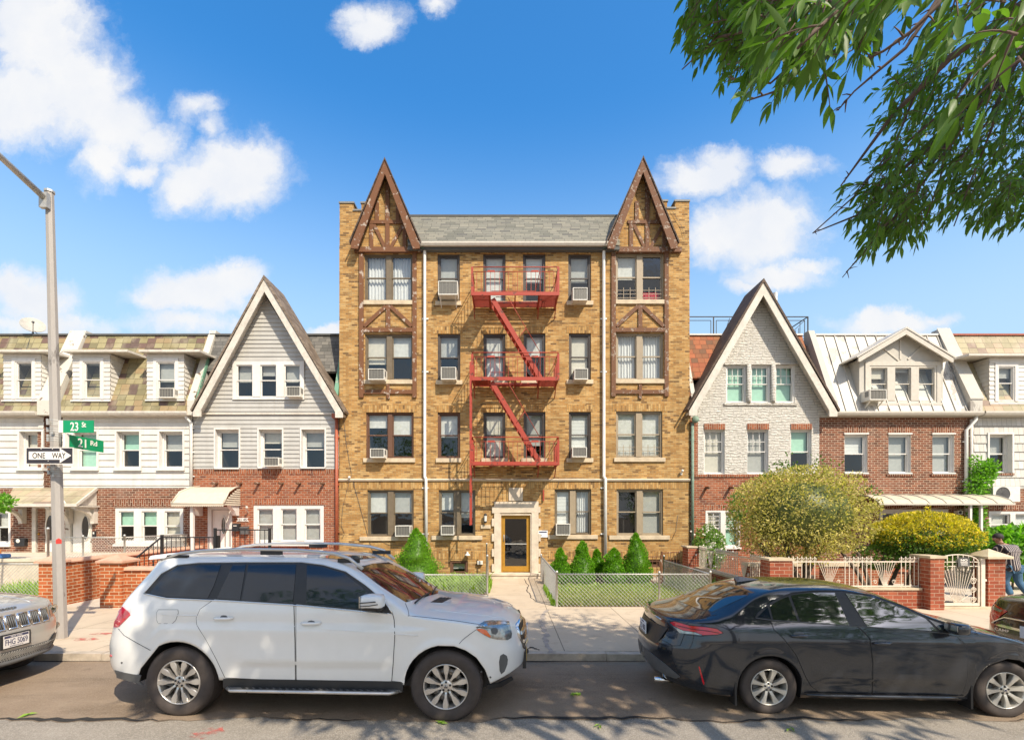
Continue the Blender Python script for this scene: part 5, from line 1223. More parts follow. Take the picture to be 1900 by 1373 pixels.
# mailboxes by the door
mb = MB(); x0,x1,z0,z1 = rect(435,447,971,985); mb.box(x0,x1,YF-.16,YF-.001,z0,z1-.06); mb.prismx([(YF-.001,z1-.06),(YF-.16,z1-.06),(YF-.15,z1-.02),(YF-.08,z1),(YF-.001,z1)],x0,x1); mb.box(x0+.05,x1-.06,YF-.164,YF-.1601,z1-.09,z1-.065,1)
solo('mailbox', mb, [M['black'], M['acwhite']], 'round topped black mailbox under the house number', 'mailbox', bevel=.008)
mb = MB(); x0,x1,z0,z1 = rect(448,462.5,976,991); mb.box(x0,x1,YF-.12,YF-.001,z0,z1-.05); mb.prismx([(YF-.001,z1-.048),(YF-.15,z1-.07),(YF-.15,z1-.045),(YF-.001,z1)],x0-.01,x1+.01)
solo('mailbox', mb, [M['greyplastic']], 'square dull grey mailbox right of the round topped one', 'mailbox', bevel=.008)
# ================================================================ fences and garden walls
def chain_link(name, label, runs, z0, z1, posts, cell=.078, ztops=None):
    t = thing(name, label, 'fence', (runs[0][0][0], runs[0][0][1], z0))
    wm = MB(); rl = MB()
    for ri, (a, b) in enumerate(runs):
        h = z1-z0 if not ztops else ztops[ri]-z0
        a, b = Vector((*a, 0)), Vector((*b, 0)); L = (b-a).length; d = (b-a)/L; nn = Vector((-d.y, d.x, 0))*.004
        c = -h
        while c < L+h:
            for sg in (1, -1):
                s0, s1 = (c, c+h) if sg > 0 else (c+h, c)      # s at z=0, s at z=h
                t0, t1 = 0.0, 1.0; ds = s1-s0
                for lim, up in ((0, 0), (L, 1)):
                    q = (lim-s0)/ds
                    if (ds > 0) == (up == 0): t0 = max(t0, q)
                    else: t1 = min(t1, q)
                if t1-t0 > .02:
                    p, q = a+d*(s0+ds*t0)+Vector((0,0,z0+h*t0))+nn*sg, a+d*(s0+ds*t1)+Vector((0,0,z0+h*t1))+nn*sg
                    wm.tube([p, q], 0.0044, 3, 0, False, False)
            c += cell*1.16
        rl.tube([a+Vector((0,0,z0+h)), b+Vector((0,0,z0+h))], .015, 6)
        k = 0.0
        while k < L: rl.tube([a+d*k+Vector((0,0,z0+h-.03)), a+d*(k+.02)+Vector((0,0,z0+h+.035))], .004, 3, 0, False); k += .062
    wm.build('wire_mesh', M['galv'], t); rl.build('top_rail', M['galv'], t)
    for x, y, zt in posts:
        p = MB(); p.lathe([(.026,z0-.02),(.026,zt),(.034,zt),(.034,zt+.02),(.02,zt+.05),(0,zt+.055)], 10, 0, 'z', (x, y, 0)); p.build('post', M['galv'], t)
    return t
chain_link('chain_link_fence', 'chain link fence round the lawn right of the entry path', [((1.19,11.5),(4.83,11.5)),((1.19,11.5),(1.17,16.4)),((4.83,11.5),(4.83,14.9))], .13, .895,
           [(1.19,11.5,.93),(3.62,11.5,.92),(4.83,11.5,.93),(1.17,16.4,.93),(4.83,14.9,1.02)])
chain_link('chain_link_fence', 'low chain link fence in front of the ground cover left of the path', [((-5.9,13.3),(-.53,13.3)),((-.53,13.3),(-.62,16.5))], .13, .72,
           [(-.53,13.3,1.16),(-.68,16.5,1.3),(-3.2,13.3,.76)], ztops=[.66,.72])
def ladder_fence(): pass
t = chain_link('chain_link_fence', 'chain link fence in front of the pale stone wall left of the orange brick pillar', [((-15.5,11.7),(-11.05,11.7))], .13, 1.12, [(-11.06,11.7,1.95),(-13.6,11.7,1.14)], cell=.075)
chain_link('chain_link_gate', 'leaning chain link gate and rail before the oval glass doors', [((-13.55,14.6),(-11.55,14.6)),((-11.5,14.6),(-11.1,16.8))], 1.02, 1.62, [(-13.5,14.6,1.68),(-12.75,14.6,1.64),(-11.5,14.6,1.66),(-11.1,16.8,1.5)], cell=.075)
# pale stone terrace in front of the white houses
t = thing('terrace_wall', 'pale stone terrace wall behind the chain link fence at the left edge', 'garden wall', (-14,14.2,.12))
mb = MB(); mb.box(-20,-10.9,14.2,16.99,.1,.99); mb.build('wall', M['stone'], t)
mb = MB(); mb.box(-20,-10.9,14.12,14.199,.93,1.02); mb.box(-13.0,-11.4,13.7,14.11,.1,.62); mb.box(-12.9,-11.5,13.3,13.69,.1,.36); mb.build('step', M['stone'], t)
# bits on that terrace
mb = MB(); mb.box(-16.0,-15.5,14.6,14.9,1.0,1.25); solo('storage_tub', mb, [plain('orange plastic', (.55,.20,.05), .5)], 'orange tub on the terrace at the left edge of the photo', 'tub', bevel=.03)
mb = MB(); mb.box(-15.45,-15.1,14.5,14.8,1.0,1.12); solo('storage_tub', mb, [plain('blue plastic', (.06,.18,.42), .5)], 'blue tub beside the orange one on the terrace', 'tub', bevel=.03)
# orange brick garden walls of the grey house
t = thing('garden_wall', 'orange brick garden wall with capped pillars and a rounded pink coping', 'garden wall', (-9.0,11.5,.12))
def cap(mb, x0, x1, y0, y1, z, h, e=.06, mi=0):
    mb.box(x0-e,x1+e,y0-e,y1+e,z,z+.05,mi); c = ((x0+x1)/2,(y0+y1)/2,z+.05+h)
    b = [(x0-e,y0-e,z+.05),(x1+e,y0-e,z+.05),(x1+e,y1+e,z+.05),(x0-e,y1+e,z+.05)]
    mb.add(b+[c], [(0,1,4),(1,2,4),(2,3,4),(3,0,4)], mi)
mb = MB(); mb.box(-11.0,-10.66,11.4,11.75,.1,1.16); mb.box(-10.86,-10.661,11.751,16.99,.1,1.14)
mb.box(-9.56,-9.05,11.4,11.85,.1,1.17); mb.box(-9.049,-4.3,11.5,11.72,.1,.98); mb.build('wall', M['obrick'], t)
mb = MB(); cap(mb,-11.0,-10.66,11.4,11.75,1.161,.13); cap(mb,-9.56,-9.05,11.4,11.85,1.171,.14)
def round_coping(x0, x1, y0, y1, z, alongx):
    pts = [(-.5,0),(-.5,.03),(-.35,.075),(0,.095),(.35,.075),(.5,.03),(.5,0)]
    if alongx: w = (y1-y0)+.08; mb.prismx([((y0+y1)/2+a*w, z+b) for a, b in pts], x0, x1)
    else: w = (x1-x0)+.08; mb.prism([((x0+x1)/2+a*w, z+b) for a, b in pts], y0, y1)
round_coping(-9.1,-4.3,11.5,11.72,.981,True); round_coping(-10.86,-10.661,11.82,16.98,1.141,False); mb.build('coping', M['coping'], t)
# stoop of the grey house
t = thing('stoop', 'pink painted stoop and steps behind the orange brick wall', 'steps', (-9.8,14,.12))
mb = MB(); mb.box(-10.65,-6.6,14.1,16.99,.1,.78)
for k in range(4): mb.box(-10.65,-9.0,14.1-.3*(k+1),14.1-.3*k-.002,.1,.78-.165*(k+1))
mb.build('steps', M['pinkpaint'], t)
mb = MB(); mb.box(-9.9,-9.6,11.9,12.7,.122,.26); mb.build('ramp', M['pinkpaint'], t)
def iron_rail(t, a, b, h, n, z0, z1, post=(True, True), m='blackiron', top=.03, finial=False):
    mb = MB(); a, b = Vector((*a, z0)), Vector((*b, z1))
    up = Vector((0,0,h)); mb.bar(a+up, b+up, .035, top); mb.bar(a+Vector((0,0,.09)), b+Vector((0,0,.09)), .025, .02)
    for k in range(1, n): p = a+(b-a)*k/n; mb.bar(p+Vector((0,0,.09)), p+up, .014, .014)
    for p, f in ((a, post[0]), (b, post[1])):
        if f: mb.bar(p, p+up+Vector((0,0,.05)), .06, .06)
    for k in range(4, n-1, 5):       # scrolled collars
        p = a+(b-a)*k/n+up*.45; mb.lathe([(.007,-.09),(.03,-.05),(.012,0),(.03,.05),(.007,.09)], 8, 0, 'z', p)
    return mb.build('rail', M[m], t)
t = thing('iron_railing', 'black iron stoop railing in front of the white oval window door', 'railing', (-8.6,13.6,.12))
iron_rail(t, (-9.35,12.2), (-9.2,12.95), .92, 6, .27, .80); iron_rail(t, (-9.2,12.95), (-7.7,12.95), .9, 12, .80, .80, (False, True))
iron_rail(t, (-7.75,12.9), (-6.3,12.9), 1.0, 11, .90, .90)
mb = MB(); mb.box(-9.25,-6.2,12.8,14.09,.12,.80); mb.build('landing', M['coping'], t)
# right hand side: brick pillars, low walls and cream iron fence
t = thing('front_wall', 'low brick wall with a brick pillar and slab coping carrying the cream iron fence', 'garden wall', (8,11.4,.12))
mb = MB(); mb.box(6.08,6.6,11.2,11.62,.1,1.24); mb.box(9.70,10.02,11.1,11.62,.1,1.30); mb.box(6.601,9.699,11.3,11.5,.1,.55); mb.box(6.2,6.4,11.621,15.9,.1,.55); mb.box(5.95,6.3,15.901,16.4,.1,1.22); mb.build('wall', M['pbrick'], t)
mb = MB(); mb.box(6.05,6.63,11.17,11.65,1.241,1.29); mb.box(9.67,10.05,11.07,11.65,1.301,1.36); mb.box(6.66,9.66,11.27,11.53,.551,.60); mb.box(6.17,6.43,11.66,15.9,.551,.60); mb.box(5.9,6.35,15.88,16.43,1.221,1.27); mb.build('coping', M['sill'], t)
t2 = thing('brick_pillar', 'brick gate pillar with a pyramid cap, hiding the left side of the man', 'pillar', (11.42,11.4,.12))
mb = MB(); mb.box(11.22,11.62,11.3,11.7,.1,1.28); mb.build('shaft', M['pbrick'], t2)
mb = MB(); cap(mb,11.22,11.62,11.3,11.7,1.281,.17,.1); mb.build('cap', M['sill'], t2)
mb = MB(); mb.box(12.75,40,15.2,15.4,.1,1.05); mb.box(12.7,40,15.15,15.45,1.051,1.1,1); mb.box(13.75,14.0,14.9,15.19,.1,1.1); solo('garden_wall', mb, [M['concrete'], M['sill']], 'grey rendered garden wall behind the walking man', 'garden wall')
def iron_fence(t, a, b, z0, z1, n, fans=()):
    mb = MB(); a, b = Vector((*a, 0)), Vector((*b, 0)); d = (b-a).normalized(); L = (b-a).length; Z = lambda z: Vector((0,0,z))
    for z in (z0+.03, z1-.10): mb.bar(a+Z(z), b+Z(z), .02, .025)
    fr = [(f-.30, f+.30) for f in fans]
    for k in range(n+1):
        s = L*k/n; p = a+d*s
        if any(q0 < s < q1 for q0, q1 in fr): continue
        mb.bar(p+Z(z0), p+Z(z1-.02), .014, .014); mb.lathe([(.0,.03),(.016,.0),(.022,-.03),(.012,-.05)], 6, 0, 'z', p+Z(z1))
        for q in (-1, 1): mb.tube([p+Z(z1-.09), p+d*q*.035+Z(z1-.06), p+d*q*.05+Z(z1-.03), p+d*q*.03+Z(z1-.015)], .006, 4)
    for f in fans:
        c = a+d*f+Z(z0+.06)
        for k in range(-4, 5): mb.bar(c+d*k*.010, a+d*(f+k*.065)+Z(z1-.1), .009, .009)
        mb.add([c-d*.04, c+d*.04, c+d*.06+Z(.07), c-d*.06+Z(.07)], [(0,1,2,3)])
        for q in (-1, 1):
            cc = a+d*(f+q*.22)+Z(z0+.13); mb.tube([cc+d*(math.cos(w)*.05*(1-w/14))*q+Z(math.sin(w)*.05*(1-w/14)) for w in [j*.7 for j in range(13)]], .008, 4)
    return mb.build('fence_panel', M['whiteiron'], t)
t = thing('iron_fence', 'cream iron fence with fan motifs standing on the low brick wall', 'fence', (8,11.4,.6))
iron_fence(t, (6.63,11.4), (9.68,11.4), .60, 1.30, 30, (.95, 2.25)); iron_fence(t, (6.3,11.68), (6.3,15.85), .60, 1.28, 40, (1.2, 3.3))
# the gate with a fan of bars
t = thing('iron_gate', 'cream iron gate with a sunburst of bars, scrolls and an arched top', 'gate', (10.6,11.35,.12))
x0, x1, yg, z0, z1 = 10.06, 11.05, 11.35, .18, 1.20; mb = MB(); cx = (x0+x1)/2
mb.box(x0,x0+.03,yg-.02,yg+.02,z0,z1); mb.box(x1-.03,x1,yg-.02,yg+.02,z0,z1); mb.box(x0,x1,yg-.021,yg+.019,z0,z0+.06); 
for zz, r in ((1.10,.0),(1.20,.0)): mb.bar((x0,yg,zz),(x1,yg,zz),.02,.02)
mb.tube([(cx-.48*math.cos(a),yg,1.20+.17*math.sin(a)) for a in [math.pi*k/12 for k in range(13)]], .014, 6)
for k in range(1,8): x = x0+(x1-x0)*k/8; mb.box(x-.008,x+.008,yg-.008,yg+.008,1.0 if k not in (1,7) else z0+.06,1.20+.17*math.sqrt(max(0,1-((x-cx)/.5)**2)))
for k in range(-5,6): mb.bar((cx+k*.017,yg,z0+.06),(cx+k*.076,yg,1.10-abs(k)*.02),.010,.010)
for q in (-1,1):
    for zz, r in ((z0+.13,.075),(z0+.36,.07),(z0+.57,.085)):
        c = (cx+q*.36, zz); mb.tube([(c[0]+q*r*math.cos(w)*(1-w/15),yg-.005,c[1]+r*math.sin(w)*(1-w/15)) for w in [j*.6 for j in range(17)]], .010, 5)
    mb.bar((cx+q*.02,yg,z0+.09),(cx+q*.32,yg,z0+.28),.012,.012)
mb.build('leaf_of_bars', M['whiteiron'], t)
mb = MB(); mb.box(11.07,11.16,yg-.04,yg+.04,.12,1.28); mb.box(11.14,11.21,yg-.03,yg+.03,.75,.80); mb.build('post', M['whiteiron'], t)
mb = MB(); mb.tube([(10.72+.20*math.cos(2*math.pi*k/24),yg-.03,1.13+.18*math.sin(2*math.pi*k/24)) for k in range(25)], .008, 5); mb.build('ring', M['blackiron'], t)
mb = MB(); a, b = 10.50+.02, 10.79; mb.box(a,b,yg-.05,yg-.04,1.10,1.29); text_mb(mb,'NO',((a+b)/2,yg-.0505,1.245),(1,0,0),(0,0,1),.16,.055,1,.03)
for k in range(3): mb.box(a+.05+.01*k,b-.05,yg-.053,yg-.0501,1.19-.03*k,1.202-.03*k,1)
solo('warning_sign', mb, [M['greyplastic'], M['signwhite']], 'small dark sign headed NO hanging on the cream iron gate', 'sign')
mb = MB(); mb.box(10.03,11.24,11.25,11.48,.1,.165); solo('threshold', mb, [M['sill']], 'low stone threshold under the cream iron gate', 'threshold')
# brown areaway railing at the right corner of the apartment building
t = thing('areaway_railing', 'brown iron areaway railing right of the tallest cone shrub', 'railing', (4.6,15.6,.12))
iron_rail(t, (3.7,15.4), (4.9,15.4), .85, 9, .12, .12, (False, True), 'wood'); iron_rail(t, (5.0,15.6), (5.9,16.3), .95, 7, .12, .12, (True, False), 'wood')
# front stoop and low walls seen through the cream fence
t = thing('stoop', 'brick stoop with pale slabs behind the cream fence and the big shrub', 'steps', (8.8,14.5,.12))
mb = MB(); mb.box(7.3,8.9,14.6,14.9,.1,.75); mb.box(9.6,11.3,14.6,14.9,.1,.75); mb.box(7.0,14.0,15.4,16.99,.1,.42); mb.build('cheek_wall', M['rbrick'], t)
mb = MB(); mb.box(7.25,8.95,14.55,14.95,.751,.85); mb.box(9.55,11.35,14.55,14.95,.751,.85); mb.box(8.95,9.55,14.7,15.0,.1,.3); mb.box(8.95,9.55,15.0,15.39,.1,.41); mb.build('slab', M['sill'], t)
for (x, y) in ((12.3,14.2),):
    mb = MB(); mb.lathe([(.0,0),(.16,0),(.21,.32),(.23,.34),(.20,.34),(.19,.30),(0,.30)],16,0,'z',(x,y,.12)); solo('plant_pot', mb, [plain('terracotta',(.35,.13,.07),.8)], 'terracotta pot on the paving behind the iron gate', 'plant pot')

# ================================================================ plants
def lump(seed, n=14, k=6, a=.16):
    r = random.Random(seed); D = [(Vector((r.gauss(0,1),r.gauss(0,1),r.gauss(0,1))).normalized(), r.uniform(-.6,1)*a) for _ in range(n)]
    return lambda d: 1+sum(w*max(0, d.dot(q))**k for q, w in D)
def leafcard(mb, p, d, n, l, w, fold=.25, mi=0):
    """one leaf: a folded lozenge from p along d"""
    s = d.cross(n); s = s.normalized() if s.length > 1e-6 else Vector((1,0,0)); up = s.cross(d).normalized()
    q = p+d*l*.45; a, b = q+s*w/2-up*w*fold, q-s*w/2-up*w*fold; t = p+d*l-up*l*.12
    mb.add([p, a, t, b, q], [(0,1,4),(1,2,4),(2,3,4),(3,0,4)], mi)
def crown(mb, c, r, n, size, seed, shell=.3, lumpf=None, out=.55, up=.15, aspect=.45, filt=None, mi=0, hollows=0):
    rn = random.Random(seed); HO = [(Vector((rn.gauss(0,1),-abs(rn.gauss(0,1)),rn.gauss(0,.7))).normalized(), rn.uniform(.985,.9965)) for _ in range(hollows)]
    lf = lumpf or lump(seed); c = Vector(c); k = 0; tries = 0
    while k < n and tries < n*6:
        tries += 1
        d = Vector((rn.gauss(0,1),rn.gauss(0,1),rn.gauss(0,1))).normalized()
        f = lf(d)*(1-shell*rn.random()**1.6)
        if any(d.dot(q) > k0 for q, k0 in HO):
            if rn.random() < .72: continue
            f *= .84
        o = Vector((d.x*r[0], d.y*r[1], d.z*r[2]))*f
        if filt and not filt(o, rn): continue
        k += 1
        nd = Vector((d.x/r[0], d.y/r[1], d.z/r[2])).normalized()
        ld = (nd*out+Vector((rn.gauss(0,.6),rn.gauss(0,.6),rn.gauss(0,.6)))+Vector((0,0,up))).normalized()
        s = size*rn.uniform(.55, 1.35)
        leafcard(mb, c+o, ld, Vector((rn.gauss(0,1),rn.gauss(0,1),rn.gauss(0,1)+1)).normalized(), s, s*aspect, rn.uniform(.05,.4), mi)
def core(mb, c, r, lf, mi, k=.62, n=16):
    """solid dark filler inside, the shade of the hollows put into its colour"""
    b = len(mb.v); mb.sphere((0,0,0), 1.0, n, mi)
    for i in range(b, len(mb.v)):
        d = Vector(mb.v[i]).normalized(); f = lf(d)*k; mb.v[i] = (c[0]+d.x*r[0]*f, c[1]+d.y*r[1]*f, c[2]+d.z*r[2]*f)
def trunk(parent, pts, r0, r1, name='trunk', m='bark'):
    mb = MB(); n = len(pts); mb.tube(pts, [r0+(r1-r0)*i/(n-1) for i in range(n)], 8); return mb.build(name, M[m], parent)
M['inner'] = leaf('inner foliage', (.07,.085,.02), (.05,.06,.02), .1)  # darkened leaf colour stands in for the shade deep inside a crown
# big variegated shrub
D = 12.3; c = (ux(1484,D), D, vz(953,D)); r = (1.70, 1.4, 1.14)
t = thing('round_shrub', 'huge rounded variegated cream and olive shrub over the brick pillar', 'shrub', (c[0], D, .12))
l1, l2 = lump(11, 16, 7, .13), lump(12, 110, 60, .15); lf = lambda d: l1(d)*l2(d); lf2 = lf
mb = MB(); crown(mb, c, r, 22000, .066, 1, .36, lf, aspect=.5, hollows=46); 
rn = random.Random(5)
for u, v, k in ((1440,866,40),(1462,872,30),(1500,862,26),(1530,866,20),(1410,885,20),(1600,915,40),(1360,960,70),(1350,930,40)):     # reverted green shoots
    q = Vector((ux(u,D), D-.3, vz(v,D)))
    for j in range(k): leafcard(mb, q+Vector((rn.gauss(0,.10),rn.gauss(0,.15),rn.gauss(0,.10))), Vector((rn.gauss(0,.5),rn.gauss(0,.5),rn.uniform(.1,1))).normalized(), Vector((rn.gauss(0,1),rn.gauss(0,1),1)).normalized(), .09, .045, .2, 2)
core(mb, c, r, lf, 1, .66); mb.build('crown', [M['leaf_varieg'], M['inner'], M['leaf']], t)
for x0, x1, y in ((7.35,7.0,12.1),(7.55,7.7,12.3),(7.5,8.2,12.4),(7.2,6.4,12.2)): trunk(t, [(x0,y,.12),(x0+.04,y,.5),((x0+x1)/2,y+.1,1.0),(x1,y+.1,1.6)], .09, .05)
# golden topiary
D = 12.3; c = (ux(1714,D), D, vz(996,D)); r = (1.14, 1.0, .58)
t = thing('topiary_shrub', 'dome shaped golden yellow topiary shrub with a green underside', 'shrub', (c[0], D, .12))
l3, l4 = lump(21, 14, 7, .12), lump(22, 90, 50, .14); lf = lambda d: l3(d)*l4(d); mb = MB()
crown(mb, c, r, 11000, .062, 2, .3, lf, aspect=.55, hollows=26, filt=lambda o, rn: o.z/r[2] > rn.uniform(-.6, .25))
mb.build('golden_crown', [M['leaf_yellow']], t)
mb = MB(); crown(mb, c, (r[0]*.97,r[1]*.97,r[2]*1.0), 5000, .075, 3, .3, lf, aspect=.55, filt=lambda o, rn: o.z/r[2] < rn.uniform(-.35, .45))
crown(mb, (c[0]-.32,c[1]-.45,c[2]-.58), (.55,.5,.24), 1300, .07, 7, .35, aspect=.55); crown(mb, (c[0]-1.05,c[1]+.1,c[2]-.5), (.55,.5,.32), 1300, .075, 8, .35, aspect=.55)
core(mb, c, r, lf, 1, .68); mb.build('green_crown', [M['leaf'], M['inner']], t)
mb = MB(); crown(mb, (c[0]-.16,c[1]-.3,c[2]+.66), (.05,.05,.14), 60, .06, 9, .5); mb.build('top_shoot', M['leaf_yellow'], t)
for x0, x1 in ((9.2,8.9),(9.35,9.6),(9.5,10.2),(9.15,8.5),(9.9,10.6)): trunk(t, [(x0,12.2,.12),(x0*.8+x1*.2,12.2,.5),((x0+x1)/2,12.25,.9),(x1,12.3,1.35)], .06, .035)
# rose bush, broad leaved bush, vine, weeds at the left edge
t = thing('rose_bush', 'leafy bush with white blossom against the wall beside the verdigris downpipe', 'bush', (6.75,16.2,.12))
mb = MB(); crown(mb, (6.75,16.2,1.15), (.52,.42,.72), 3200, .085, 31, .5, aspect=.6); rn = random.Random(4)
for k in range(70):
    p = Vector((6.75+rn.gauss(0,.28),15.85+rn.uniform(-.05,.2),1.25+rn.gauss(0,.32)))
    for q in range(5): a = q*1.257; leafcard(mb, p, Vector((math.cos(a),-.5,math.sin(a))).normalized(), Vector((0,-1,0)), .035, .03, .1, 1)
mb.build('crown', [M['leaf_rose'], M['flower']], t)
for x in (6.6,6.85): trunk(t, [(x,16.2,.12),(x+.03,16.2,.6),(x-.05,16.2,1.1)], .025, .012, 'stem')
t = thing('broad_leaved_bush', 'bright green broad leaved bush behind the man in the striped shirt', 'bush', (ux(1880,14.2),14.2,.12))
mb = MB(); crown(mb, (ux(1888,14.2),14.2,1.25), (1.05,.7,.72), 2600, .17, 33, .5, aspect=.7); crown(mb, (ux(1838,14.2),14.2,1.05), (.4,.4,.6), 700, .15, 34, .5, aspect=.7); mb.build('crown', M['leaf_fig'], t)
for x in (14.3,14.8,15.2): trunk(t, [(x,14.2,.12),(x+.05,14.2,.7),(x-.1,14.2,1.3)], .03, .015, 'stem')
t = thing('climbing_vine', 'green vine climbing the downpipes between the brick and the white shingled house', 'vine', (ux(1803),16.7,.12))
mb = MB()
for u, v, rx, rz, n in ((1812,880,.42,.42,620),(1800,905,.38,.4,500),(1822,868,.28,.25,260),(1797,935,.25,.35,260),(1797,960,.30,.45,420),(1803,985,.25,.35,220),(1795,860,.12,.3,90)):
    crown(mb, (ux(u),16.72,vz(v)), (rx,.20,rz), n, .10, u+v, .8, aspect=.7)
mb.build('foliage', M['leaf_fig'], t)
mb = MB(); mb.tube([(ux(1797),16.8,.12),(ux(1799),16.82,1.2),(ux(1796),16.82,2.2),(ux(1803),16.8,3.4),(ux(1812),16.8,4.1)], .02, 6); mb.build('stem', M['bark'], t)
t = thing('young_shrub', 'sprig of bright green leaves poking in at the left edge below the siding', 'shrub', (ux(-8,13.5),13.5,.12))
mb = MB(); crown(mb, (ux(-2,13.5),13.5,vz(932,13.5)), (.33,.3,.22), 420, .12, 41, .6, aspect=.55); mb.build('crown', M['leaf_fig'], t); trunk(t, [(ux(-14,13.5),13.5,.12),(ux(-12,13.5),13.5,1.4),(ux(-5,13.5),13.5,2.5)], .04, .02)
# dwarf spruces
def spruce(loc, h, R0, seed, label, n=4200):
    t = thing('conical_spruce', label, 'conifer', loc, group='dwarf cone spruces')
    rn = random.Random(seed); mb = MB(); D = [(rn.uniform(0,6.28), rn.uniform(.05,.95), rn.uniform(.12,.26), rn.uniform(.06,.24)) for _ in range(46)]
    def rad(a, f):
        r = R0*(1-f**1.25)**.9*(1-.3*max(0, .12-f)/.12)
        for da, df, s, w in D:
            x = ((a-da+math.pi) % (2*math.pi)-math.pi)*(1-f*.6); q = (x*x*.35+(f-df)**2*5)/(s*s)
            r += R0*w*1.35*math.exp(-q*1.6)*(1-f)**.4
        return r
    for k in range(n):
        f = rn.random()**1.35; a = rn.uniform(0, 6.283); r = rad(a, f)*(1-.18*rn.random()**2)
        p = Vector((r*math.cos(a), r*math.sin(a), .05+f*(h-.05)))
        d = Vector((math.cos(a)*.75+rn.gauss(0,.45), math.sin(a)*.75+rn.gauss(0,.45), .75+rn.gauss(0,.35))).normalized(); s = rn.uniform(.035,.08)
        leafcard(mb, p, d, Vector((rn.gauss(0,1),rn.gauss(0,1),rn.gauss(0,1))).normalized(), s, s*.42, .2, 0)
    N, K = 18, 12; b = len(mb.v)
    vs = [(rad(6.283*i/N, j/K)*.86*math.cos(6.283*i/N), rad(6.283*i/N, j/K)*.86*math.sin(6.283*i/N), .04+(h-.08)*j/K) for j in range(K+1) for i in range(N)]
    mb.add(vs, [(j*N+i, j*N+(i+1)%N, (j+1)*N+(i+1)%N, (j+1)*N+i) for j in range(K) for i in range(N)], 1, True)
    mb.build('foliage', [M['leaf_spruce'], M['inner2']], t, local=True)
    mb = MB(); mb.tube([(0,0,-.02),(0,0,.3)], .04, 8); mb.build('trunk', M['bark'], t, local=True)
M['inner2'] = leaf('inner spruce', (.10,.22,.012), (.05,.06,.02), .1)  # darker copy of the needle green, inner shade put into the colour
for u, vt, D, hw, sd, lb in ((772,981,15.4,40,1,'lone cone shaped spruce behind the white car, left of the path'),(1040,1018,15.0,19,2,'first and leftmost of the five cone spruces behind the fence'),(1080,1005,15.0,25,3,'broad yellowish cone spruce, second of the five behind the fence'),
        (1107,1020,15.7,16,4,'small cone spruce set back beneath the right downpipe'),(1139,1018,15.0,25,5,'cone spruce between the right downpipe and the tallest one'),(1180,990,15.0,27,6,'tallest cone spruce, rightmost of the five behind the fence')):
    spruce((ux(u,D), D, .13), vz(vt,D)-.13, hw*D/F, sd, lb, 5200)

# ================================================================ street light pole and its signs
D = 8.6; bx, tx, zt = (113-U0)/F*D, (92-U0)/F*D, vz(358,D)
t = thing('street_light_pole', 'tall weathered octagonal street light pole with an arm over the road', 'street light', (bx, D, .12))
mb = MB(); K = 8
def ring(z, r): f = (z-.12)/(zt-.12); x = bx+(tx-bx)*f; return [(x+r*math.cos(math.pi/8+k*math.pi/4), D+r*math.sin(math.pi/8+k*math.pi/4), z) for k in range(K)]
zs = [.12,.5,3,5.5,zt]; rings = sum([ring(z, .100-.036*(z-.12)/(zt-.12)) for z in zs], [])
mb.add(rings, [(i*K+k, i*K+(k+1)%K, (i+1)*K+(k+1)%K, (i+1)*K+k) for i in range(len(zs)-1) for k in range(K)]); mb.build('shaft', M['pole'], t)
mb = MB(); mb.add(ring(zt, .080)+ring(zt+.035, .080), [(k,(k+1)%K,K+(k+1)%K,K+k) for k in range(K)]+[list(range(K,2*K)), list(range(K-1,-1,-1))]); mb.build('cap', M['galv'], t)
mb = MB(); z = vz(376,D); mb.tube([(tx,D-.02,z),(tx+.0,D-1.2,z+.28),(tx,D-2.6,z+.5)], [.055,.045,.04], 8); mb.box(tx-.07,tx+.07,D-.13,D-.06,z-.16,z+.10); mb.build('arm', M['galv'], t)
mb = MB(); mb.sphere((tx,D-2.95,z+.5),(.17,.42,.11),14); mb.build('lamp_head', M['acwhite'], t)
rn = random.Random(8)
for v in (781,786,789,797,801,806,810,815,819,868,872,876,880,884,1003): 
    mb = MB(); z = vz(v,D); r = .103-.036*(z-.12)/(zt-.12); a = ring(z, r); b = ring(z+.018, r); mb.add(a+b, [(k,(k+1)%K,K+(k+1)%K,K+k) for k in range(K)])
    if v < 1000: q = ring(z, r+.015)[rn.choice((4,5,6))]; mb.box(q[0]-.02,q[0]+.02,q[1]-.02,q[1]+.01,z-.01,z+.03)
    mb.build('strap', M['galv'], t)
mb = MB(); z = vz(1008,D); r = .097; a = ring(z, r); b = ring(vz(1001,D), r); mb.add([a[6],a[7],b[7],((b[6][0]+b[7][0])/2,(b[6][1]+b[7][1])/2,b[6][2]+.03),b[6]], [(0,1,2,3,4)]); mb.build('sticker', plain('red sticker',(.55,.03,.02),.5), t)
def rcap(x0, x1, z0, z1): return [(x0,z0),(x1,z0),(x1,z1),(x0,z1)]
d = 8.42; x0,x1,z0,z1 = rect(117,173.5,780,802.5,d); mb = MB(); mb.box(x0,x1,d,d+.012,z0,z1); mb.box(x0-.075,x0,d-.005,d+.05,z0+.0,z1,1)
text_mb(mb,'23',(ux(138,d),d-.0005,vz(791.5,d)),(1,0,0),(0,0,1),.135,.15,1,.01); text_mb(mb,'St',(ux(156,d),d-.0005,vz(788,d)),(1,0,0),(0,0,1),.072,.088,1,.01)
solo('street_name_sign', mb, [M['signgreen'], M['signwhite']], 'green street name sign reading 23 St facing the road', 'street sign')
x = -7.66; y0, y1 = 8.48, 9.22; z0, z1 = vz(829.5,y0), vz(806,y0); mb = MB(); mb.box(x-.012,x,y0,y1,z0,z1); mb.box(x-.03,x+.012,y0-.08,y0,z0-.01,z1+.01,1)
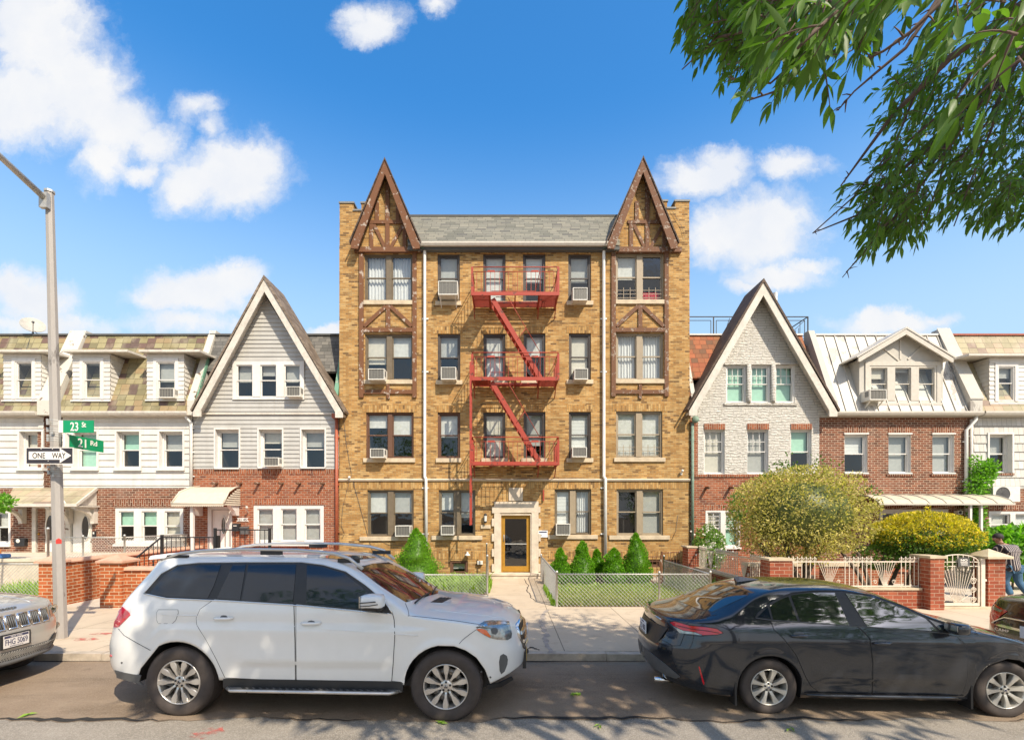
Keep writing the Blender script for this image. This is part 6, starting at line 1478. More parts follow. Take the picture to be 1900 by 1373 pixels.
text_mb(mb,'21',(x+.0005,y0+.27,(z0+z1)/2),(0,1,0),(0,0,1),.17,.155,1,.01); text_mb(mb,'Rd',(x+.0005,y0+.52,(z0+z1)/2+.03),(0,1,0),(0,0,1),.14,.09,1,.01)
solo('street_name_sign', mb, [M['signgreen'], M['signwhite']], 'green street name sign reading 21 Rd seen at an angle', 'street sign')
d = 8.30; x0,x1,z0,z1 = rect(48,136,830,861,d); mb = MB(); mb.box(x0,x1,d,d+.01,z0,z1,1); mb.box(x0+.012,x1-.012,d-.002,d-.0001,z0+.012,z1-.012,0)
h = z1-z0; w = x1-x0; cz = (z0+z1)/2+.003; yy = d-.0045
mb.prism([(x0+w*.065,cz-h*.24),(x0+w*.72,cz-h*.24),(x0+w*.72,cz-h*.44),(x0+w*.96,cz),(x0+w*.72,cz+h*.44),(x0+w*.72,cz+h*.24),(x0+w*.065,cz+h*.24)], yy, d-.0021, 1)
text_mb(mb,'ONE',(x0+w*.28,yy-.0005,cz),(1,0,0),(0,0,1),w*.27,h*.34,0,.012,out=.002); text_mb(mb,'WAY',(x0+w*.70,yy-.0005,cz),(1,0,0),(0,0,1),w*.29,h*.34,0,.012,out=.002)
for u in (77,98,90): mb.lathe([(.008,-.004),(0,-.004)],6,1,'y',(ux(u,d),d-.003,vz(833 if u != 90 else 855,d)))
solo('one_way_sign', mb, [M['signblack'], M['signwhite']], 'black and white ONE WAY arrow sign strapped to the pole', 'traffic sign')
# ================================================================ the street tree whose boughs hang into the picture
TREE = thing('street_tree', 'ash tree whose leafy boughs hang into the top right corner', 'tree', (5.2,-2.0,.12))
rnT = random.Random(77)
def px(u, v, d): return at(u, v, d)
limbs = MB(); leaves = MB()
base = Vector((5.2,-2.0,.12)); fork = Vector((4.9,-1.4,4.2))
tk_ = MB(); tk_.tube([base,(5.2,-2.0,1.5),(5.05,-1.7,3.0),fork], [.24,.20,.18,.16], 12); tk_.build('trunk', M['bark'], TREE)
L1 = [fork, Vector((4.2,-.2,5.6)), Vector((3.2,1.0,5.6)), px(1760,-220,2.2), px(1660,-60,1.9)]
L2 = [fork, Vector((5.6,.6,6.2)), Vector((5.4,2.4,7.0)), px(1990,-60,3.4), px(1880,60,3.6)]
L3 = [fork, Vector((4.8,-.6,6.5)), Vector((4.6,0,8.5)), Vector((4.8,.3,10))]
L4 = [fork, Vector((6.6,-.4,6.4)), Vector((8,.8,7.6))]
for L, a, b in ((L1,.12,.02),(L2,.13,.025),(L3,.12,.04),(L4,.1,.04)): limbs.tube(L, [a+(b-a)*i/(len(L)-1) for i in range(len(L))], 8)
def twig(pts, r0, r1): limbs.tube(pts, [r0+(r1-r0)*i/(len(pts)-1) for i in range(len(pts))], 5)
def spur(pts, n, l):
    for k in range(n):
        i = rnT.randrange(len(pts)-1); f = rnT.random(); p = pts[i]*(1-f)+pts[i+1]*f; d = (pts[i+1]-pts[i]).normalized()
        q = p+(d*.6+Vector((rnT.gauss(0,.5),rnT.gauss(0,.5),rnT.gauss(0,.5)))).normalized()*l*rnT.uniform(.5,1.3); limbs.tube([p, (p+q)/2+Vector((0,0,.004)), q], [.004,.003,.0015], 4)
def blade(p, d, l, w, droop):
    """one narrow leaflet, folded along its midrib and drooping, eight faces"""
    n = Vector((rnT.gauss(0,.6),rnT.gauss(0,.6),1)).normalized(); s = d.cross(n)
    if s.length < 1e-3: return
    s.normalize(); n = s.cross(d); pr = [(0,.04),(.18,.62),(.42,1.0),(.68,.72),(1.0,.03)]; vs = []; P = Vector(p); dd = Vector(d); last = 0; fold = rnT.uniform(.12,.5)
    for t, k in pr:
        P = P+dd*(t-last)*l; last = t; dd = (dd+Vector((0,0,-droop*.28))).normalized(); h = s*w*.5*k
        vs += [P+h+n*w*fold*k*.5, P, P-h+n*w*fold*k*.5]
    leaves.add(vs, [f for i in range(4) for f in ((i*3,i*3+1,i*3+4,i*3+3),(i*3+1,i*3+2,i*3+5,i*3+4))], 0, True)
def pinnate(p, d, L, leaf, pairs):
    d = Vector(d).normalized(); s = d.cross(Vector((rnT.gauss(0,.5),rnT.gauss(0,.5),1))).normalized(); pts = [Vector(p)]
    for k in range(5): pts.append(pts[-1]+(d+Vector((0,0,-.12*k))).normalized()*L/5)
    limbs.tube(pts, [.0035,.003,.0026,.0022,.0018,.0012], 4)
    for k in range(pairs):
        f = .25+.7*k/max(1,pairs-1); i = min(4, int(f*5)); q = pts[i]*(1-(f*5-i))+pts[i+1]*(f*5-i) if i < 5 else pts[5]
        for sg in (1,-1):
            if rnT.random() < .9: blade(q, (d*.75+s*sg*rnT.uniform(.35,.8)+Vector((0,0,rnT.uniform(-.6,.3)))).normalized(), leaf*rnT.uniform(.65,1.15), leaf*rnT.uniform(.22,.34), rnT.uniform(.1,1.2))
    blade(pts[-1], (d+Vector((0,0,-.3))).normalized(), leaf*1.1, leaf*.3, .8)
def inside(pt, poly):
    x, y = pt; c = False
    for i in range(len(poly)):
        (a, b), (e, f) = poly[i], poly[i-1]
        if (b > y) != (f > y) and x < (e-a)*(y-b)/(f-b)+a: c = not c
    return c
def fill(poly, n, dfun, L, leaf, dirf, pairs=(2,4)):
    x0, x1 = min(p[0] for p in poly), max(p[0] for p in poly); y0, y1 = min(p[1] for p in poly), max(p[1] for p in poly); k = 0
    while k < n:
        q = (rnT.uniform(x0,x1), rnT.uniform(y0,y1))
        if not inside(q, poly): continue
        k += 1; d = dfun(*q); pinnate(at(q[0],q[1],d), dirf(q), L*rnT.uniform(.7,1.2), leaf, rnT.randint(*pairs))
def dl(q): return Vector((-.6+rnT.gauss(0,.5), .2+rnT.gauss(0,.5), -.4+rnT.gauss(0,.45)))
# upper boughs: fine foliage to the left, big leaves close to the camera on the right
fill([(1292,-60),(1288,10),(1298,45),(1315,75),(1345,85),(1420,100),(1480,70),(1500,-60)], 270, lambda u, v: 2.75+rnT.uniform(-.3,.5), .14, .07, dl)
fill([(1420,-60),(1410,50),(1430,100),(1470,130),(1520,120),(1590,90),(1640,30),(1720,-60)], 150, lambda u, v: 1.95+rnT.uniform(-.35,.6), .14, .085, dl)
fill([(1500,-60),(1500,40),(1540,75),(1580,60),(1620,0),(1680,-60)], 14, lambda u, v: 1.2+rnT.uniform(-.15,.2), .12, .085, dl, (2,3))
fill([(1640,-60),(1700,0),(1800,10),(1900,60),(1960,40),(1960,-60)], 46, lambda u, v: 1.5+rnT.uniform(-.25,.6), .13, .085, dl, (2,4))
fill([(1800,60),(1850,110),(1900,120),(1930,80),(1930,40)], 6, lambda u, v: 1.15+rnT.uniform(-.1,.2), .13, .09, dl, (2,3))
# hanging mass at the right
B = [(1655,170),(1700,110),(1770,80),(1990,30),(1990,360),(1900,360),(1820,375),(1740,395),(1680,400),(1630,385),(1620,340),(1655,290),(1672,230)]
fill(B, 700, lambda u, v: 3.6+rnT.uniform(-.5,1.7), .19, .085, dl, (3,5))
fill([(1600,330),(1640,330),(1720,390),(1690,430),(1640,425),(1605,375)], 95, lambda u, v: 3.7+rnT.uniform(-.3,.6), .2, .10, dl, (2,4))
fill([(1760,340),(1990,300),(1990,390),(1900,395),(1800,400)], 90, lambda u, v: 4.1+rnT.uniform(-.3,.6), .2, .10, dl, (3,4))
# boughs and bare twigs, drooping to the lower left
def T(pl, r0, r1, n=0, l=.05):
    pts = [at(*p) for p in pl]; twig(pts, r0, r1); spur(pts, n, l)
T([(1960,-40,3.2),(1850,45,3.3),(1760,110,3.4),(1700,170,3.5),(1655,215,3.5),(1600,290,3.6),(1560,345,3.65)], .034, .005, 14)
T([(1990,10,3.4),(1880,120,3.5),(1800,190,3.6),(1720,270,3.7),(1650,340,3.7),(1590,400,3.75),(1510,432,3.75)], .030, .004, 18)
T([(1700,170,3.5),(1660,270,3.6),(1590,360,3.65),(1508,433,3.6)], .010, .004, 16)
T([(1880,110,3.5),(1790,230,3.6),(1720,330,3.7),(1640,430,3.8),(1570,505,3.8)], .016, .004, 18)
T([(1800,200,3.6),(1740,290,3.7),(1680,380,3.7),(1600,470,3.8),(1563,515,3.8)], .012, .003, 14)
T([(1850,60,3.3),(1770,190,3.5),(1700,250,3.55),(1610,330,3.6),(1585,360,3.6)], .012, .004, 8)
T([(1870,130,3.4),(1840,240,3.5),(1800,340,3.6),(1770,420,3.6)], .010, .004, 4)
T([(1900,90,3.4),(1830,230,3.5),(1760,320,3.6)], .013, .004, 4); T([(1760,240,3.6),(1745,330,3.6),(1720,400,3.6)], .008, .004, 3)
T([(1860,150,3.5),(1760,250,3.6),(1690,320,3.65),(1640,400,3.7)], .013, .004, 8); T([(1820,170,3.55),(1700,300,3.7),(1630,370,3.7)], .011, .004, 8)
T([(1790,-60,1.8),(1740,10,1.8),(1690,60,1.85),(1640,95,1.9),(1600,115,1.95)], .011, .003, 16, .05)
T([(1770,-50,1.9),(1720,30,1.9),(1680,90,1.95),(1620,140,2.0),(1585,170,2.05),(1555,205,2.1)], .010, .002, 10, .04)
T([(1640,-50,1.8),(1590,20,1.85),(1540,60,1.9),(1480,95,2.0),(1420,110,2.2),(1350,120,2.4)], .016, .004, 10); T([(1600,-60,1.8),(1500,20,2.2),(1420,50,2.4),(1330,70,2.6),(1265,130,2.7)], .014, .003, 10)
T([(1470,120,2.2),(1430,155,2.2),(1385,152,2.3),(1345,142,2.35)], .006, .003, 4); T([(1560,10,1.3),(1510,60,1.3),(1480,90,1.3)], .008, .004)
T([(1490,110,2.0),(1440,170,2.0),(1385,188,2.05)], .006, .003, 4)
# upper crown, out of the picture: it shades the road and the two nearest cars
lc = [(5.0,1.0,8.4,3.6,1.9,2.0,2900),(2.6,.85,7.9,2.6,1.6,1.4,2500),(7.6,1.1,7.8,2.9,1.8,1.8,1500),(.9,.7,7.9,1.7,1.3,1.0,900)]
for x, y, z, a, b, c_, n in lc:
    for k in range(n):
        d = Vector((rnT.gauss(0,1),rnT.gauss(0,1),rnT.gauss(0,1))).normalized()*rnT.random()**.4
        p = Vector((x+d.x*a, y+d.y*b, z+d.z*c_))
        if p.y > .15 and V0-(p.z-H)/p.y*F > -30 and abs((p.x/p.y)*F+U0-950) < 1010: continue
        leafcard(leaves, p, Vector((rnT.gauss(0,1),rnT.gauss(0,1),rnT.gauss(0,.5)-.4)).normalized(), Vector((rnT.gauss(0,.6),rnT.gauss(0,.6),1)).normalized(), rnT.uniform(.22,.42), rnT.uniform(.12,.2), .2)
limbs.build('branches', M['twig'], TREE); leaves.build('crown', M['leaf'], TREE)

def far_tree(name, label, x, y, h, r, seed, n):  # unseen trees behind the camera, added so car glass has foliage to mirror
    t = thing(name, label, 'tree', (x, y, .12)); rn = random.Random(seed); b = MB(); b.tube([(x,y,.1),(x+.1,y,h*.35),(x-.1,y+.1,h*.6)], [.22,.18,.10], 10)
    for k in range(6): a = k*1.05; b.tube([(x,y,h*(.38+.03*k)),(x+math.cos(a)*r*.4,y+math.sin(a)*r*.4,h*.62),(x+math.cos(a)*r*.8,y+math.sin(a)*r*.8,h*.74)], [.08,.05,.02], 6)
    b.build('trunk', M['bark'], t); b = MB(); lf = lump(seed, 24, 8, .22)
    for k in range(n):
        d = Vector((rn.gauss(0,1),rn.gauss(0,1),rn.gauss(0,1))).normalized(); f = lf(d)*rn.random()**.45
        leafcard(b, Vector((x+d.x*r*f, y+d.y*r*f, h*.72+d.z*r*.72*f)), Vector((rn.gauss(0,1),rn.gauss(0,1),rn.gauss(0,.7)-.3)).normalized(), Vector((rn.gauss(0,.6),rn.gauss(0,.6),1)).normalized(), rn.uniform(.25,.45), rn.uniform(.14,.24), .2)
    b.build('crown', M['leaf'], t)
far_tree('street_tree', 'unseen spreading street tree behind the camera, added for the charcoal saloon glass to mirror', 10.5, -5.6, 8.5, 3.6, 5, 1500)
far_tree('street_tree', 'unseen tall street tree behind the camera, added for the white car glass to mirror', -7.5, -6.2, 9.5, 3.8, 6, 1500)
# ================================================================ vehicles
def pch(pts):
    """monotone cubic through (x, y) -> dense table for np.interp"""
    pts = sorted(pts); x = np.array([p[0] for p in pts], float); y = np.array([p[1] for p in pts], float); h = np.diff(x); dl_ = np.diff(y)/h
    m = np.zeros(len(x)); m[0], m[-1] = dl_[0], dl_[-1]
    for i in range(1, len(x)-1):
        if dl_[i-1]*dl_[i] > 0: w1, w2 = 2*h[i]+h[i-1], h[i]+2*h[i-1]; m[i] = (w1+w2)/(w1/dl_[i-1]+w2/dl_[i])
    X = np.linspace(x[0], x[-1], 600); i = np.clip(np.searchsorted(x, X)-1, 0, len(h)-1); t = (X-x[i])/h[i]
    Y = y[i]*(2*t**3-3*t**2+1)+m[i]*h[i]*(t**3-2*t**2+t)+y[i+1]*(3*t**2-2*t**3)+m[i+1]*h[i]*(t**3-t**2)
    return lambda q: np.interp(q, X, Y)
class Car:
    """body = side surface y = W(x, z) with rounded plan ends + top surface between the shoulder line E and the centre line C"""
    def __init__(s, o, yaw, xr, xf, fz, E, C, bot, wheels, mr, mf, nr=3.4, nf=3.0, p=2.4, arch=.44, tyre=.39, creases=(), flare=.016, wz=None):
        s.o = np.array(o, float); s.yaw = yaw; s.f = np.array([math.cos(yaw), math.sin(yaw)]); s.l = np.array([-s.f[1], s.f[0]])
        s.xr, s.xf, s.fz, s.E, s.C, s.bot = map(pch, (xr, xf, fz, E, C, bot)); s.wheels = wheels; s.mr, s.mf, s.nr, s.nf, s.p = mr, mf, nr, nf, p
        s.arch, s.tyre, s.creases, s.flare = arch, tyre, creases, flare; s.wz = wz or tyre
    def W(s, x, z):
        x, z = np.asarray(x, float), np.asarray(z, float); w = s.fz(z)
        tf = np.clip((x-s.mf)/(s.xf(z)-s.mf), 0, 1); tr = np.clip((s.mr-x)/(s.mr-s.xr(z)), 0, 1)
        w = w*(1-tf**s.nf)**(1/s.nf)*(1-tr**s.nr)**(1/s.nr)
        for xw in s.wheels:
            r = np.hypot(x-xw, z-s.wz); w = w+s.flare*np.exp(-((r-s.arch-.015)/.055)**2)*(z > .25)
        for z0, a, x0, x1 in s.creases:            # (height, depth, from, to): a step pressed into the flank
            k = np.clip((x-x0)/.25, 0, 1)*np.clip((x1-x)/.25, 0, 1); w = w+a*k*np.tanh((z0-z)/.009)*np.exp(-((z-z0)/.11)**2)
        return w
    def Zt(s, x, y):
        x, y = np.asarray(x, float), np.abs(np.asarray(y, float)); E = s.E(x); we = np.maximum(s.W(x, E), 1e-4)
        return E+(s.C(x)-E)*(1-np.clip(y/we, 0, 1)**s.p)
    def inside(s, P): x, y, z = P.T; return (np.abs(y) < s.W(x, z)) & (z < s.Zt(x, y)) & (z > .2) & (x < s.xf(z)) & (x > s.xr(z))
    def ray(s, uv):
        """local points where the sight lines of photo pixels meet the body"""
        uv = np.atleast_2d(np.array(uv, float)); d = np.stack([(uv[:,0]-U0)/F, np.ones(len(uv)), -(uv[:,1]-V0)/F], 1)
        dl_ = np.stack([d[:,:2]@s.f, d[:,:2]@s.l, d[:,2]], 1); c0 = np.array([-s.o@s.f, -s.o@s.l, H])
        lo = np.full(len(uv), np.nan); ts = np.arange(4.2, 9.0, .02); found = np.zeros(len(uv), bool)
        for t in ts:
            P = c0+dl_*t; ins = s.inside(P) & ~found; lo[ins] = t-.02; found |= ins
            if found.all(): break
        hi = lo+.02
        for _ in range(14):
            m = (lo+hi)/2; ins = s.inside(c0+dl_*m[:,None]); hi = np.where(ins, m, hi); lo = np.where(ins, lo, m)
        return c0+dl_*hi[:,None], found
    def F_(s, P):
        x, y, z = P.T; return np.minimum(s.W(x, z)-np.abs(y), s.Zt(x, y)-z)
    def normal(s, P):
        e = .012; g_ = np.stack([s.F_(P+np.eye(3)[k]*e)-s.F_(P-np.eye(3)[k]*e) for k in range(3)], 1)
        return -g_/np.maximum(np.linalg.norm(g_, axis=1, keepdims=True), 1e-9)
    def body(s, parent, paint, name='body', inner=.52):
        n = 14; S = []
        for k in range(n): S.append(('r', math.pi/2*(1-k/n)))
        xs = set(np.linspace(s.mr, s.mf, 46).tolist())
        for xw in s.wheels:
            for k in range(19): xs.add(xw+s.arch*math.cos(math.pi*k/18))
            xs |= {xw-s.arch-.004, xw+s.arch+.004}
        for x in sorted(x for x in xs if s.mr <= x <= s.mf): S.append(('m', x))
        for k in range(1, n+1): S.append(('f', math.pi/2*k/n))
        NV, NT_ = 30, 12
        def X(q, z):
            if q[0] == 'm': return q[1]
            if q[0] == 'f': return s.mf+(float(s.xf(z))-s.mf)*math.sin(q[1])**(2/s.nf)
            return s.mr-(s.mr-float(s.xr(z)))*math.sin(q[1])**(2/s.nr)
        # extra arch columns inside the rounded ends
        def solve_theta(q, xw): return q
        cols = []
        for q in S:
            x = X(q, .7); zb = float(s.bot(x))
            for xw in s.wheels:
                if abs(x-xw) < s.arch: zb = max(zb, s.wz+math.sqrt(max(0, s.arch**2-(x-xw)**2)))
            ze = .9
            for _ in range(6): ze = float(s.E(X(q, ze)))
            col = []
            for j in range(NV+1):
                f = j/NV; z = zb+(ze-zb)*f; xx = X(q, z); col.append((xx, float(s.W(xx, z)) if q[0] == 'm' or q[1] < math.pi/2-1e-6 else 0.0, z))
            top = []
            xe, we = col[-1][0], col[-1][1]
            for j in range(1, NT_+1): y = we*(1-j/NT_); top.append((xe, y, float(s.Zt(xe, y)) if we > 1e-3 else ze))
            cols.append((col, top))
        mb = MB(); m = NV+1+NT_; vs = []
        for sg in (-1, 1):
            for col, top in cols: vs += [(x, sg*y, z) for x, y, z in col+top]
        nc = len(cols); fs = []
        for side in (0, 1):
            o = side*nc*m
            for i in range(nc-1):
                for j in range(m-1):
                    a = [o+i*m+j, o+(i+1)*m+j, o+(i+1)*m+j+1, o+i*m+j+1]; fs.append(a if side == 0 else a[::-1])
        mb.add(vs, fs, 0, True)
        # returns of the arches and sills (black), and the dark undertray
        for side, sg in ((0, -1), (1, 1)):
            for i in range(nc-1):
                a, b = cols[i][0][0], cols[i+1][0][0]; q = [(a[0],sg*a[1],a[2]),(b[0],sg*b[1],b[2]),(b[0],sg*min(b[1],inner),b[2]),(a[0],sg*min(a[1],inner),a[2])]
                mb.add(q if side else q[::-1], [(0,1,2,3)], 1)
        x0, x1 = min(s.wheels)-s.arch-.03, max(s.wheels)+s.arch+.03
        mb.box(x0, x1, -inner+.005, inner-.005, .24, s.wz+s.arch+.01, 1)
        ob = mb.build(name, [paint, M['trim']], parent, local=True)
        bm = bmesh.new(); bm.from_mesh(ob.data); bmesh.ops.remove_doubles(bm, verts=bm.verts, dist=.0008); bmesh.ops.recalc_face_normals(bm, faces=bm.faces); bm.to_mesh(ob.data); bm.free()
        return ob
    def patch(s, name, poly, m, parent, off=.005, step=7, mirror=True, curve=True, thick=.012, gap=None, smooth=True, label=None, holes=False):
        """a panel, lens or pane following the body inside an outline read off the photo"""
        P = [Vector(p) for p in poly]; out = []
        for i in range(len(P)):
            n = max(1, int((P[(i+1)%len(P)]-P[i]).length/step))
            out += [P[i].lerp(P[(i+1)%len(P)], k/n) for k in range(n)]
        pts = [tuple(p) for p in out]; nb = len(pts); loop = list(range(nb))
        x0, x1 = min(p[0] for p in pts), max(p[0] for p in pts); y0, y1 = min(p[1] for p in pts), max(p[1] for p in pts); y = y0+step*.5; r = 0
        def near(q):
            for i in range(nb):
                a, b = out[i], out[(i+1)%nb]; ab = b-a; t = max(0, min(1, (Vector(q)-a).dot(ab)/max(ab.length_squared, 1e-9)))
                if (a+ab*t-Vector(q)).length < step*.45: return True
            return False
        while y < y1:
            x = x0+(step*.5 if r % 2 else 0)
            while x < x1:
                if inside((x, y), pts) and not near((x, y)): pts.append((x, y))
                x += step
            y += step; r += 1
        res = delaunay_2d_cdt([Vector(p) for p in pts], [], [loop], 1, 1e-5)
        v2, fs, orig = res[0], res[2], res[3]
        L, ok = s.ray([tuple(v) for v in v2]); N = s.normal(np.nan_to_num(L)); idx = {}
        V = L+N*off; Bk = L-N*thick; keep = [f for f in fs if all(ok[i] for i in f)]
        mb = MB(); use = sorted({i for f in keep for i in f}); mp = {k: i for i, k in enumerate(use)}
        def emit(sg):
            vs = [(V[k][0], sg*V[k][1], V[k][2]) for k in use]; F2 = [[mp[i] for i in f] for f in keep]
            F2 = [f[::-1] if sg > 0 else f for f in F2]
            # orient outwards
            if F2:
                a, b, c = (Vector(vs[i]) for i in F2[0][:3]); nn = (b-a).cross(c-a); k0 = use[F2[0][0]]; n0 = Vector((N[k0][0], sg*N[k0][1], N[k0][2]))
                if nn.dot(n0) < 0: F2 = [f[::-1] for f in F2]
            mb.add(vs, F2, 0, smooth)
            ed = {}
            for f in F2:
                for i in range(len(f)): ed[(f[i], f[(i+1)%len(f)])] = 1
            bs = [(a, b) for a, b in ed if (b, a) not in ed]; bk = [(Bk[k][0], sg*Bk[k][1], Bk[k][2]) for k in use]
            mb.add(vs+bk, [(b, a, a+len(vs), b+len(vs)) for a, b in bs], 1 if gap else 0)
            if gap:
                ext = []
                for a, b in bs:
                    A, B = Vector(vs[a]), Vector(vs[b]); k = use[a]; n0 = Vector((N[k][0], sg*N[k][1], N[k][2])); o = (B-A).cross(n0).normalized()*gap
                    mb.add([A-n0*(off*.55), B-n0*(off*.55), B+o-n0*(off*.55), A+o-n0*(off*.55)], [(0,1,2,3)], 1)
        emit(1)
        if mirror == 'both': pass
        ob = mb.build(name, [m, M['black']], parent, local=True)
        if label: ob['label'] = label
        if mirror:
            c = ob.copy(); c.data = ob.data.copy(); COL.objects.link(c); c.parent = parent
            for v in c.data.vertices: v.co.y = -v.co.y
            c.data.flip_normals()
        return ob
    def line(s, name, pts, w, m, parent, off=.006, mirror=True, h=None):
        """a raised strip or seam along a line read off the photo"""
        q = []; P = [Vector(p) for p in pts]
        for a, b in zip(P[:-1], P[1:]):
            n = max(1, int((b-a).length/9)); q += [a.lerp(b, k/n) for k in range(n)]
        q.append(P[-1]); L, ok = s.ray([tuple(v) for v in q]); L = L[ok]; N = s.normal(L); V = L+N*off
        mb = MB(); mb.tube([Vector(v) for v in V], w, 6, 0)
        ob = mb.build(name, m, parent, local=True)
        if mirror:
            c = ob.copy(); c.data = ob.data.copy(); COL.objects.link(c); c.parent = parent
            for v in c.data.vertices: v.co.y = -v.co.y
            c.data.flip_normals()
        return ob
    def root(s, name, label, cat): return thing(name, label, cat, (s.o[0], s.o[1], 0), s.yaw)
def wheel(parent, x, side, hw, R_, rim, w, spokes, style, zc, mrim='alloy', turn=0.0, rot=0.0):
    """rim (the part) with tyre, hub cap and brake disc below it; outer face towards -y of the near side"""
    mb = MB(); f = -hw                 # outer tyre plane
    o = bpy.data.objects
    def lath(mb, prof, n=56, mi=0): mb.lathe([(r, h) for r, h in prof], n, mi, 'y', (0, 0, 0))
    lath(mb, [(rim*1.0,.022),(rim*1.0,.008),(rim*.985,.002),(rim*.955,.004),(rim*.945,.03),(rim*.90,.05),(rim*.88,w*.6),(rim*.90,w)])
    hubr = rim*.27
    for k in range(spokes):
        a = 2*math.pi*k/spokes+rot; ca, sa = math.cos(a), math.sin(a)
        if style == 'blade':  prof = [(.20,.060,.030),(.34,.052,.018),(.50,.060,.012),(.62,.105,.010),(.78,.135,.008),(.965,.112,.006)]
        else:                 prof = [(.20,.085,.026),(.34,.082,.018),(.50,.092,.012),(.66,.110,.010),(.82,.145,.008),(.965,.185,.006)]
        vs = []; sk = .0 if style == 'blade' else .10
        for q, hwid, dep in prof:
            r = rim*q; t = rim*hwid; s_ = rim*sk*(q-.2)
            for e, d in ((-1, dep+.05), (-1, dep+.010), (-.82, dep), (.82, dep), (1, dep+.010), (1, dep+.05)):
                vs.append((r*ca-(t*e+s_)*sa, d, r*sa+(t*e+s_)*ca))
        mb.add(vs, [(i*6+j, (i+1)*6+j, (i+1)*6+j+1, i*6+j+1) for i in range(len(prof)-1) for j in range(5)], 0, False)
    lath(mb, [(hubr*1.05,.075),(hubr*1.05,.032),(hubr*.95,.024),(hubr*.5,.020),(0,.020)], 32)
    wh = mb.build('wheel', M[mrim], parent, local=True)
    ty = MB(); lath(ty, [(rim*.99,.020),(rim*1.03,.006),(R_*.80,-.006),(R_*.90,-.004),(R_*.955,.010),(R_*.985,.030),(R_,.052),(R_,w-.05),(R_*.985,w-.03),(R_*.9,w),(rim*.99,w-.01)], 72)
    for k in range(72):     # tread blocks
        a = 2*math.pi*k/72; 
        for y0, y1, off in ((.03,.075,0),(.085,w*.5,.5),(w*.5+.012,w-.09,0),(w-.08,w-.035,.5)):
            aa = a+off*2*math.pi/72; da = .034
            v = [(r*math.cos(b), y, r*math.sin(b)) for r in (R_*.992, R_*1.004) for b, y in ((aa-da,y0),(aa+da,y0),(aa+da,y1),(aa-da,y1))]
            ty.add(v, [(4,5,6,7),(0,1,5,4),(1,2,6,5),(2,3,7,6),(3,0,4,7)])
    t_ = ty.build('tyre', M['rubber'], wh, local=True)
    hb = MB(); lath(hb, [(hubr*.34,.020),(hubr*.34,.013),(hubr*.28,.010),(0,.010)], 24)
    for k in range(3):
        a = math.pi/2+k*2*math.pi/3; hb.bar((0,.008,0),(hubr*.24*math.cos(a),.008,hubr*.24*math.sin(a)),.010,.004,1,(0,1,0))
    if style == 'blade': lath(hb, [(hubr*.30,.0085),(hubr*.26,.0085)], 24, 1)
    n = 5
    for k in range(n):
        a = math.pi/2+2*math.pi*k/n; c = (hubr*.70*math.cos(a), .0225, hubr*.70*math.sin(a)); hb.lathe([(.0135,.0),(.0135,-.004),(0,-.004)], 8, 2, 'y', c)
    hb.build('hub_cap', [M[mrim], M['plateblue'] if style != 'blade' else M['signblack'], M['trim']], wh, local=True)
    bd = MB(); lath(bd, [(rim*.74,.10),(rim*.74,.09),(rim*.45,.09),(rim*.4,.12),(0,.12)], 40); lath(bd, [(rim*.9,w-.02),(0,w-.02)], 32, 1); 
    bd.box(-rim*.75,-rim*.45,.07,.12,-rim*.25,rim*.25,2); bd.build('brake_disc', [M['disc'], M['trim'], M['greytrim']], wh, local=True)
    wh.location = (x, f*1.0 if side < 0 else hw, zc); wh.rotation_euler = (0, 0, turn+(0 if side < 0 else math.pi))
    return wh
def wheels(car, parent, hw, R_, rim, w, spokes, style, m='alloy', turn=0.0):
    for i, xw in enumerate(car.wheels):
        for sd in (-1, 1): wheel(parent, xw, sd, hw, R_, rim, w, spokes, style, R_-.012, m, turn if i == 1 else 0, rnT.uniform(0, 1))
def free(mb, name, m, parent): return mb.build(name, m, parent, local=True)

# ---------------------------------------------------------------- white sport utility car
suv = Car((-2.166, 6.42), R(-2.69),
  xr=[(.2,-2.60),(.42,-2.69),(.55,-2.735),(.72,-2.735),(.9,-2.69),(1.05,-2.645),(1.24,-2.54),(1.45,-2.37),(1.66,-2.20),(1.76,-2.16),(1.9,-2.08)],
  xf=[(.2,2.22),(.35,2.34),(.5,2.405),(.68,2.42),(.85,2.385),(.98,2.34),(1.06,2.27),(1.15,2.15),(1.9,2.0)],
  fz=[(.2,.88),(.32,.915),(.45,.935),(.6,.952),(.8,.966),(1.0,.965),(1.13,.957),(1.22,.945),(1.29,.928),(1.36,.90),(1.5,.84),(1.65,.762),(1.74,.70),(1.78,.655),(1.9,.5)],
  E=[(-2.5,1.45),(-2.2,1.745),(-2.05,1.775),(-1.6,1.785),(-1.0,1.79),(-.3,1.782),(.0,1.765),(.3,1.70),(.56,1.55),(.8,1.39),(1.0,1.255),(1.12,1.175),(1.3,1.14),(1.6,1.105),(1.9,1.055),(2.15,1.01),(2.3,.965),(2.42,.9)],
  C=[(-2.5,1.5),(-2.2,1.775),(-2.05,1.80),(-1.6,1.815),(-1.0,1.815),(-.3,1.81),(.15,1.775),(.45,1.70),(.75,1.53),(1.0,1.37),(1.2,1.255),(1.32,1.232),(1.6,1.215),(1.9,1.178),(2.15,1.115),(2.3,1.03),(2.42,.93)],
  bot=[(-2.8,.50),(-2.5,.44),(-2.2,.375),(-2.0,.33),(-1.9,.33),(-1.1,.42),(1.1,.40),(1.95,.37),(2.15,.42),(2.3,.47),(2.45,.5)],
  wheels=(-1.536, 1.536), mr=-1.75, mf=1.45, nr=3.0, nf=2.7, arch=.47, tyre=.39, flare=.015, creases=((1.03,.014,-1.9,1.35),(.62,-.016,-.95,1.0)))
T_ = suv.root('parked_car', 'large white sport utility car parked in front of the apartment building', 'car')
suv.body(T_, M['paint_white'])
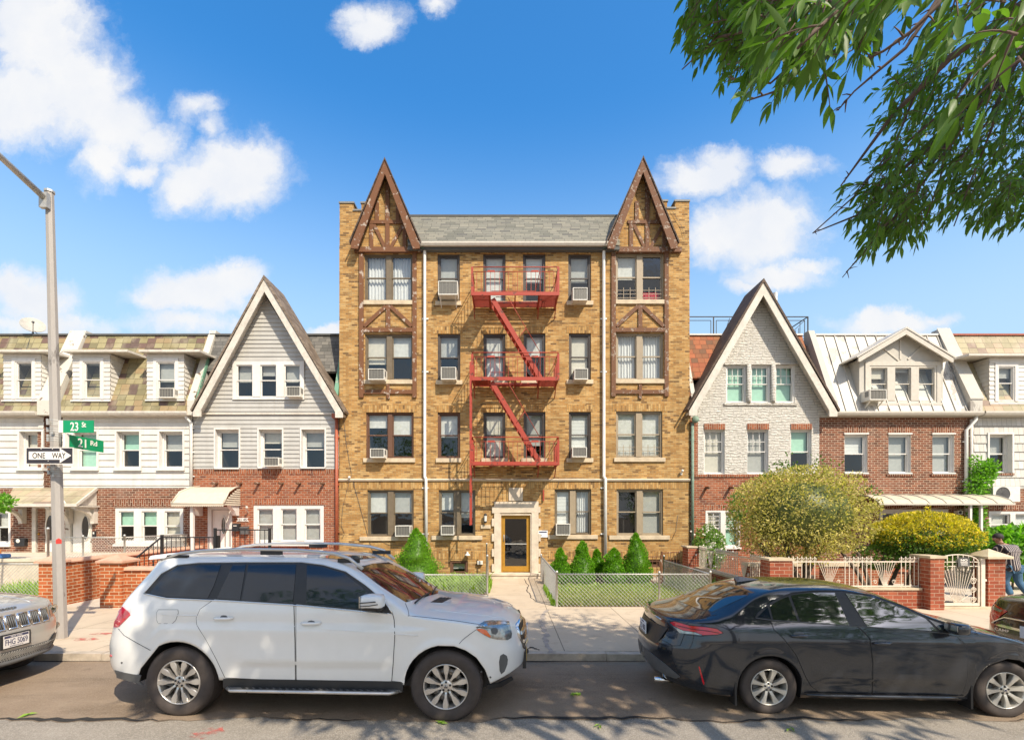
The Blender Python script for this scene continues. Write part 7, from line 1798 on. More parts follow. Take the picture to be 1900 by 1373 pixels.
# panels and glass, outlines read off the photo
suv.patch('door', [(398,1112),(545,1121),(545,1125),(547,1190),(548,1262),(418,1256),(402,1222),(383,1186),(366,1159),(365,1146),(372,1130)], M['paint_white'], T_, off=.006, gap=.007)
suv.patch('door', [(550,1121),(728,1138),(731,1150),(732,1180),(729,1230),(726,1268),(551,1262),(550,1190)], M['paint_white'], T_, off=.006, gap=.007)
suv.patch('window_surround', [(268,1102),(300,1065),(330,1049),(370,1045),(455,1044),(560,1044),(600,1049),(642,1061),(680,1087),(712,1114),(728,1138),(690,1135),(550,1122),(400,1113),(310,1109)], M['trim'], T_, off=.005)
suv.patch('window', [(279,1101),(306,1067),(331,1052),(370,1049),(411,1048),(398,1086),(386,1110),(312,1107)], M['tint'], T_, off=.010)
suv.patch('window', [(433,1048),(457,1048),(446,1113),(403,1110)], M['tint'], T_, off=.010)
suv.patch('window', [(462,1048),(550,1048),(544,1119),(449,1114)], M['tint'], T_, off=.010)
suv.patch('window', [(570,1049),(598,1052),(638,1064),(672,1089),(690,1106),(692,1131),(569,1121)], M['tint'], T_, off=.010)
suv.patch('mirror_corner', [(692,1108),(716,1128),(722,1136),(693,1132)], M['trim'], T_, off=.011)
suv.line('window_trim', [(268,1101),(310,1110),(400,1114),(550,1123),(690,1136),(728,1139)], .008, M['chrome'], T_, off=.008)
suv.line('window_trim', [(268,1101),(300,1064),(331,1048),(370,1044),(455,1043),(560,1043),(600,1048),(642,1060),(680,1086),(712,1113),(729,1138)], .006, M['chrome'], T_, off=.008)
suv.patch('fuel_flap', [(294,1131),(330,1131),(331,1136),(326,1150),(320,1156),(294,1156),(291,1150),(291,1136)], M['paint_white'], T_, off=.003, gap=.004, mirror=False)
suv.patch('windshield', [(661,1053),(690,1046),(721,1043),(760,1062),(795,1080),(819,1094),(812,1101),(790,1107),(770,1112),(753,1117),(725,1100),(700,1083)], M['carglass'], T_, off=.004, mirror=False)
suv.patch('sunroof', [(591,1034),(614,1029.5),(682,1031),(706,1034),(680,1036.5),(645,1040)], M['carglass'], T_, off=.004, mirror=False)
suv.patch('taillight', [(228,1125),(240,1136),(242,1141),(220,1163),(212,1163.5),(213,1153),(216,1139)], M['redlamp'], T_, off=.008, step=5)
suv.patch('rear_reflector', [(201,1209),(207,1216),(207,1218),(200.5,1217)], M['redlamp'], T_, off=.006, step=3)
suv.patch('headlight', [(881,1166),(888,1159),(898,1153),(912,1151),(938,1152),(944,1153),(949,1175),(948,1183),(941,1187),(922,1186),(908,1183),(893,1175)], M['clearlamp'], T_, off=.008, step=5)
suv.patch('turn_signal', [(883,1167),(893,1166),(902,1169),(910,1180),(908,1182),(893,1174)], M['amber'], T_, off=.011, step=4)
suv.patch('headlight_projector', [(910,1166),(916,1164),(922,1166),(923,1172),(919,1177),(912,1175)], M['greytrim'], T_, off=.012, step=4)
suv.patch('headlight_bezel', [(893,1163),(905,1156),(935,1154),(940,1158),(912,1160)], M['chrome'], T_, off=.012, step=3)
suv.patch('bumper_vent', [(928,1216),(934,1212.5),(940,1216),(942,1223),(941,1232),(936,1245),(930,1250),(927,1244),(926,1228)], M['greytrim'], T_, off=.004, step=4)
suv.line('hood_seam', [(757,1142),(800,1146),(850,1152),(888,1158)], .0035, M['black'], T_, off=.001)
suv.line('bumper_seam', [(890,1163),(872,1176),(858,1187),(852,1194)], .0028, M['black'], T_, off=.001)
suv.line('bumper_seam', [(220,1166),(230,1178),(250,1190),(268,1200),(279,1206)], .0028, M['black'], T_, off=.001)
suv.line('fender_seam', [(752,1119),(757,1131),(759,1142)], .003, M['black'], T_, off=.001)
suv.patch('hood_vent', [(799,1117),(816,1108),(838,1109),(820,1118)], M['trim'], T_, off=.004, step=5, mirror=False)
suv.line('hood_crease', [(800,1131),(850,1136),(900,1142),(935,1147)], .006, M['paint_white'], T_, off=-.002)
for k in range(3): suv.line('vent_slat', [(806+k*7,1116-.5*k),(820+k*6,1109)], .004, M['greytrim'], T_, off=.010, mirror=False)
suv.line('body_crease', [(300,1140),(380,1143),(470,1150),(560,1164),(660,1171),(775,1179)], .007, M['paint_white'], T_, off=-.001)
suv.line('body_crease', [(410,1224),(480,1229),(548,1232),(640,1237),(724,1242)], .007, M['paint_white'], T_, off=-.001)
for u, v in ((226,1229),(893,1246),(910,1256)): suv.patch('parking_sensor', [(u-2,v),(u,v-2),(u+2,v),(u,v+2)], M['greytrim'], T_, off=.003, step=2, mirror=False)
# lower cladding, bumpers' dark skirts
suv.patch('rear_skirt', [(202,1239),(230,1247),(262,1253),(259,1264),(266,1270),(240,1263),(212,1255),(204,1248)], M['greytrim'], T_, off=.007, step=5)
suv.patch('front_skirt', [(903,1270),(925,1267),(950,1255),(952,1260),(930,1273),(908,1277),(902,1276)], M['trim'], T_, off=.007, step=5)
for sg in (-1, 1):
    mb = MB(); mb.prismx([(sg*.90,.30),(sg*.945,.33),(sg*.945,.435),(sg*.90,.445)], -1.02, 1.05); free(mb, 'sill_cladding', M['trim'], T_)
    mb = MB()
    mb.prismz([(-.98,sg*.93),(-.88,sg*1.03),(.92,sg*1.03),(1.04,sg*.93)] if sg < 0 else [(-.98,sg*.93),(1.04,sg*.93),(.92,sg*1.03),(-.88,sg*1.03)], .315, .345, 1)
    mb.tube([(-.97,sg*.95,.33),(-.88,sg*1.035,.332),(.92,sg*1.035,.332),(1.0,sg*.97,.33)], .018, 8, 0)
    for k in range(22):
        for r_ in range(2): x = -.80+k*.077+r_*.03; mb.box(x,x+.042,sg*(.955+r_*.035)-.010,sg*(.955+r_*.035)+.010,.345,.351,2)
    free(mb, 'running_board', [M['alloy'], M['greytrim'], M['black']], T_)
# roof rails
for sg in (-1, 1):
    mb = MB(); pts = [(-1.98,1.755),(-1.75,1.835),(-1.5,1.865),(-1.0,1.885),(-.3,1.88),(.15,1.84),(.34,1.785),(.50,1.66)]
    mb.tube([(x,sg*(.64 if x < .3 else .67),z) for x, z in pts], .020, 8)
    for x in (-1.78,-.62,.32): z = np.interp(x,[p[0] for p in pts],[p[1] for p in pts]); mb.bar((x-.13,sg*.64,z-.035),(x+.13,sg*.64,z-.035),.03,.05,1)
    free(mb, 'roof_rail', [M['alloy'], M['trim']], T_)
mb = MB(); mb.hexa([(-2.03,-.66,1.755),(-1.80,-.68,1.775),(-1.80,.68,1.775),(-2.03,.66,1.755)], [(-2.05,-.60,1.80),(-1.78,-.62,1.835),(-1.78,.62,1.835),(-2.05,.60,1.80)])
mb.v = [(x-.12, y, z) for x, y, z in mb.v]
sp_ = free(mb, 'rear_spoiler', M['paint_white'], T_)
b_ = sp_.modifiers.new('bevel','BEVEL'); b_.width = .02; b_.segments = 3
# mirrors
def mirror_(T, x0, x1, y, z0, z1, m, arrow=False, foot=None, dark_low=True):
    for sg in (-1, 1):
        mb = MB(); xm = (x0+x1)/2; zm = (z0+z1)/2
        mb.sphere((xm, sg*y, zm), ((x1-x0)/2, .11, (z1-z0)/2), 20)
        for i, (a, b, c) in enumerate(mb.v):      # squared-off housing with a flat rear
            dx, dy, dz = (a-xm)/((x1-x0)/2), (b-sg*y)/.11, (c-zm)/((z1-z0)/2); q = max(abs(dx),abs(dy),abs(dz),1e-6); r = math.sqrt(dx*dx+dy*dy+dz*dz); k = 1+.55*(r/q-1)
            mb.v[i] = (max(xm+(x1-x0)/2*dx*k, x0+.02), sg*y+.11*dy*k, zm+(z1-z0)/2*dz*k)
        if dark_low: mb.m = [1 if sum(mb.v[j][2] for j in f)/len(f) < z0+(z1-z0)*.24 else 0 for f in mb.f]
        mb.bar((xm+.05, sg*(y-.05), z0+.03), (xm+.08, sg*(y-.22), z0+.01), .06, .05, 1)
        ob = free(mb, 'mirror', [m, M['trim']], T)
        if arrow:
            a = MB(); a.tube([(x0+.03,sg*(y+.118),zm+.01),(xm,sg*(y+.124),zm+.02),(xm+.07,sg*(y+.112),zm+.025)], .006, 5); a.tube([(x0+.03,sg*(y+.117),zm-.025),(xm,sg*(y+.123),zm-.018),(xm+.09,sg*(y+.104),zm-.005)], .005, 5); a.build('indicator', M['trim'], ob, local=True)
        gl = MB(); gl.box(x0+.012,x0+.019,sg*y-.085,sg*y+.085,z0+.045,z1-.02); gl.build('mirror_glass', M['chrome'], ob, local=True)
mirror_(T_, .60, .87, 1.03, 1.24, 1.43, M['paint_white'], True)
# door handles
def handles(car, T, pts, m, l=.115, cup=True):
    for (u, v) in pts:
        L, ok = car.ray([(u, v)]); p = L[0]; N = car.normal(L)[0]
        for sg in (-1, 1):
            mb = MB(); y = abs(p[1]); mb.tube([(p[0]-l,sg*(y+.012),p[2]),(p[0]-l*.6,sg*(y+.034),p[2]+.002),(p[0]+l*.5,sg*(y+.036),p[2]+.004),(p[0]+l,sg*(y+.012),p[2]+.008)], [.012,.017,.017,.012], 8)
            if cup: mb.sphere((p[0]-.0,sg*(y-.004),p[2]+.012), (.07,.014,.036), 12, 1)
            free(mb, 'door_handle', [m, M['greytrim']], T)
handles(suv, T_, [(416,1147),(578,1156)], M['paint_white'])
# grille with bars and star, plate
xg = 2.33; mb = MB(); ring = [(-.46,.955),(-.48,.86),(-.36,.68),(0,.66),(.36,.68),(.48,.86),(.46,.955),(0,.975),(-.46,.955)]
sx = lambda y, z: float(suv.mf+(suv.xf(z)-suv.mf)*(1-(abs(y)/float(suv.fz(z)))**suv.nf)**(1/suv.nf))
mb.tube([(sx(y,z)+.006,y,z) for y, z in ring], .026, 6, 0)
for z0, z1 in ((.69,.77),(.77,.86),(.86,.955)):
    for k in range(8): y = -.42+.105*k; mb.add([(sx(a,b)+.004,a,b) for a, b in ((y,z0),(y+.105,z0),(y+.105,z1),(y,z1))], [(0,1,2,3)], 1)
for z in (.77,.87):
    for k in range(8): y = -.42+.105*k; mb.bar((sx(y,z)+.02,y,z),(sx(y+.105,z)+.02,y+.105,z),.035,.04,0)
mb.lathe([(.10,.01),(.09,.01),(.09,0),(.10,0)], 24, 0, 'x', (2.43,0,.82))
for k in range(3): a = math.pi/2+k*2.094; mb.bar((2.436,0,.82),(2.436,.095*math.cos(a),.82+.095*math.sin(a)),.014,.02,0)
free(mb, 'grille', [M['chrome'], M['black']], T_)
mb = MB(); mb.box(2.38,2.425,-.30,.30,.40,.60,0); mb.box(2.426,2.432,-.155,.155,.45,.60,1); free(mb, 'number_plate', [M['trim'], plain('yellow plate', (.62,.42,.12), .5)], T_)
# wipers, aerial fin
mb = MB()
for a, b in (((1.12,-.66),(1.17,-.05)),((1.20,-.02),(1.13,.62))):
    pts = [(a[0]+(b[0]-a[0])*k/6, a[1]+(b[1]-a[1])*k/6) for k in range(7)]; mb.tube([(x,y,float(suv.Zt(x,y))+.022) for x, y in pts], .011, 6)
free(mb, 'wiper', M['black'], T_)
wheels(suv, T_, .962, .40, .254, .27, 10, 'blade', 'alloy')

# ---------------------------------------------------------------- charcoal saloon
sed = Car((4.38, 6.407), R(-2.25),
  xr=[(.15,-2.36),(.28,-2.47),(.42,-2.545),(.6,-2.56),(.72,-2.545),(.8,-2.50),(.9,-2.475),(1.0,-2.47),(1.06,-2.46),(1.15,-2.42),(1.6,-2.3)],
  xf=[(.15,2.05),(.3,2.2),(.5,2.25),(.62,2.22),(.72,2.12),(.85,2.0),(1.6,1.9)],
  fz=[(.15,.82),(.25,.845),(.4,.872),(.55,.885),(.7,.888),(.82,.884),(.92,.868),(.99,.845),(1.06,.805),(1.2,.715),(1.33,.635),(1.40,.575),(1.5,.45)],
  E=[(-2.6,1.02),(-2.4,1.035),(-2.2,1.04),(-2.0,1.05),(-1.8,1.075),(-1.6,1.17),(-1.4,1.29),(-1.2,1.365),(-1.0,1.395),(-.7,1.407),(-.3,1.392),(.07,1.31),(.3,1.225),(.57,1.11),(.85,1.005),(1.0,.96),(1.3,.90),(1.67,.80),(2.0,.68),(2.25,.58)],
  C=[(-2.6,1.06),(-2.47,1.07),(-2.3,1.085),(-2.1,1.11),(-1.95,1.165),(-1.75,1.265),(-1.5,1.365),(-1.3,1.415),(-.87,1.452),(-.4,1.447),(.03,1.40),(.31,1.30),(.6,1.17),(.9,1.05),(1.05,1.005),(1.3,.965),(1.68,.87),(2.0,.74),(2.25,.62)],
  bot=[(-2.7,.33),(-2.4,.27),(-2.1,.22),(-1.7,.185),(-1.0,.185),(.8,.175),(1.7,.18),(2.0,.21),(2.3,.26)],
  wheels=(-1.315, 1.315), mr=-1.72, mf=1.1, nr=2.7, nf=2.6, arch=.365, tyre=.315, flare=.008, creases=((.90,.008,-1.2,1.3),(.40,-.018,-.85,.85)))
T_ = sed.root('parked_car', 'shiny charcoal grey saloon car parked right of the entry path', 'car')
sed.body(T_, M['paint_dark'])
sed.patch('door', [(1430,1151),(1588,1161),(1596,1168),(1612,1185),(1617,1230),(1615,1288),(1520,1283),(1505,1272),(1495,1255),(1478,1215),(1455,1185),(1436,1167)], M['paint_dark'], T_, off=.005, gap=.006)
sed.patch('door', [(1591,1161),(1742,1173),(1775,1182),(1790,1194),(1796,1215),(1794,1255),(1786,1285),(1770,1293),(1619,1288),(1620,1230),(1615,1185),(1599,1168)], M['paint_dark'], T_, off=.005, gap=.006)
sed.patch('window_surround', [(1401,1146),(1405,1138),(1440,1112),(1470,1101),(1510,1097),(1560,1097),(1620,1106),(1680,1128),(1725,1148),(1788,1166),(1790,1171),(1760,1174),(1590,1160),(1430,1149)], M['trim'], T_, off=.005)
sed.patch('window', [(1405,1145),(1424,1126),(1430,1148)], M['tint'], T_, off=.010, step=4)
sed.patch('window', [(1428,1124),(1446,1113),(1462,1107),(1480,1154),(1434,1149)], M['carglass'], T_, off=.010)
sed.patch('window', [(1467,1105),(1490,1101),(1520,1100),(1548,1100),(1575,1160),(1485,1154)], M['carglass'], T_, off=.010)
sed.patch('window', [(1568,1101),(1595,1104),(1620,1109),(1680,1131),(1716,1148),(1739,1171),(1608,1162)], M['carglass'], T_, off=.010)
sed.patch('window', [(1722,1149),(1762,1164),(1746,1172)], M['carglass'], T_, off=.010, step=4)
sed.line('window_trim', [(1402,1147),(1430,1150.5),(1590,1161.5),(1760,1175)], .005, M['greytrim'], T_, off=.008)
sed.line('window_trim', [(1401,1145),(1406,1137),(1440,1111),(1470,1100),(1510,1096),(1560,1096),(1620,1105),(1680,1127),(1725,1147),(1788,1166)], .006, M['trim'], T_, off=.008)
sed.patch('rear_window', [(1252,1112),(1275,1099),(1302,1089),(1322,1084),(1340,1085),(1370,1091),(1391,1100),(1385,1106),(1350,1122),(1322,1135),(1290,1127)], M['carglass'], T_, off=.004, mirror=False)
sed.patch('taillight', [(1243,1154),(1252,1152),(1280,1160),(1312,1163),(1330,1166),(1341,1174),(1330,1177),(1305,1178),(1300,1176),(1290,1172),(1268,1169),(1250,1160)], M['redlamp'], T_, off=.007, step=5)
sed.line('lamp_edge', [(1243,1154),(1252,1152),(1280,1160),(1312,1163),(1330,1166),(1342,1174),(1330,1177.5),(1303,1178.5)], .004, M['black'], T_, off=.008)
sed.line('lamp_bar', [(1256,1160),(1285,1167),(1312,1170),(1334,1174)], .004, M['black'], T_, off=.009)
sed.patch('reverse_light', [(1249,1161),(1268,1170),(1290,1173),(1302,1178),(1285,1176),(1262,1174)], M['clearlamp'], T_, off=.010, step=4)
sed.patch('rear_reflector', [(1296,1236),(1298,1236),(1307,1266),(1306,1270),(1303,1264)], M['redlamp'], T_, off=.006, step=3)
sed.patch('bumper_insert', [(1193,1198),(1215,1216),(1240,1236),(1262,1255),(1255,1258),(1235,1252),(1210,1236),(1196,1214)], M['greytrim'], T_, off=.006, step=5)
sed.line('trunk_seam', [(1202,1133),(1222,1147),(1245,1157),(1268,1160),(1285,1150),(1330,1140)], .003, M['black'], T_, off=.001, mirror=False)
sed.line('trunk_seam', [(1199,1158),(1203,1168),(1225,1185),(1250,1198),(1262,1197),(1270,1176)], .0035, M['black'], T_, off=.001, mirror=False)
sed.line('bumper_seam', [(1270,1177),(1300,1180),(1318,1178)], .003, M['black'], T_, off=.001)
sed.line('hood_seam', [(1800,1167),(1840,1180),(1900,1196)], .003, M['black'], T_, off=.001, mirror=False)
sed.patch('cowl_trim', [(1776,1152),(1800,1162),(1816,1178),(1800,1174),(1784,1167)], M['trim'], T_, off=.004, step=5, mirror=False)
rs_ = lambda y, z: float(sed.mr-(sed.mr-sed.xr(z))*(1-(abs(y)/float(sed.fz(z)))**sed.nr)**(1/sed.nr))
mb = MB(); n = 12
for k in range(n):
    a, b = -1+2*k/n, -1+2*(k+1)/n; mb.add([(rs_(y,z)-.006,y,z) for y, z in ((a*.47,.70),(b*.47,.70),(b*.56,.92),(a*.56,.92))], [(0,3,2,1)], 1)
mb.box(-2.556,-2.546,-.152,.152,.745,.90,0)
text_mb(mb,'E22 4808',(-2.5565,0,.815),(0,-1,0),(0,0,1),.26,.075,2,.004,out=.001); text_mb(mb,'NEW YORK',(-2.5565,0,.883),(0,-1,0),(0,0,1),.13,.018,2,.0,out=.001); mb.box(-2.5575,-2.5561,-.14,.14,.752,.764,2)
free(mb, 'number_plate', [M['platewhite'], M['trim'], M['plateblue']], T_)
mb = MB(); mb.lathe([(.052,0),(.046,0)],20,0,'x',(-2.515,0,1.02)); mb.lathe([(.024,0),(.018,0)],16,0,'x',(-2.516,0,1.02)); 
for v in mb.v[:]: pass
mb.tube([(-2.512,-.72,1.055),(-2.525,-.4,1.052),(-2.53,0,1.05),(-2.525,.4,1.052),(-2.512,.72,1.055)], .006, 5, 0); free(mb, 'badge', M['chrome'], T_)
mb = MB(); mb.hexa([(-1.33,-.035,1.41),(-1.02,-.03,1.445),(-1.02,.03,1.445),(-1.33,.035,1.41)], [(-1.36,-.006,1.475),(-1.30,-.006,1.485),(-1.30,.006,1.485),(-1.36,.006,1.475)]); free(mb, 'aerial_fin', M['paint_black'], T_)
for sg in (-1, 1):
    mb = MB(); mb.tube([(-.90,sg*.868,.235),(-.6,sg*.885,.232),(.6,sg*.885,.228),(.88,sg*.868,.225)], [.008,.018,.018,.008], 8); free(mb, 'sill', M['paint_dark'], T_)
    for x in (-1.70, .93): mb = MB(); mb.box(x-.012,x+.012,sg*.70,sg*.875,.10,.42); free(mb, 'mud_flap', M['trim'], T_)
mb = MB(); mb.tube([(-2.30,-.45,.24),(-2.52,-.45,.25)], .035, 10); free(mb, 'exhaust', M['chrome'], T_)
mirror_(T_, .62, .79, .95, .965, 1.095, M['paint_dark'], dark_low=False)
handles(sed, T_, [(1482,1179),(1636,1193)], M['paint_dark'], .10)
mb = MB(); mb.prismx([(-.55,.60),(.55,.60),(.62,.30),(-.62,.30)], 2.1, 2.255); free(mb, 'grille', M['trim'], T_)
wheels(sed, T_, .865, .322, .208, .21, 8, 'flat', 'alloy_grey', R(-3))

# ---------------------------------------------------------------- silver car entering from the left edge
jp = Car((-8.96, 6.52), R(-1.5),
  xr=[(.2,-2.2),(.6,-2.38),(1.0,-2.35),(1.4,-2.2),(1.8,-1.95)],
  xf=[(.2,2.18),(.35,2.33),(.48,2.40),(.62,2.415),(.75,2.40),(.82,2.37),(.95,2.34),(1.04,2.27),(1.10,2.15),(1.8,1.9)],
  fz=[(.2,.90),(.45,.935),(.7,.965),(.9,.965),(1.05,.95),(1.15,.925),(1.25,.88),(1.5,.75),(1.72,.62),(1.9,.5)],
  E=[(-2.4,1.4),(-2.1,1.66),(-1.5,1.70),(-.3,1.70),(.1,1.66),(.5,1.45),(.8,1.27),(.95,1.16),(1.2,1.12),(1.6,1.09),(1.9,1.055),(2.15,1.02),(2.3,.98),(2.45,.92)],
  C=[(-2.4,1.45),(-2.1,1.72),(-1.5,1.76),(-.3,1.76),(.15,1.71),(.6,1.50),(.9,1.31),(1.05,1.215),(1.3,1.19),(1.7,1.165),(2.0,1.13),(2.2,1.08),(2.35,1.0),(2.45,.95)],
  bot=[(-2.4,.45),(-2.0,.35),(2.0,.33),(2.2,.36),(2.45,.42)],
  wheels=(-1.46, 1.46), mr=-1.25, mf=1.35, nr=3.6, nf=3.4, arch=.45, tyre=.37, flare=.02, p=3.2)
T_ = jp.root('parked_car', 'silver sport utility car with a seven slot grille cut by the left edge', 'car')
jp.body(T_, M['paint_silver'])
fx = lambda y, z: float(jp.mf+(jp.xf(z)-jp.mf)*(1-min(.9999, abs(y)/float(jp.fz(z)))**jp.nf)**(1/jp.nf))
for k in range(-3, 4):
    c = k*.158; mb = MB(); z0, z1 = .79, .965; w = .058; X = fx(c,.87)
    ring = [(c-w,z0),(c+w,z0),(c+w*1.05,z1),(c-w*1.05,z1)]
    mb.tube([(fx(y,z)+.004,y,z) for y, z in ring+ring[:1]], .016, 6, 0)
    mb.add([(fx(y,z)+.004,y,z) for y, z in ring], [(0,1,2,3)], 1)
    for q in range(4): y = c+(q-1.5)*.027; mb.tube([(fx(y,z0)+.008,y,z0+.01),(fx(y,z1)+.008,y,z1-.01)], .008, 6, 2)
    free(mb, 'grille_slot', [M['chrome'], M['black'], M['greytrim']], T_)
for sg in (1, -1):
    def surf(name, ring, m, off=.006, sub=None):
        ys = [p[0] for p in ring]; zs = [p[1] for p in ring]; mb = MB(); n = 7
        q = [[None]*(n+1) for _ in range(n+1)]
        for i in range(n+1):
            for j in range(n+1):
                a, b = i/n, j/n; y = (ring[0][0]*(1-a)+ring[1][0]*a)*(1-b)+(ring[3][0]*(1-a)+ring[2][0]*a)*b; z = (ring[0][1]*(1-a)+ring[1][1]*a)*(1-b)+(ring[3][1]*(1-a)+ring[2][1]*a)*b
                q[i][j] = (fx(y,z)+off, sg*y, z)
        vs = [p for r in q for p in r]; mb.add(vs, [(i*(n+1)+j,(i+1)*(n+1)+j,(i+1)*(n+1)+j+1,i*(n+1)+j+1) for i in range(n) for j in range(n)], 0, True); return free(mb, name, m, T_)
    surf('headlight', [(.60,.815),(.90,.86),(.905,.985),(.605,.985)], M['clearlamp'])
    for y, r in ((.68,.065),(.80,.058)): mb = MB(); X = fx(y,.90)+.012; mb.lathe([(r,0),(r*.8,.006),(r*.55,-.01),(0,-.012)], 20, 0, 'x', (X,sg*y,.905)); mb.lathe([(r*.5,.004),(0,.008)], 14, 1, 'x', (X,sg*y,.905)); free(mb, 'headlight_reflector', [M['chrome'], M['carglass']], T_)
    surf('fog_lamp_recess', [(.70,.60),(.86,.63),(.875,.71),(.78,.70)], M['trim'], .005)
    mb = MB(); mb.lathe([(.045,.0),(.04,.008),(0,.010)], 16, 0, 'x', (fx(.80,.655)+.006,sg*.80,.655)); free(mb, 'fog_lamp', M['clearlamp'], T_)
    surf('bumper_guard', [(.35,.30),(.78,.34),(.86,.45),(.42,.36)], M['greytrim'], .012); surf('bumper_guard', [(.50,.44),(.80,.44),(.70,.58),(.60,.56)], M['greytrim'], .012)
    for (u, v) in ((0,0),): pass
surf_ = MB(); ring = []
for a in range(14):
    y = -.62+1.24*a/13; surf_.add([(fx(y,.37)+.006,y,.37),(fx(y+1.24/13,.37)+.006,y+1.24/13,.37),(fx(y+1.24/13,.50)+.006,y+1.24/13,.50),(fx(y,.50)+.006,y,.50)], [(0,1,2,3)], 0)
for a in range(36):
    y = -.60+1.2*a/35
    for s_ in (1, -1): y2 = y+s_*.06; surf_.bar((fx(y,.375)+.012,y,.375),(fx(y2,.495)+.012,y2,.495),.006,.006,1)
free(surf_, 'lower_grille', [M['black'], M['galv']], T_)
mb = MB(); mb.tube([(fx(y,.34)+.02,y,.34+abs(y)*.03) for y in np.linspace(-.85,.85,15)], .035, 8); free(mb, 'bumper_lip', M['greytrim'], T_)
mb = MB(); xp = 2.44; mb.box(2.40,xp-.004,-.19,.19,.545,.735,1); mb.box(xp-.003,xp,-.165,.165,.56,.72,0)
text_mb(mb,'FHG 5069',(xp+.0005,0,.632),(0,1,0),(0,0,1),.285,.075,2,.004,out=.002); mb.box(xp+.0005,xp+.0012,-.155,.155,.685,.715,2); text_mb(mb,'NEW YORK',(xp+.0015,0,.70),(0,1,0),(0,0,1),.15,.018,0,.002,out=.001); text_mb(mb,'EMPIRE STATE',(xp+.0005,0,.575),(0,1,0),(0,0,1),.17,.014,2,.0,out=.001)
free(mb, 'number_plate', [M['plate'], M['black'], M['plateblue']], T_)
mb = MB(); xj = 2.23; text_mb(mb,'Jeep',(float(2.285),0,1.045),(0,1,0),(-.35,0,.94),.27,.062,0,.012,out=.012); free(mb, 'hood_lettering', M['greytrim'], T_)
for sg in (-1, 1):
    mb = MB(); mb.tube([(x,sg*.42,float(jp.Zt(x,.42))-.004) for x in np.linspace(1.1,2.2,12)], .010, 6); free(mb, 'hood_crease', M['paint_silver'], T_)
mirror_(T_, .55, .80, 1.04, 1.14, 1.34, M['paint_silver'])
def side_glass(car, T, xs, zt, zb):
    for (a, b) in xs:
        for sg in (-1, 1):
            mb = MB(); n = 8; vs = []
            for i in range(n+1):
                for j in range(n+1): x = a+(b-a)*i/n; z = zb(x)+(zt(x)-zb(x))*j/n; vs.append((x,sg*(float(car.W(x,z))+.008),z))
            mb.add(vs, [(i*(n+1)+j,(i+1)*(n+1)+j,(i+1)*(n+1)+j+1,i*(n+1)+j+1) for i in range(n) for j in range(n)], 0, True); free(mb, 'window', M['tint'], T)
def glass_top(car, T, name, x0, x1, wf, m='carglass'):
    mb = MB(); n = 14; vs = []
    for i in range(n+1):
        for j in range(n+1): x = x0+(x1-x0)*i/n; we = float(car.W(x,float(car.E(x))))*wf; y = -we+2*we*j/n; vs.append((x,y,float(car.Zt(x,y))+.006))
    mb.add(vs, [(i*(n+1)+j,(i+1)*(n+1)+j,(i+1)*(n+1)+j+1,i*(n+1)+j+1) for i in range(n) for j in range(n)], 0, True); free(mb, name, M[m], T)
side_glass(jp, T_, ((-1.9,-1.2),(-1.1,-.2),(-.1,.62)), lambda x: min(1.64, 1.64-(x-.0)*.62 if x > 0 else 1.64), lambda x: 1.17)
glass_top(jp, T_, 'windshield', .22, .95, .93)
for sg in (-1, 1): mb = MB(); mb.prismx([(sg*.90,.30),(sg*.955,.33),(sg*.955,.46),(sg*.90,.47)], -1.0, 1.0); free(mb, 'sill_cladding', M['greytrim'], T_)
wheels(jp, T_, .955, .38, .25, .26, 10, 'blade', 'alloy_grey')

# ---------------------------------------------------------------- black saloon at the right edge
bk = Car((9.50, 6.45), R(-1.0),
  xr=[(.15,-2.32),(.3,-2.42),(.5,-2.46),(.7,-2.45),(.85,-2.42),(.98,-2.36),(1.08,-2.30),(1.14,-2.2),(1.6,-2.0)], xf=[(.15,2.2),(.5,2.42),(.8,2.3),(1.6,2.0)],
  fz=[(.15,.84),(.3,.88),(.6,.915),(.8,.91),(.95,.89),(1.03,.86),(1.1,.81),(1.25,.72),(1.4,.61),(1.5,.5)],
  E=[(-2.5,.98),(-2.3,1.055),(-2.0,1.085),(-1.8,1.11),(-1.5,1.24),(-1.2,1.35),(-.7,1.40),(0,1.37),(.5,1.17),(.9,1.0),(1.6,.86),(2.4,.66)],
  C=[(-2.5,1.04),(-2.3,1.11),(-2.05,1.145),(-1.85,1.19),(-1.5,1.34),(-1.1,1.43),(-.5,1.46),(.1,1.42),(.7,1.18),(1.05,1.02),(1.7,.92),(2.4,.72)],
  bot=[(-2.5,.30),(-2.2,.24),(-1.8,.19),(1.8,.19),(2.4,.28)], wheels=(-1.39,1.39), mr=-1.95, mf=1.2, nr=2.6, nf=2.6, arch=.38, tyre=.325, flare=.014)
T_ = bk.root('parked_car', 'black saloon car with a red and clear taillight at the right edge', 'car')
bk.body(T_, M['paint_black'])
rx = lambda y, z: float(bk.mr-(bk.mr-bk.xr(z))*(1-min(.9999, abs(y)/float(bk.fz(z)))**bk.nr)**(1/bk.nr))
def rear_surf(name, ring, m, off=.006, sides=(1, -1)):
    for sg in sides:
        mb = MB(); n = 10; vs = []
        for i in range(n+1):
            for j in range(n+1):
                a, b = i/n, j/n; y = (ring[0][0]*(1-a)+ring[1][0]*a)*(1-b)+(ring[3][0]*(1-a)+ring[2][0]*a)*b; z = (ring[0][1]*(1-a)+ring[1][1]*a)*(1-b)+(ring[3][1]*(1-a)+ring[2][1]*a)*b
                vs.append((rx(y,z)-off, sg*y, z))
        mb.add(vs, [(i*(n+1)+j,i*(n+1)+j+1,(i+1)*(n+1)+j+1,(i+1)*(n+1)+j) for i in range(n) for j in range(n)], 0, True); free(mb, name, m, T_)
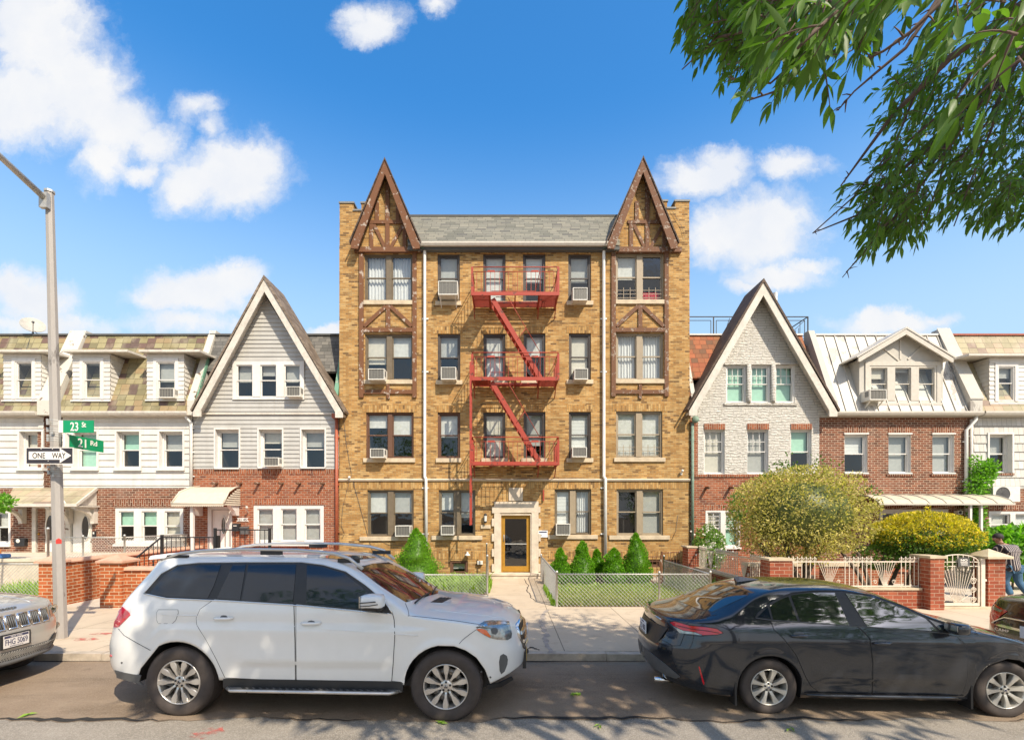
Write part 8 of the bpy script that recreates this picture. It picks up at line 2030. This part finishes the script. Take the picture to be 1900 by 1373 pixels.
rear_surf('taillight', [(.60,.74),(.895,.80),(.862,1.0),(.42,.93)], M['redlamp'], .008)
rear_surf('reverse_light', [(.52,.895),(.868,.905),(.862,.965),(.50,.925)], M['clearlamp'], .013)
rear_surf('chrome_strip', [(-.60,.70),(.60,.70),(.45,.735),(-.45,.735)], M['chrome'], .012, (1,))
mb = MB(); mb.tube([(rx(y,z)-.014,y,z) for y, z in ((-.64,.72),(-.5,.80),(-.42,.84),(0,.85),(.42,.84),(.5,.80),(.64,.72))], .012, 6); free(mb, 'trunk_trim', M['chrome'], T_)
mb = MB(); mb.tube([(rx(y,z)-.002,y,z) for y, z in ((.66,1.0),(.62,.86),(.60,.73),(.58,.62),(.52,.55),(0,.53),(-.52,.55),(-.58,.62),(-.60,.73),(-.62,.86),(-.66,1.0))], .004, 5); free(mb, 'trunk_seam', M['black'], T_)
mb = MB(); y = .40; text_mb(mb,'CAMRY',(rx(y,.64)-.006,y,.66),(.10,-1,0),(0,0,1),.24,.038,0,.01,out=.006); free(mb, 'lettering', M['chrome'], T_)
mb = MB(); mb.box(-2.47,-2.462,-.155,.155,.62,.78); free(mb, 'number_plate', M['platewhite'], T_)
glass_top(bk, T_, 'rear_window', -1.95, -1.25, .9); glass_top(bk, T_, 'windshield', .2, .95, .92)
side_glass(bk, T_, ((-1.4,-.65),(-.58,.05),(.12,.7)), lambda x: float(bk.E(x))-.05, lambda x: 1.02)
mirror_(T_, .6, .8, .99, .96, 1.12, M['paint_black'], dark_low=False)
wheels(bk, T_, .89, .33, .22, .22, 8, 'flat', 'alloy_grey')
# ================================================================ the man walking behind the gate pillar
def skin(name, pts, edges, radii, m, parent, sub=2, rootv=0):
    me = bpy.data.meshes.new(name); me.from_pydata([tuple(p) for p in pts], edges, []); me.update(); me.materials.append(m)
    ob = bpy.data.objects.new(name, me); COL.objects.link(ob); ob.parent = parent
    ob.modifiers.new('skin', 'SKIN')
    if not me.skin_vertices: 
        bpy.context.view_layer.objects.active = ob
        me.attributes.new('dummy', 'FLOAT', 'POINT')
    sv = me.skin_vertices[0].data
    for i, r in enumerate(radii): sv[i].radius = r if isinstance(r, tuple) else (r, r); sv[i].use_root = (i == rootv)
    s = ob.modifiers.new('sub', 'SUBSURF'); s.levels = sub; s.render_levels = sub
    for p in me.polygons: p.use_smooth = True
    return ob
D = 12.4; PX, PY = ux(1880,D), D
t = thing('person', 'man in a black shirt with pale stripes and blue jeans walking with bowed head', 'person', (PX, PY, .12))
V = {}
def J(k, x, y, z, r): V[k] = (Vector((x, y, z)), r)
# local: x right, y away, z up; he leans forward (away) and to the left
J('pelvis', .0, .0, .86, (.145,.105)); J('waist', -.02, .03, 1.00, (.135,.10)); J('chest', -.035, .09, 1.17, (.155,.11)); J('upper', -.05, .15, 1.31, (.15,.10)); J('neck', -.10, .20, 1.42, .058); J('skull0', -.14, .235, 1.49, .072); J('skull', -.165, .25, 1.575, .092); J('crown', -.16, .245, 1.635, .066)
J('shL', -.225, .13, 1.33, .072); J('elL', -.31, .22, 1.10, .044); J('wrL', -.24, .44, 1.02, .030); J('haL', -.215, .52, 1.02, (.042,.018))
J('shR', .13, .13, 1.32, .072); J('elR', .235, .16, 1.08, .044); J('wrR', .17, .38, 1.00, .030); J('haR', .15, .46, 1.00, (.042,.018))
J('hipL', -.085, .02, .82, .098); J('knL', -.10, .12, .47, .064); J('anL', -.06, -.02, .10, .042); J('heL', -.06, -.05, .055, .036); J('toL', -.08, .14, .035, .034)
J('hipR', .085, .0, .82, .098); J('knR', .13, .0, .47, .064); J('anR', .24, -.16, .14, .042); J('heR', .255, -.19, .11, .036); J('toR', .22, -.03, .04, .034)
J('jaw', -.20, .245, 1.515, .045); J('nose', -.268, .25, 1.562, .014)
EDG = [('pelvis','waist'),('waist','chest'),('chest','upper'),('upper','neck'),('neck','skull0'),('skull0','skull'),('skull','crown'),('upper','shL'),('shL','elL'),('elL','wrL'),('wrL','haL'),('upper','shR'),('shR','elR'),('elR','wrR'),('wrR','haR'),
       ('pelvis','hipL'),('hipL','knL'),('knL','anL'),('anL','heL'),('anL','toL'),('pelvis','hipR'),('hipR','knR'),('knR','anR'),('anR','heR'),('anR','toR'),('skull0','jaw'),('skull','nose')]
keys = list(V); pts = [V[k][0] for k in keys]; rad = [V[k][1] for k in keys]; ed = [(keys.index(a), keys.index(b)) for a, b in EDG]
for sd, hand, wr in ((-1,'haL','wrL'),(1,'haR','wrR')):        # five fingers each, unequal and bent
    h, w = V[hand][0], V[wr][0]; d = (h-w).normalized(); sx = Vector((1,0,0)) if abs(d.x) < .9 else Vector((0,1,0)); sx = (sx-d*sx.dot(d)).normalized(); dn = Vector((0,0,-1))
    for k, (off, l) in enumerate(((-.030,.065),(-.010,.078),(.010,.074),(.029,.058))):
        a = h+d*.03+sx*off; b = a+d*l*.5+dn*.01; c = b+d*l*.3+dn*.03
        i = len(pts); pts += [a, b, c]; rad += [.0095, .0085, .0075]; ed += [(keys.index(hand), i), (i, i+1), (i+1, i+2)]
    a = h-d*.03-sx*sd*.045; b = a+d*.03-sx*sd*.02+dn*.01; i = len(pts); pts += [a, b]; rad += [.011, .009]; ed += [(keys.index(hand), i), (i, i+1)]
body = skin('body', pts, ed, rad, M['skin'], t, 2)
def sub(name, ks, es, grow, m):
    p = [V[k][0] for k in ks]; r = []
    for k in ks: q = V[k][1]; g_ = grow.get(k, .02); r.append((q[0]+g_, q[1]+g_) if isinstance(q, tuple) else q+g_)
    return skin(name, p, [(ks.index(a), ks.index(b)) for a, b in es], r, m, t, 2)
V['elL2'] = (V['shL'][0].lerp(V['elL'][0], .8), .075); V['elR2'] = (V['shR'][0].lerp(V['elR'][0], .8), .075); V['hem'] = (Vector((.0,-.005,.72)), (.165,.13))
sub('shirt', ['waist','hem','chest','upper','shL','elL2','shR','elR2'], [('hem','waist'),('waist','chest'),('chest','upper'),('upper','shL'),('shL','elL2'),('upper','shR'),('shR','elR2')], {'chest':.075,'waist':.08,'upper':.06,'hem':.05,'shL':.045,'shR':.045,'elL2':.005,'elR2':.005}, M['shirt'])
V['cuL'] = (V['knL'][0].lerp(V['anL'][0], .95), .06); V['cuR'] = (V['knR'][0].lerp(V['anR'][0], .95), .06)
sub('jeans', ['pelvis','hipL','knL','cuL','hipR','knR','cuR'], [('pelvis','hipL'),('hipL','knL'),('knL','cuL'),('pelvis','hipR'),('hipR','knR'),('knR','cuR')], {'pelvis':.015,'hipL':.022,'hipR':.022,'knL':.024,'knR':.024,'cuL':.012,'cuR':.012}, M['jeans'])
mb = MB(); c = Vector((-.150,.235,1.607)); mb.sphere(c, (.112,.118,.10), 18)
keep = [f for f in mb.f if sum(mb.v[i][2] for i in f)/len(f) > c.z-.035 or (sum(mb.v[i][0] for i in f)/len(f) > c.x-.02 and sum(mb.v[i][2] for i in f)/len(f) > c.z-.085)]
mb.m = [0]*len(keep); mb.sm = [True]*len(keep); mb.f = keep; mb.build('hair', M['hair'], t, local=True)
mb = MB(); mb.sphere((-.165,.145,1.555),(.022,.012,.034),8); mb.sphere((-.165,.352,1.555),(.022,.012,.034),8); mb.build('ear', M['skin'], t, local=True)
mb = MB()
for y in (.215,.285): mb.sphere((-.252,y,1.582),(.010,.014,.009),8,0); mb.sphere((-.259,y,1.582),(.005,.007,.007),8,1)
mb.build('eye', [M['white'], M['black']], t, local=True)
mb = MB(); mb.tube([(-.244,.225,1.522),(-.254,.25,1.520),(-.244,.275,1.522)], .006, 6); mb.build('mouth', plain('lips',(.25,.09,.07),.6), t, local=True)
for sd, (a, h, o_) in enumerate((('anL','heL','toL'),('anR','heR','toR'))):
    mb = MB(); A, B = V[h][0], V[o_][0]; mb.tube([A+Vector((0,-.03,.03)), A+Vector((0,0,.02)), (A+B)/2+Vector((0,0,.02)), B+Vector((0,.03,.0)), B+Vector((0,.06,-.005))], [.03,.048,.048,.042,.02], 10); mb.build('shoe', M['trim'], t, local=True)
# ================================================================ sky, sun, camera
w = bpy.data.worlds.new('World'); SC.world = w; w.use_nodes = True
t = NT(w); bg = t.n['Background']; out = t.n['World Output']
L = Vector((-.70, 1.0, -1.25)).normalized(); el = math.asin(-L.z); az = math.atan2(-L.x, -L.y)
sky = t.new('ShaderNodeTexSky', sky_type='NISHITA', sun_disc=False, sun_elevation=el, sun_rotation=az, air_density=1.0, dust_density=1.2, ozone_density=3.0)
hs = t.new('ShaderNodeHueSaturation', {'Saturation': 1.34, 'Hue': .497, 'Value': 1.4, 'Color': sky.outputs[0]})
ez = t.new('ShaderNodeSeparateXYZ', {0: t.new('ShaderNodeTexCoord').outputs['Generated']}).outputs[2]   # the air pales towards the horizon
hz = t.new('ShaderNodeMapRange', {0: ez, 1: .22, 2: .66, 3: .85, 4: 0.0}, interpolation_type='SMOOTHSTEP').outputs[0]
t.l.new(t.mix(hz, hs.outputs[0], (2.7, 3.75, 4.7)), bg.inputs['Color']); bg.inputs['Strength'].default_value = .15
# fair weather cumulus, placed by direction on the sky vault
co = t.new('ShaderNodeTexCoord').outputs['Generated']; sp = t.new('ShaderNodeSeparateXYZ', {0: co})
dy = t.math('MAXIMUM', sp.outputs[1], .05); X = t.math('DIVIDE', sp.outputs[0], dy); Z = t.math('DIVIDE', sp.outputs[2], dy)
P = t.new('ShaderNodeCombineXYZ', {0: X, 1: Z}).outputs[0]
n1 = t.noise(P, 6.0, 14, .70, 'Color'); wv = t.new('ShaderNodeVectorMath', {0: n1, 1: (.5,.5,.5)}, operation='SUBTRACT'); wv2 = t.new('ShaderNodeVectorMath', {0: wv.outputs[0]}, operation='SCALE'); wv2.inputs['Scale'].default_value = .11
PW = t.new('ShaderNodeVectorMath', {0: P, 1: wv2.outputs[0]}, operation='ADD').outputs[0]
CL = [(70,60,120,150,1),(40,190,120,95,1),(140,170,110,110,1),(215,235,90,70,1),(190,290,60,60,.75),(290,265,60,45,.8),(130,110,70,45,.6),(165,130,45,60,.55),
      (368,205,55,34,.6),(395,240,35,35,.5),(425,325,112,72,1),(350,340,65,55,.9),(470,300,70,55,.85),(260,318,52,24,.75),
      (690,45,68,44,.95),(660,30,40,30,.8),(812,10,34,24,.7),
      (1310,325,95,42,1),(1350,300,60,35,.9),(1400,425,125,82,1.05),(1330,430,80,70,.95),(1470,305,72,34,.75),(1440,512,95,32,.9),(1385,530,50,20,.7),(1500,495,50,20,.7),
      (365,540,118,46,1),(300,550,75,32,.85),(430,525,70,40,.9),(340,595,120,30,.7),(60,560,85,55,.9),(20,530,70,40,.8),(70,600,150,28,.7),(605,612,45,14,.9),(1655,596,118,24,.9),(1620,585,50,20,.8),(1740,590,55,16,.7)]
fac = None
for u, v, a, b, k in CL:
    s_ = t.new('ShaderNodeVectorMath', {0: PW, 1: ((u-U0)/F, (V0-v)/F, 0)}, operation='SUBTRACT').outputs[0]
    m_ = t.new('ShaderNodeVectorMath', {0: s_, 1: (F/a, F/b, 0)}, operation='MULTIPLY').outputs[0]
    ln = t.new('ShaderNodeVectorMath', {0: m_}, operation='LENGTH').outputs['Value']
    q = t.math('MULTIPLY', t.math('SUBTRACT', 1.25, ln), k)
    fac = q if fac is None else t.math('MAXIMUM', fac, q)
fine = t.noise(PW, 16.0, 8, .62); edge = t.math('ADD', fac, t.math('MULTIPLY', t.math('SUBTRACT', fine, .5), 1.0))
mr = t.new('ShaderNodeMapRange', {0: edge, 1: .0, 2: .78, 3: 0.0, 4: 1.0}, interpolation_type='SMOOTHSTEP')
front = t.math('GREATER_THAN', sp.outputs[1], .05)
# unseen loose cloud elsewhere on the vault, added for neutral fill light and reflections
g1 = t.noise(co, 2.6, 8, .6); back = t.new('ShaderNodeMapRange', {0: g1, 1: .44, 2: .60, 3: 0.0, 4: .95}, interpolation_type='SMOOTHSTEP')
cf = t.math('ADD', t.math('MULTIPLY', mr.outputs[0], front), t.math('MULTIPLY', back.outputs[0], t.math('SUBTRACT', 1.0, front)))
cb = t.new('ShaderNodeBackground', {'Strength': t.math('ADD', .72, t.math('MULTIPLY', t.math('SUBTRACT', 1.0, front), .0)), 'Color': (*(1.0,.985,.96),1)})
sh = t.mix(t.ramp(t.noise(PW, 5.0, 6), [(.35, 0.0), (.7, 1.0)]), (.84,.87,.93), (1.0,.985,.96)); t.l.new(sh, cb.inputs['Color'])
mx = t.new('ShaderNodeMixShader', {0: t.math('MULTIPLY', cf, .97), 1: bg.outputs[0], 2: cb.outputs[0]}); t.l.new(mx.outputs[0], out.inputs['Surface'])
sun = bpy.data.lights.new('sun', 'SUN'); sun.energy = 4.6; sun.angle = R(.55); sun.color = (1.0, .90, .74)
so = bpy.data.objects.new('sun', sun); COL.objects.link(so); so.rotation_euler = L.to_track_quat('-Z', 'Y').to_euler(); so.location = (10, -14, 18)
cam = bpy.data.cameras.new('camera'); co_ = bpy.data.objects.new('camera', cam); COL.objects.link(co_)
co_.location = (0, 0, H); co_.rotation_euler = (math.pi/2, 0, 0)
cam.sensor_width = 36; cam.lens = F/1900*36; cam.shift_x = (950-U0)/1900; cam.shift_y = (V0-686.5)/1900; cam.clip_start = .05; cam.clip_end = 3000
SC.camera = co_
SC.view_settings.view_transform = 'Standard'; SC.view_settings.look = 'None'; SC.view_settings.exposure = .50; SC.view_settings.gamma = 1
SC.cycles.max_bounces = 8; SC.cycles.transparent_max_bounces = 12; SC.cycles.diffuse_bounces = 3; SC.cycles.glossy_bounces = 3
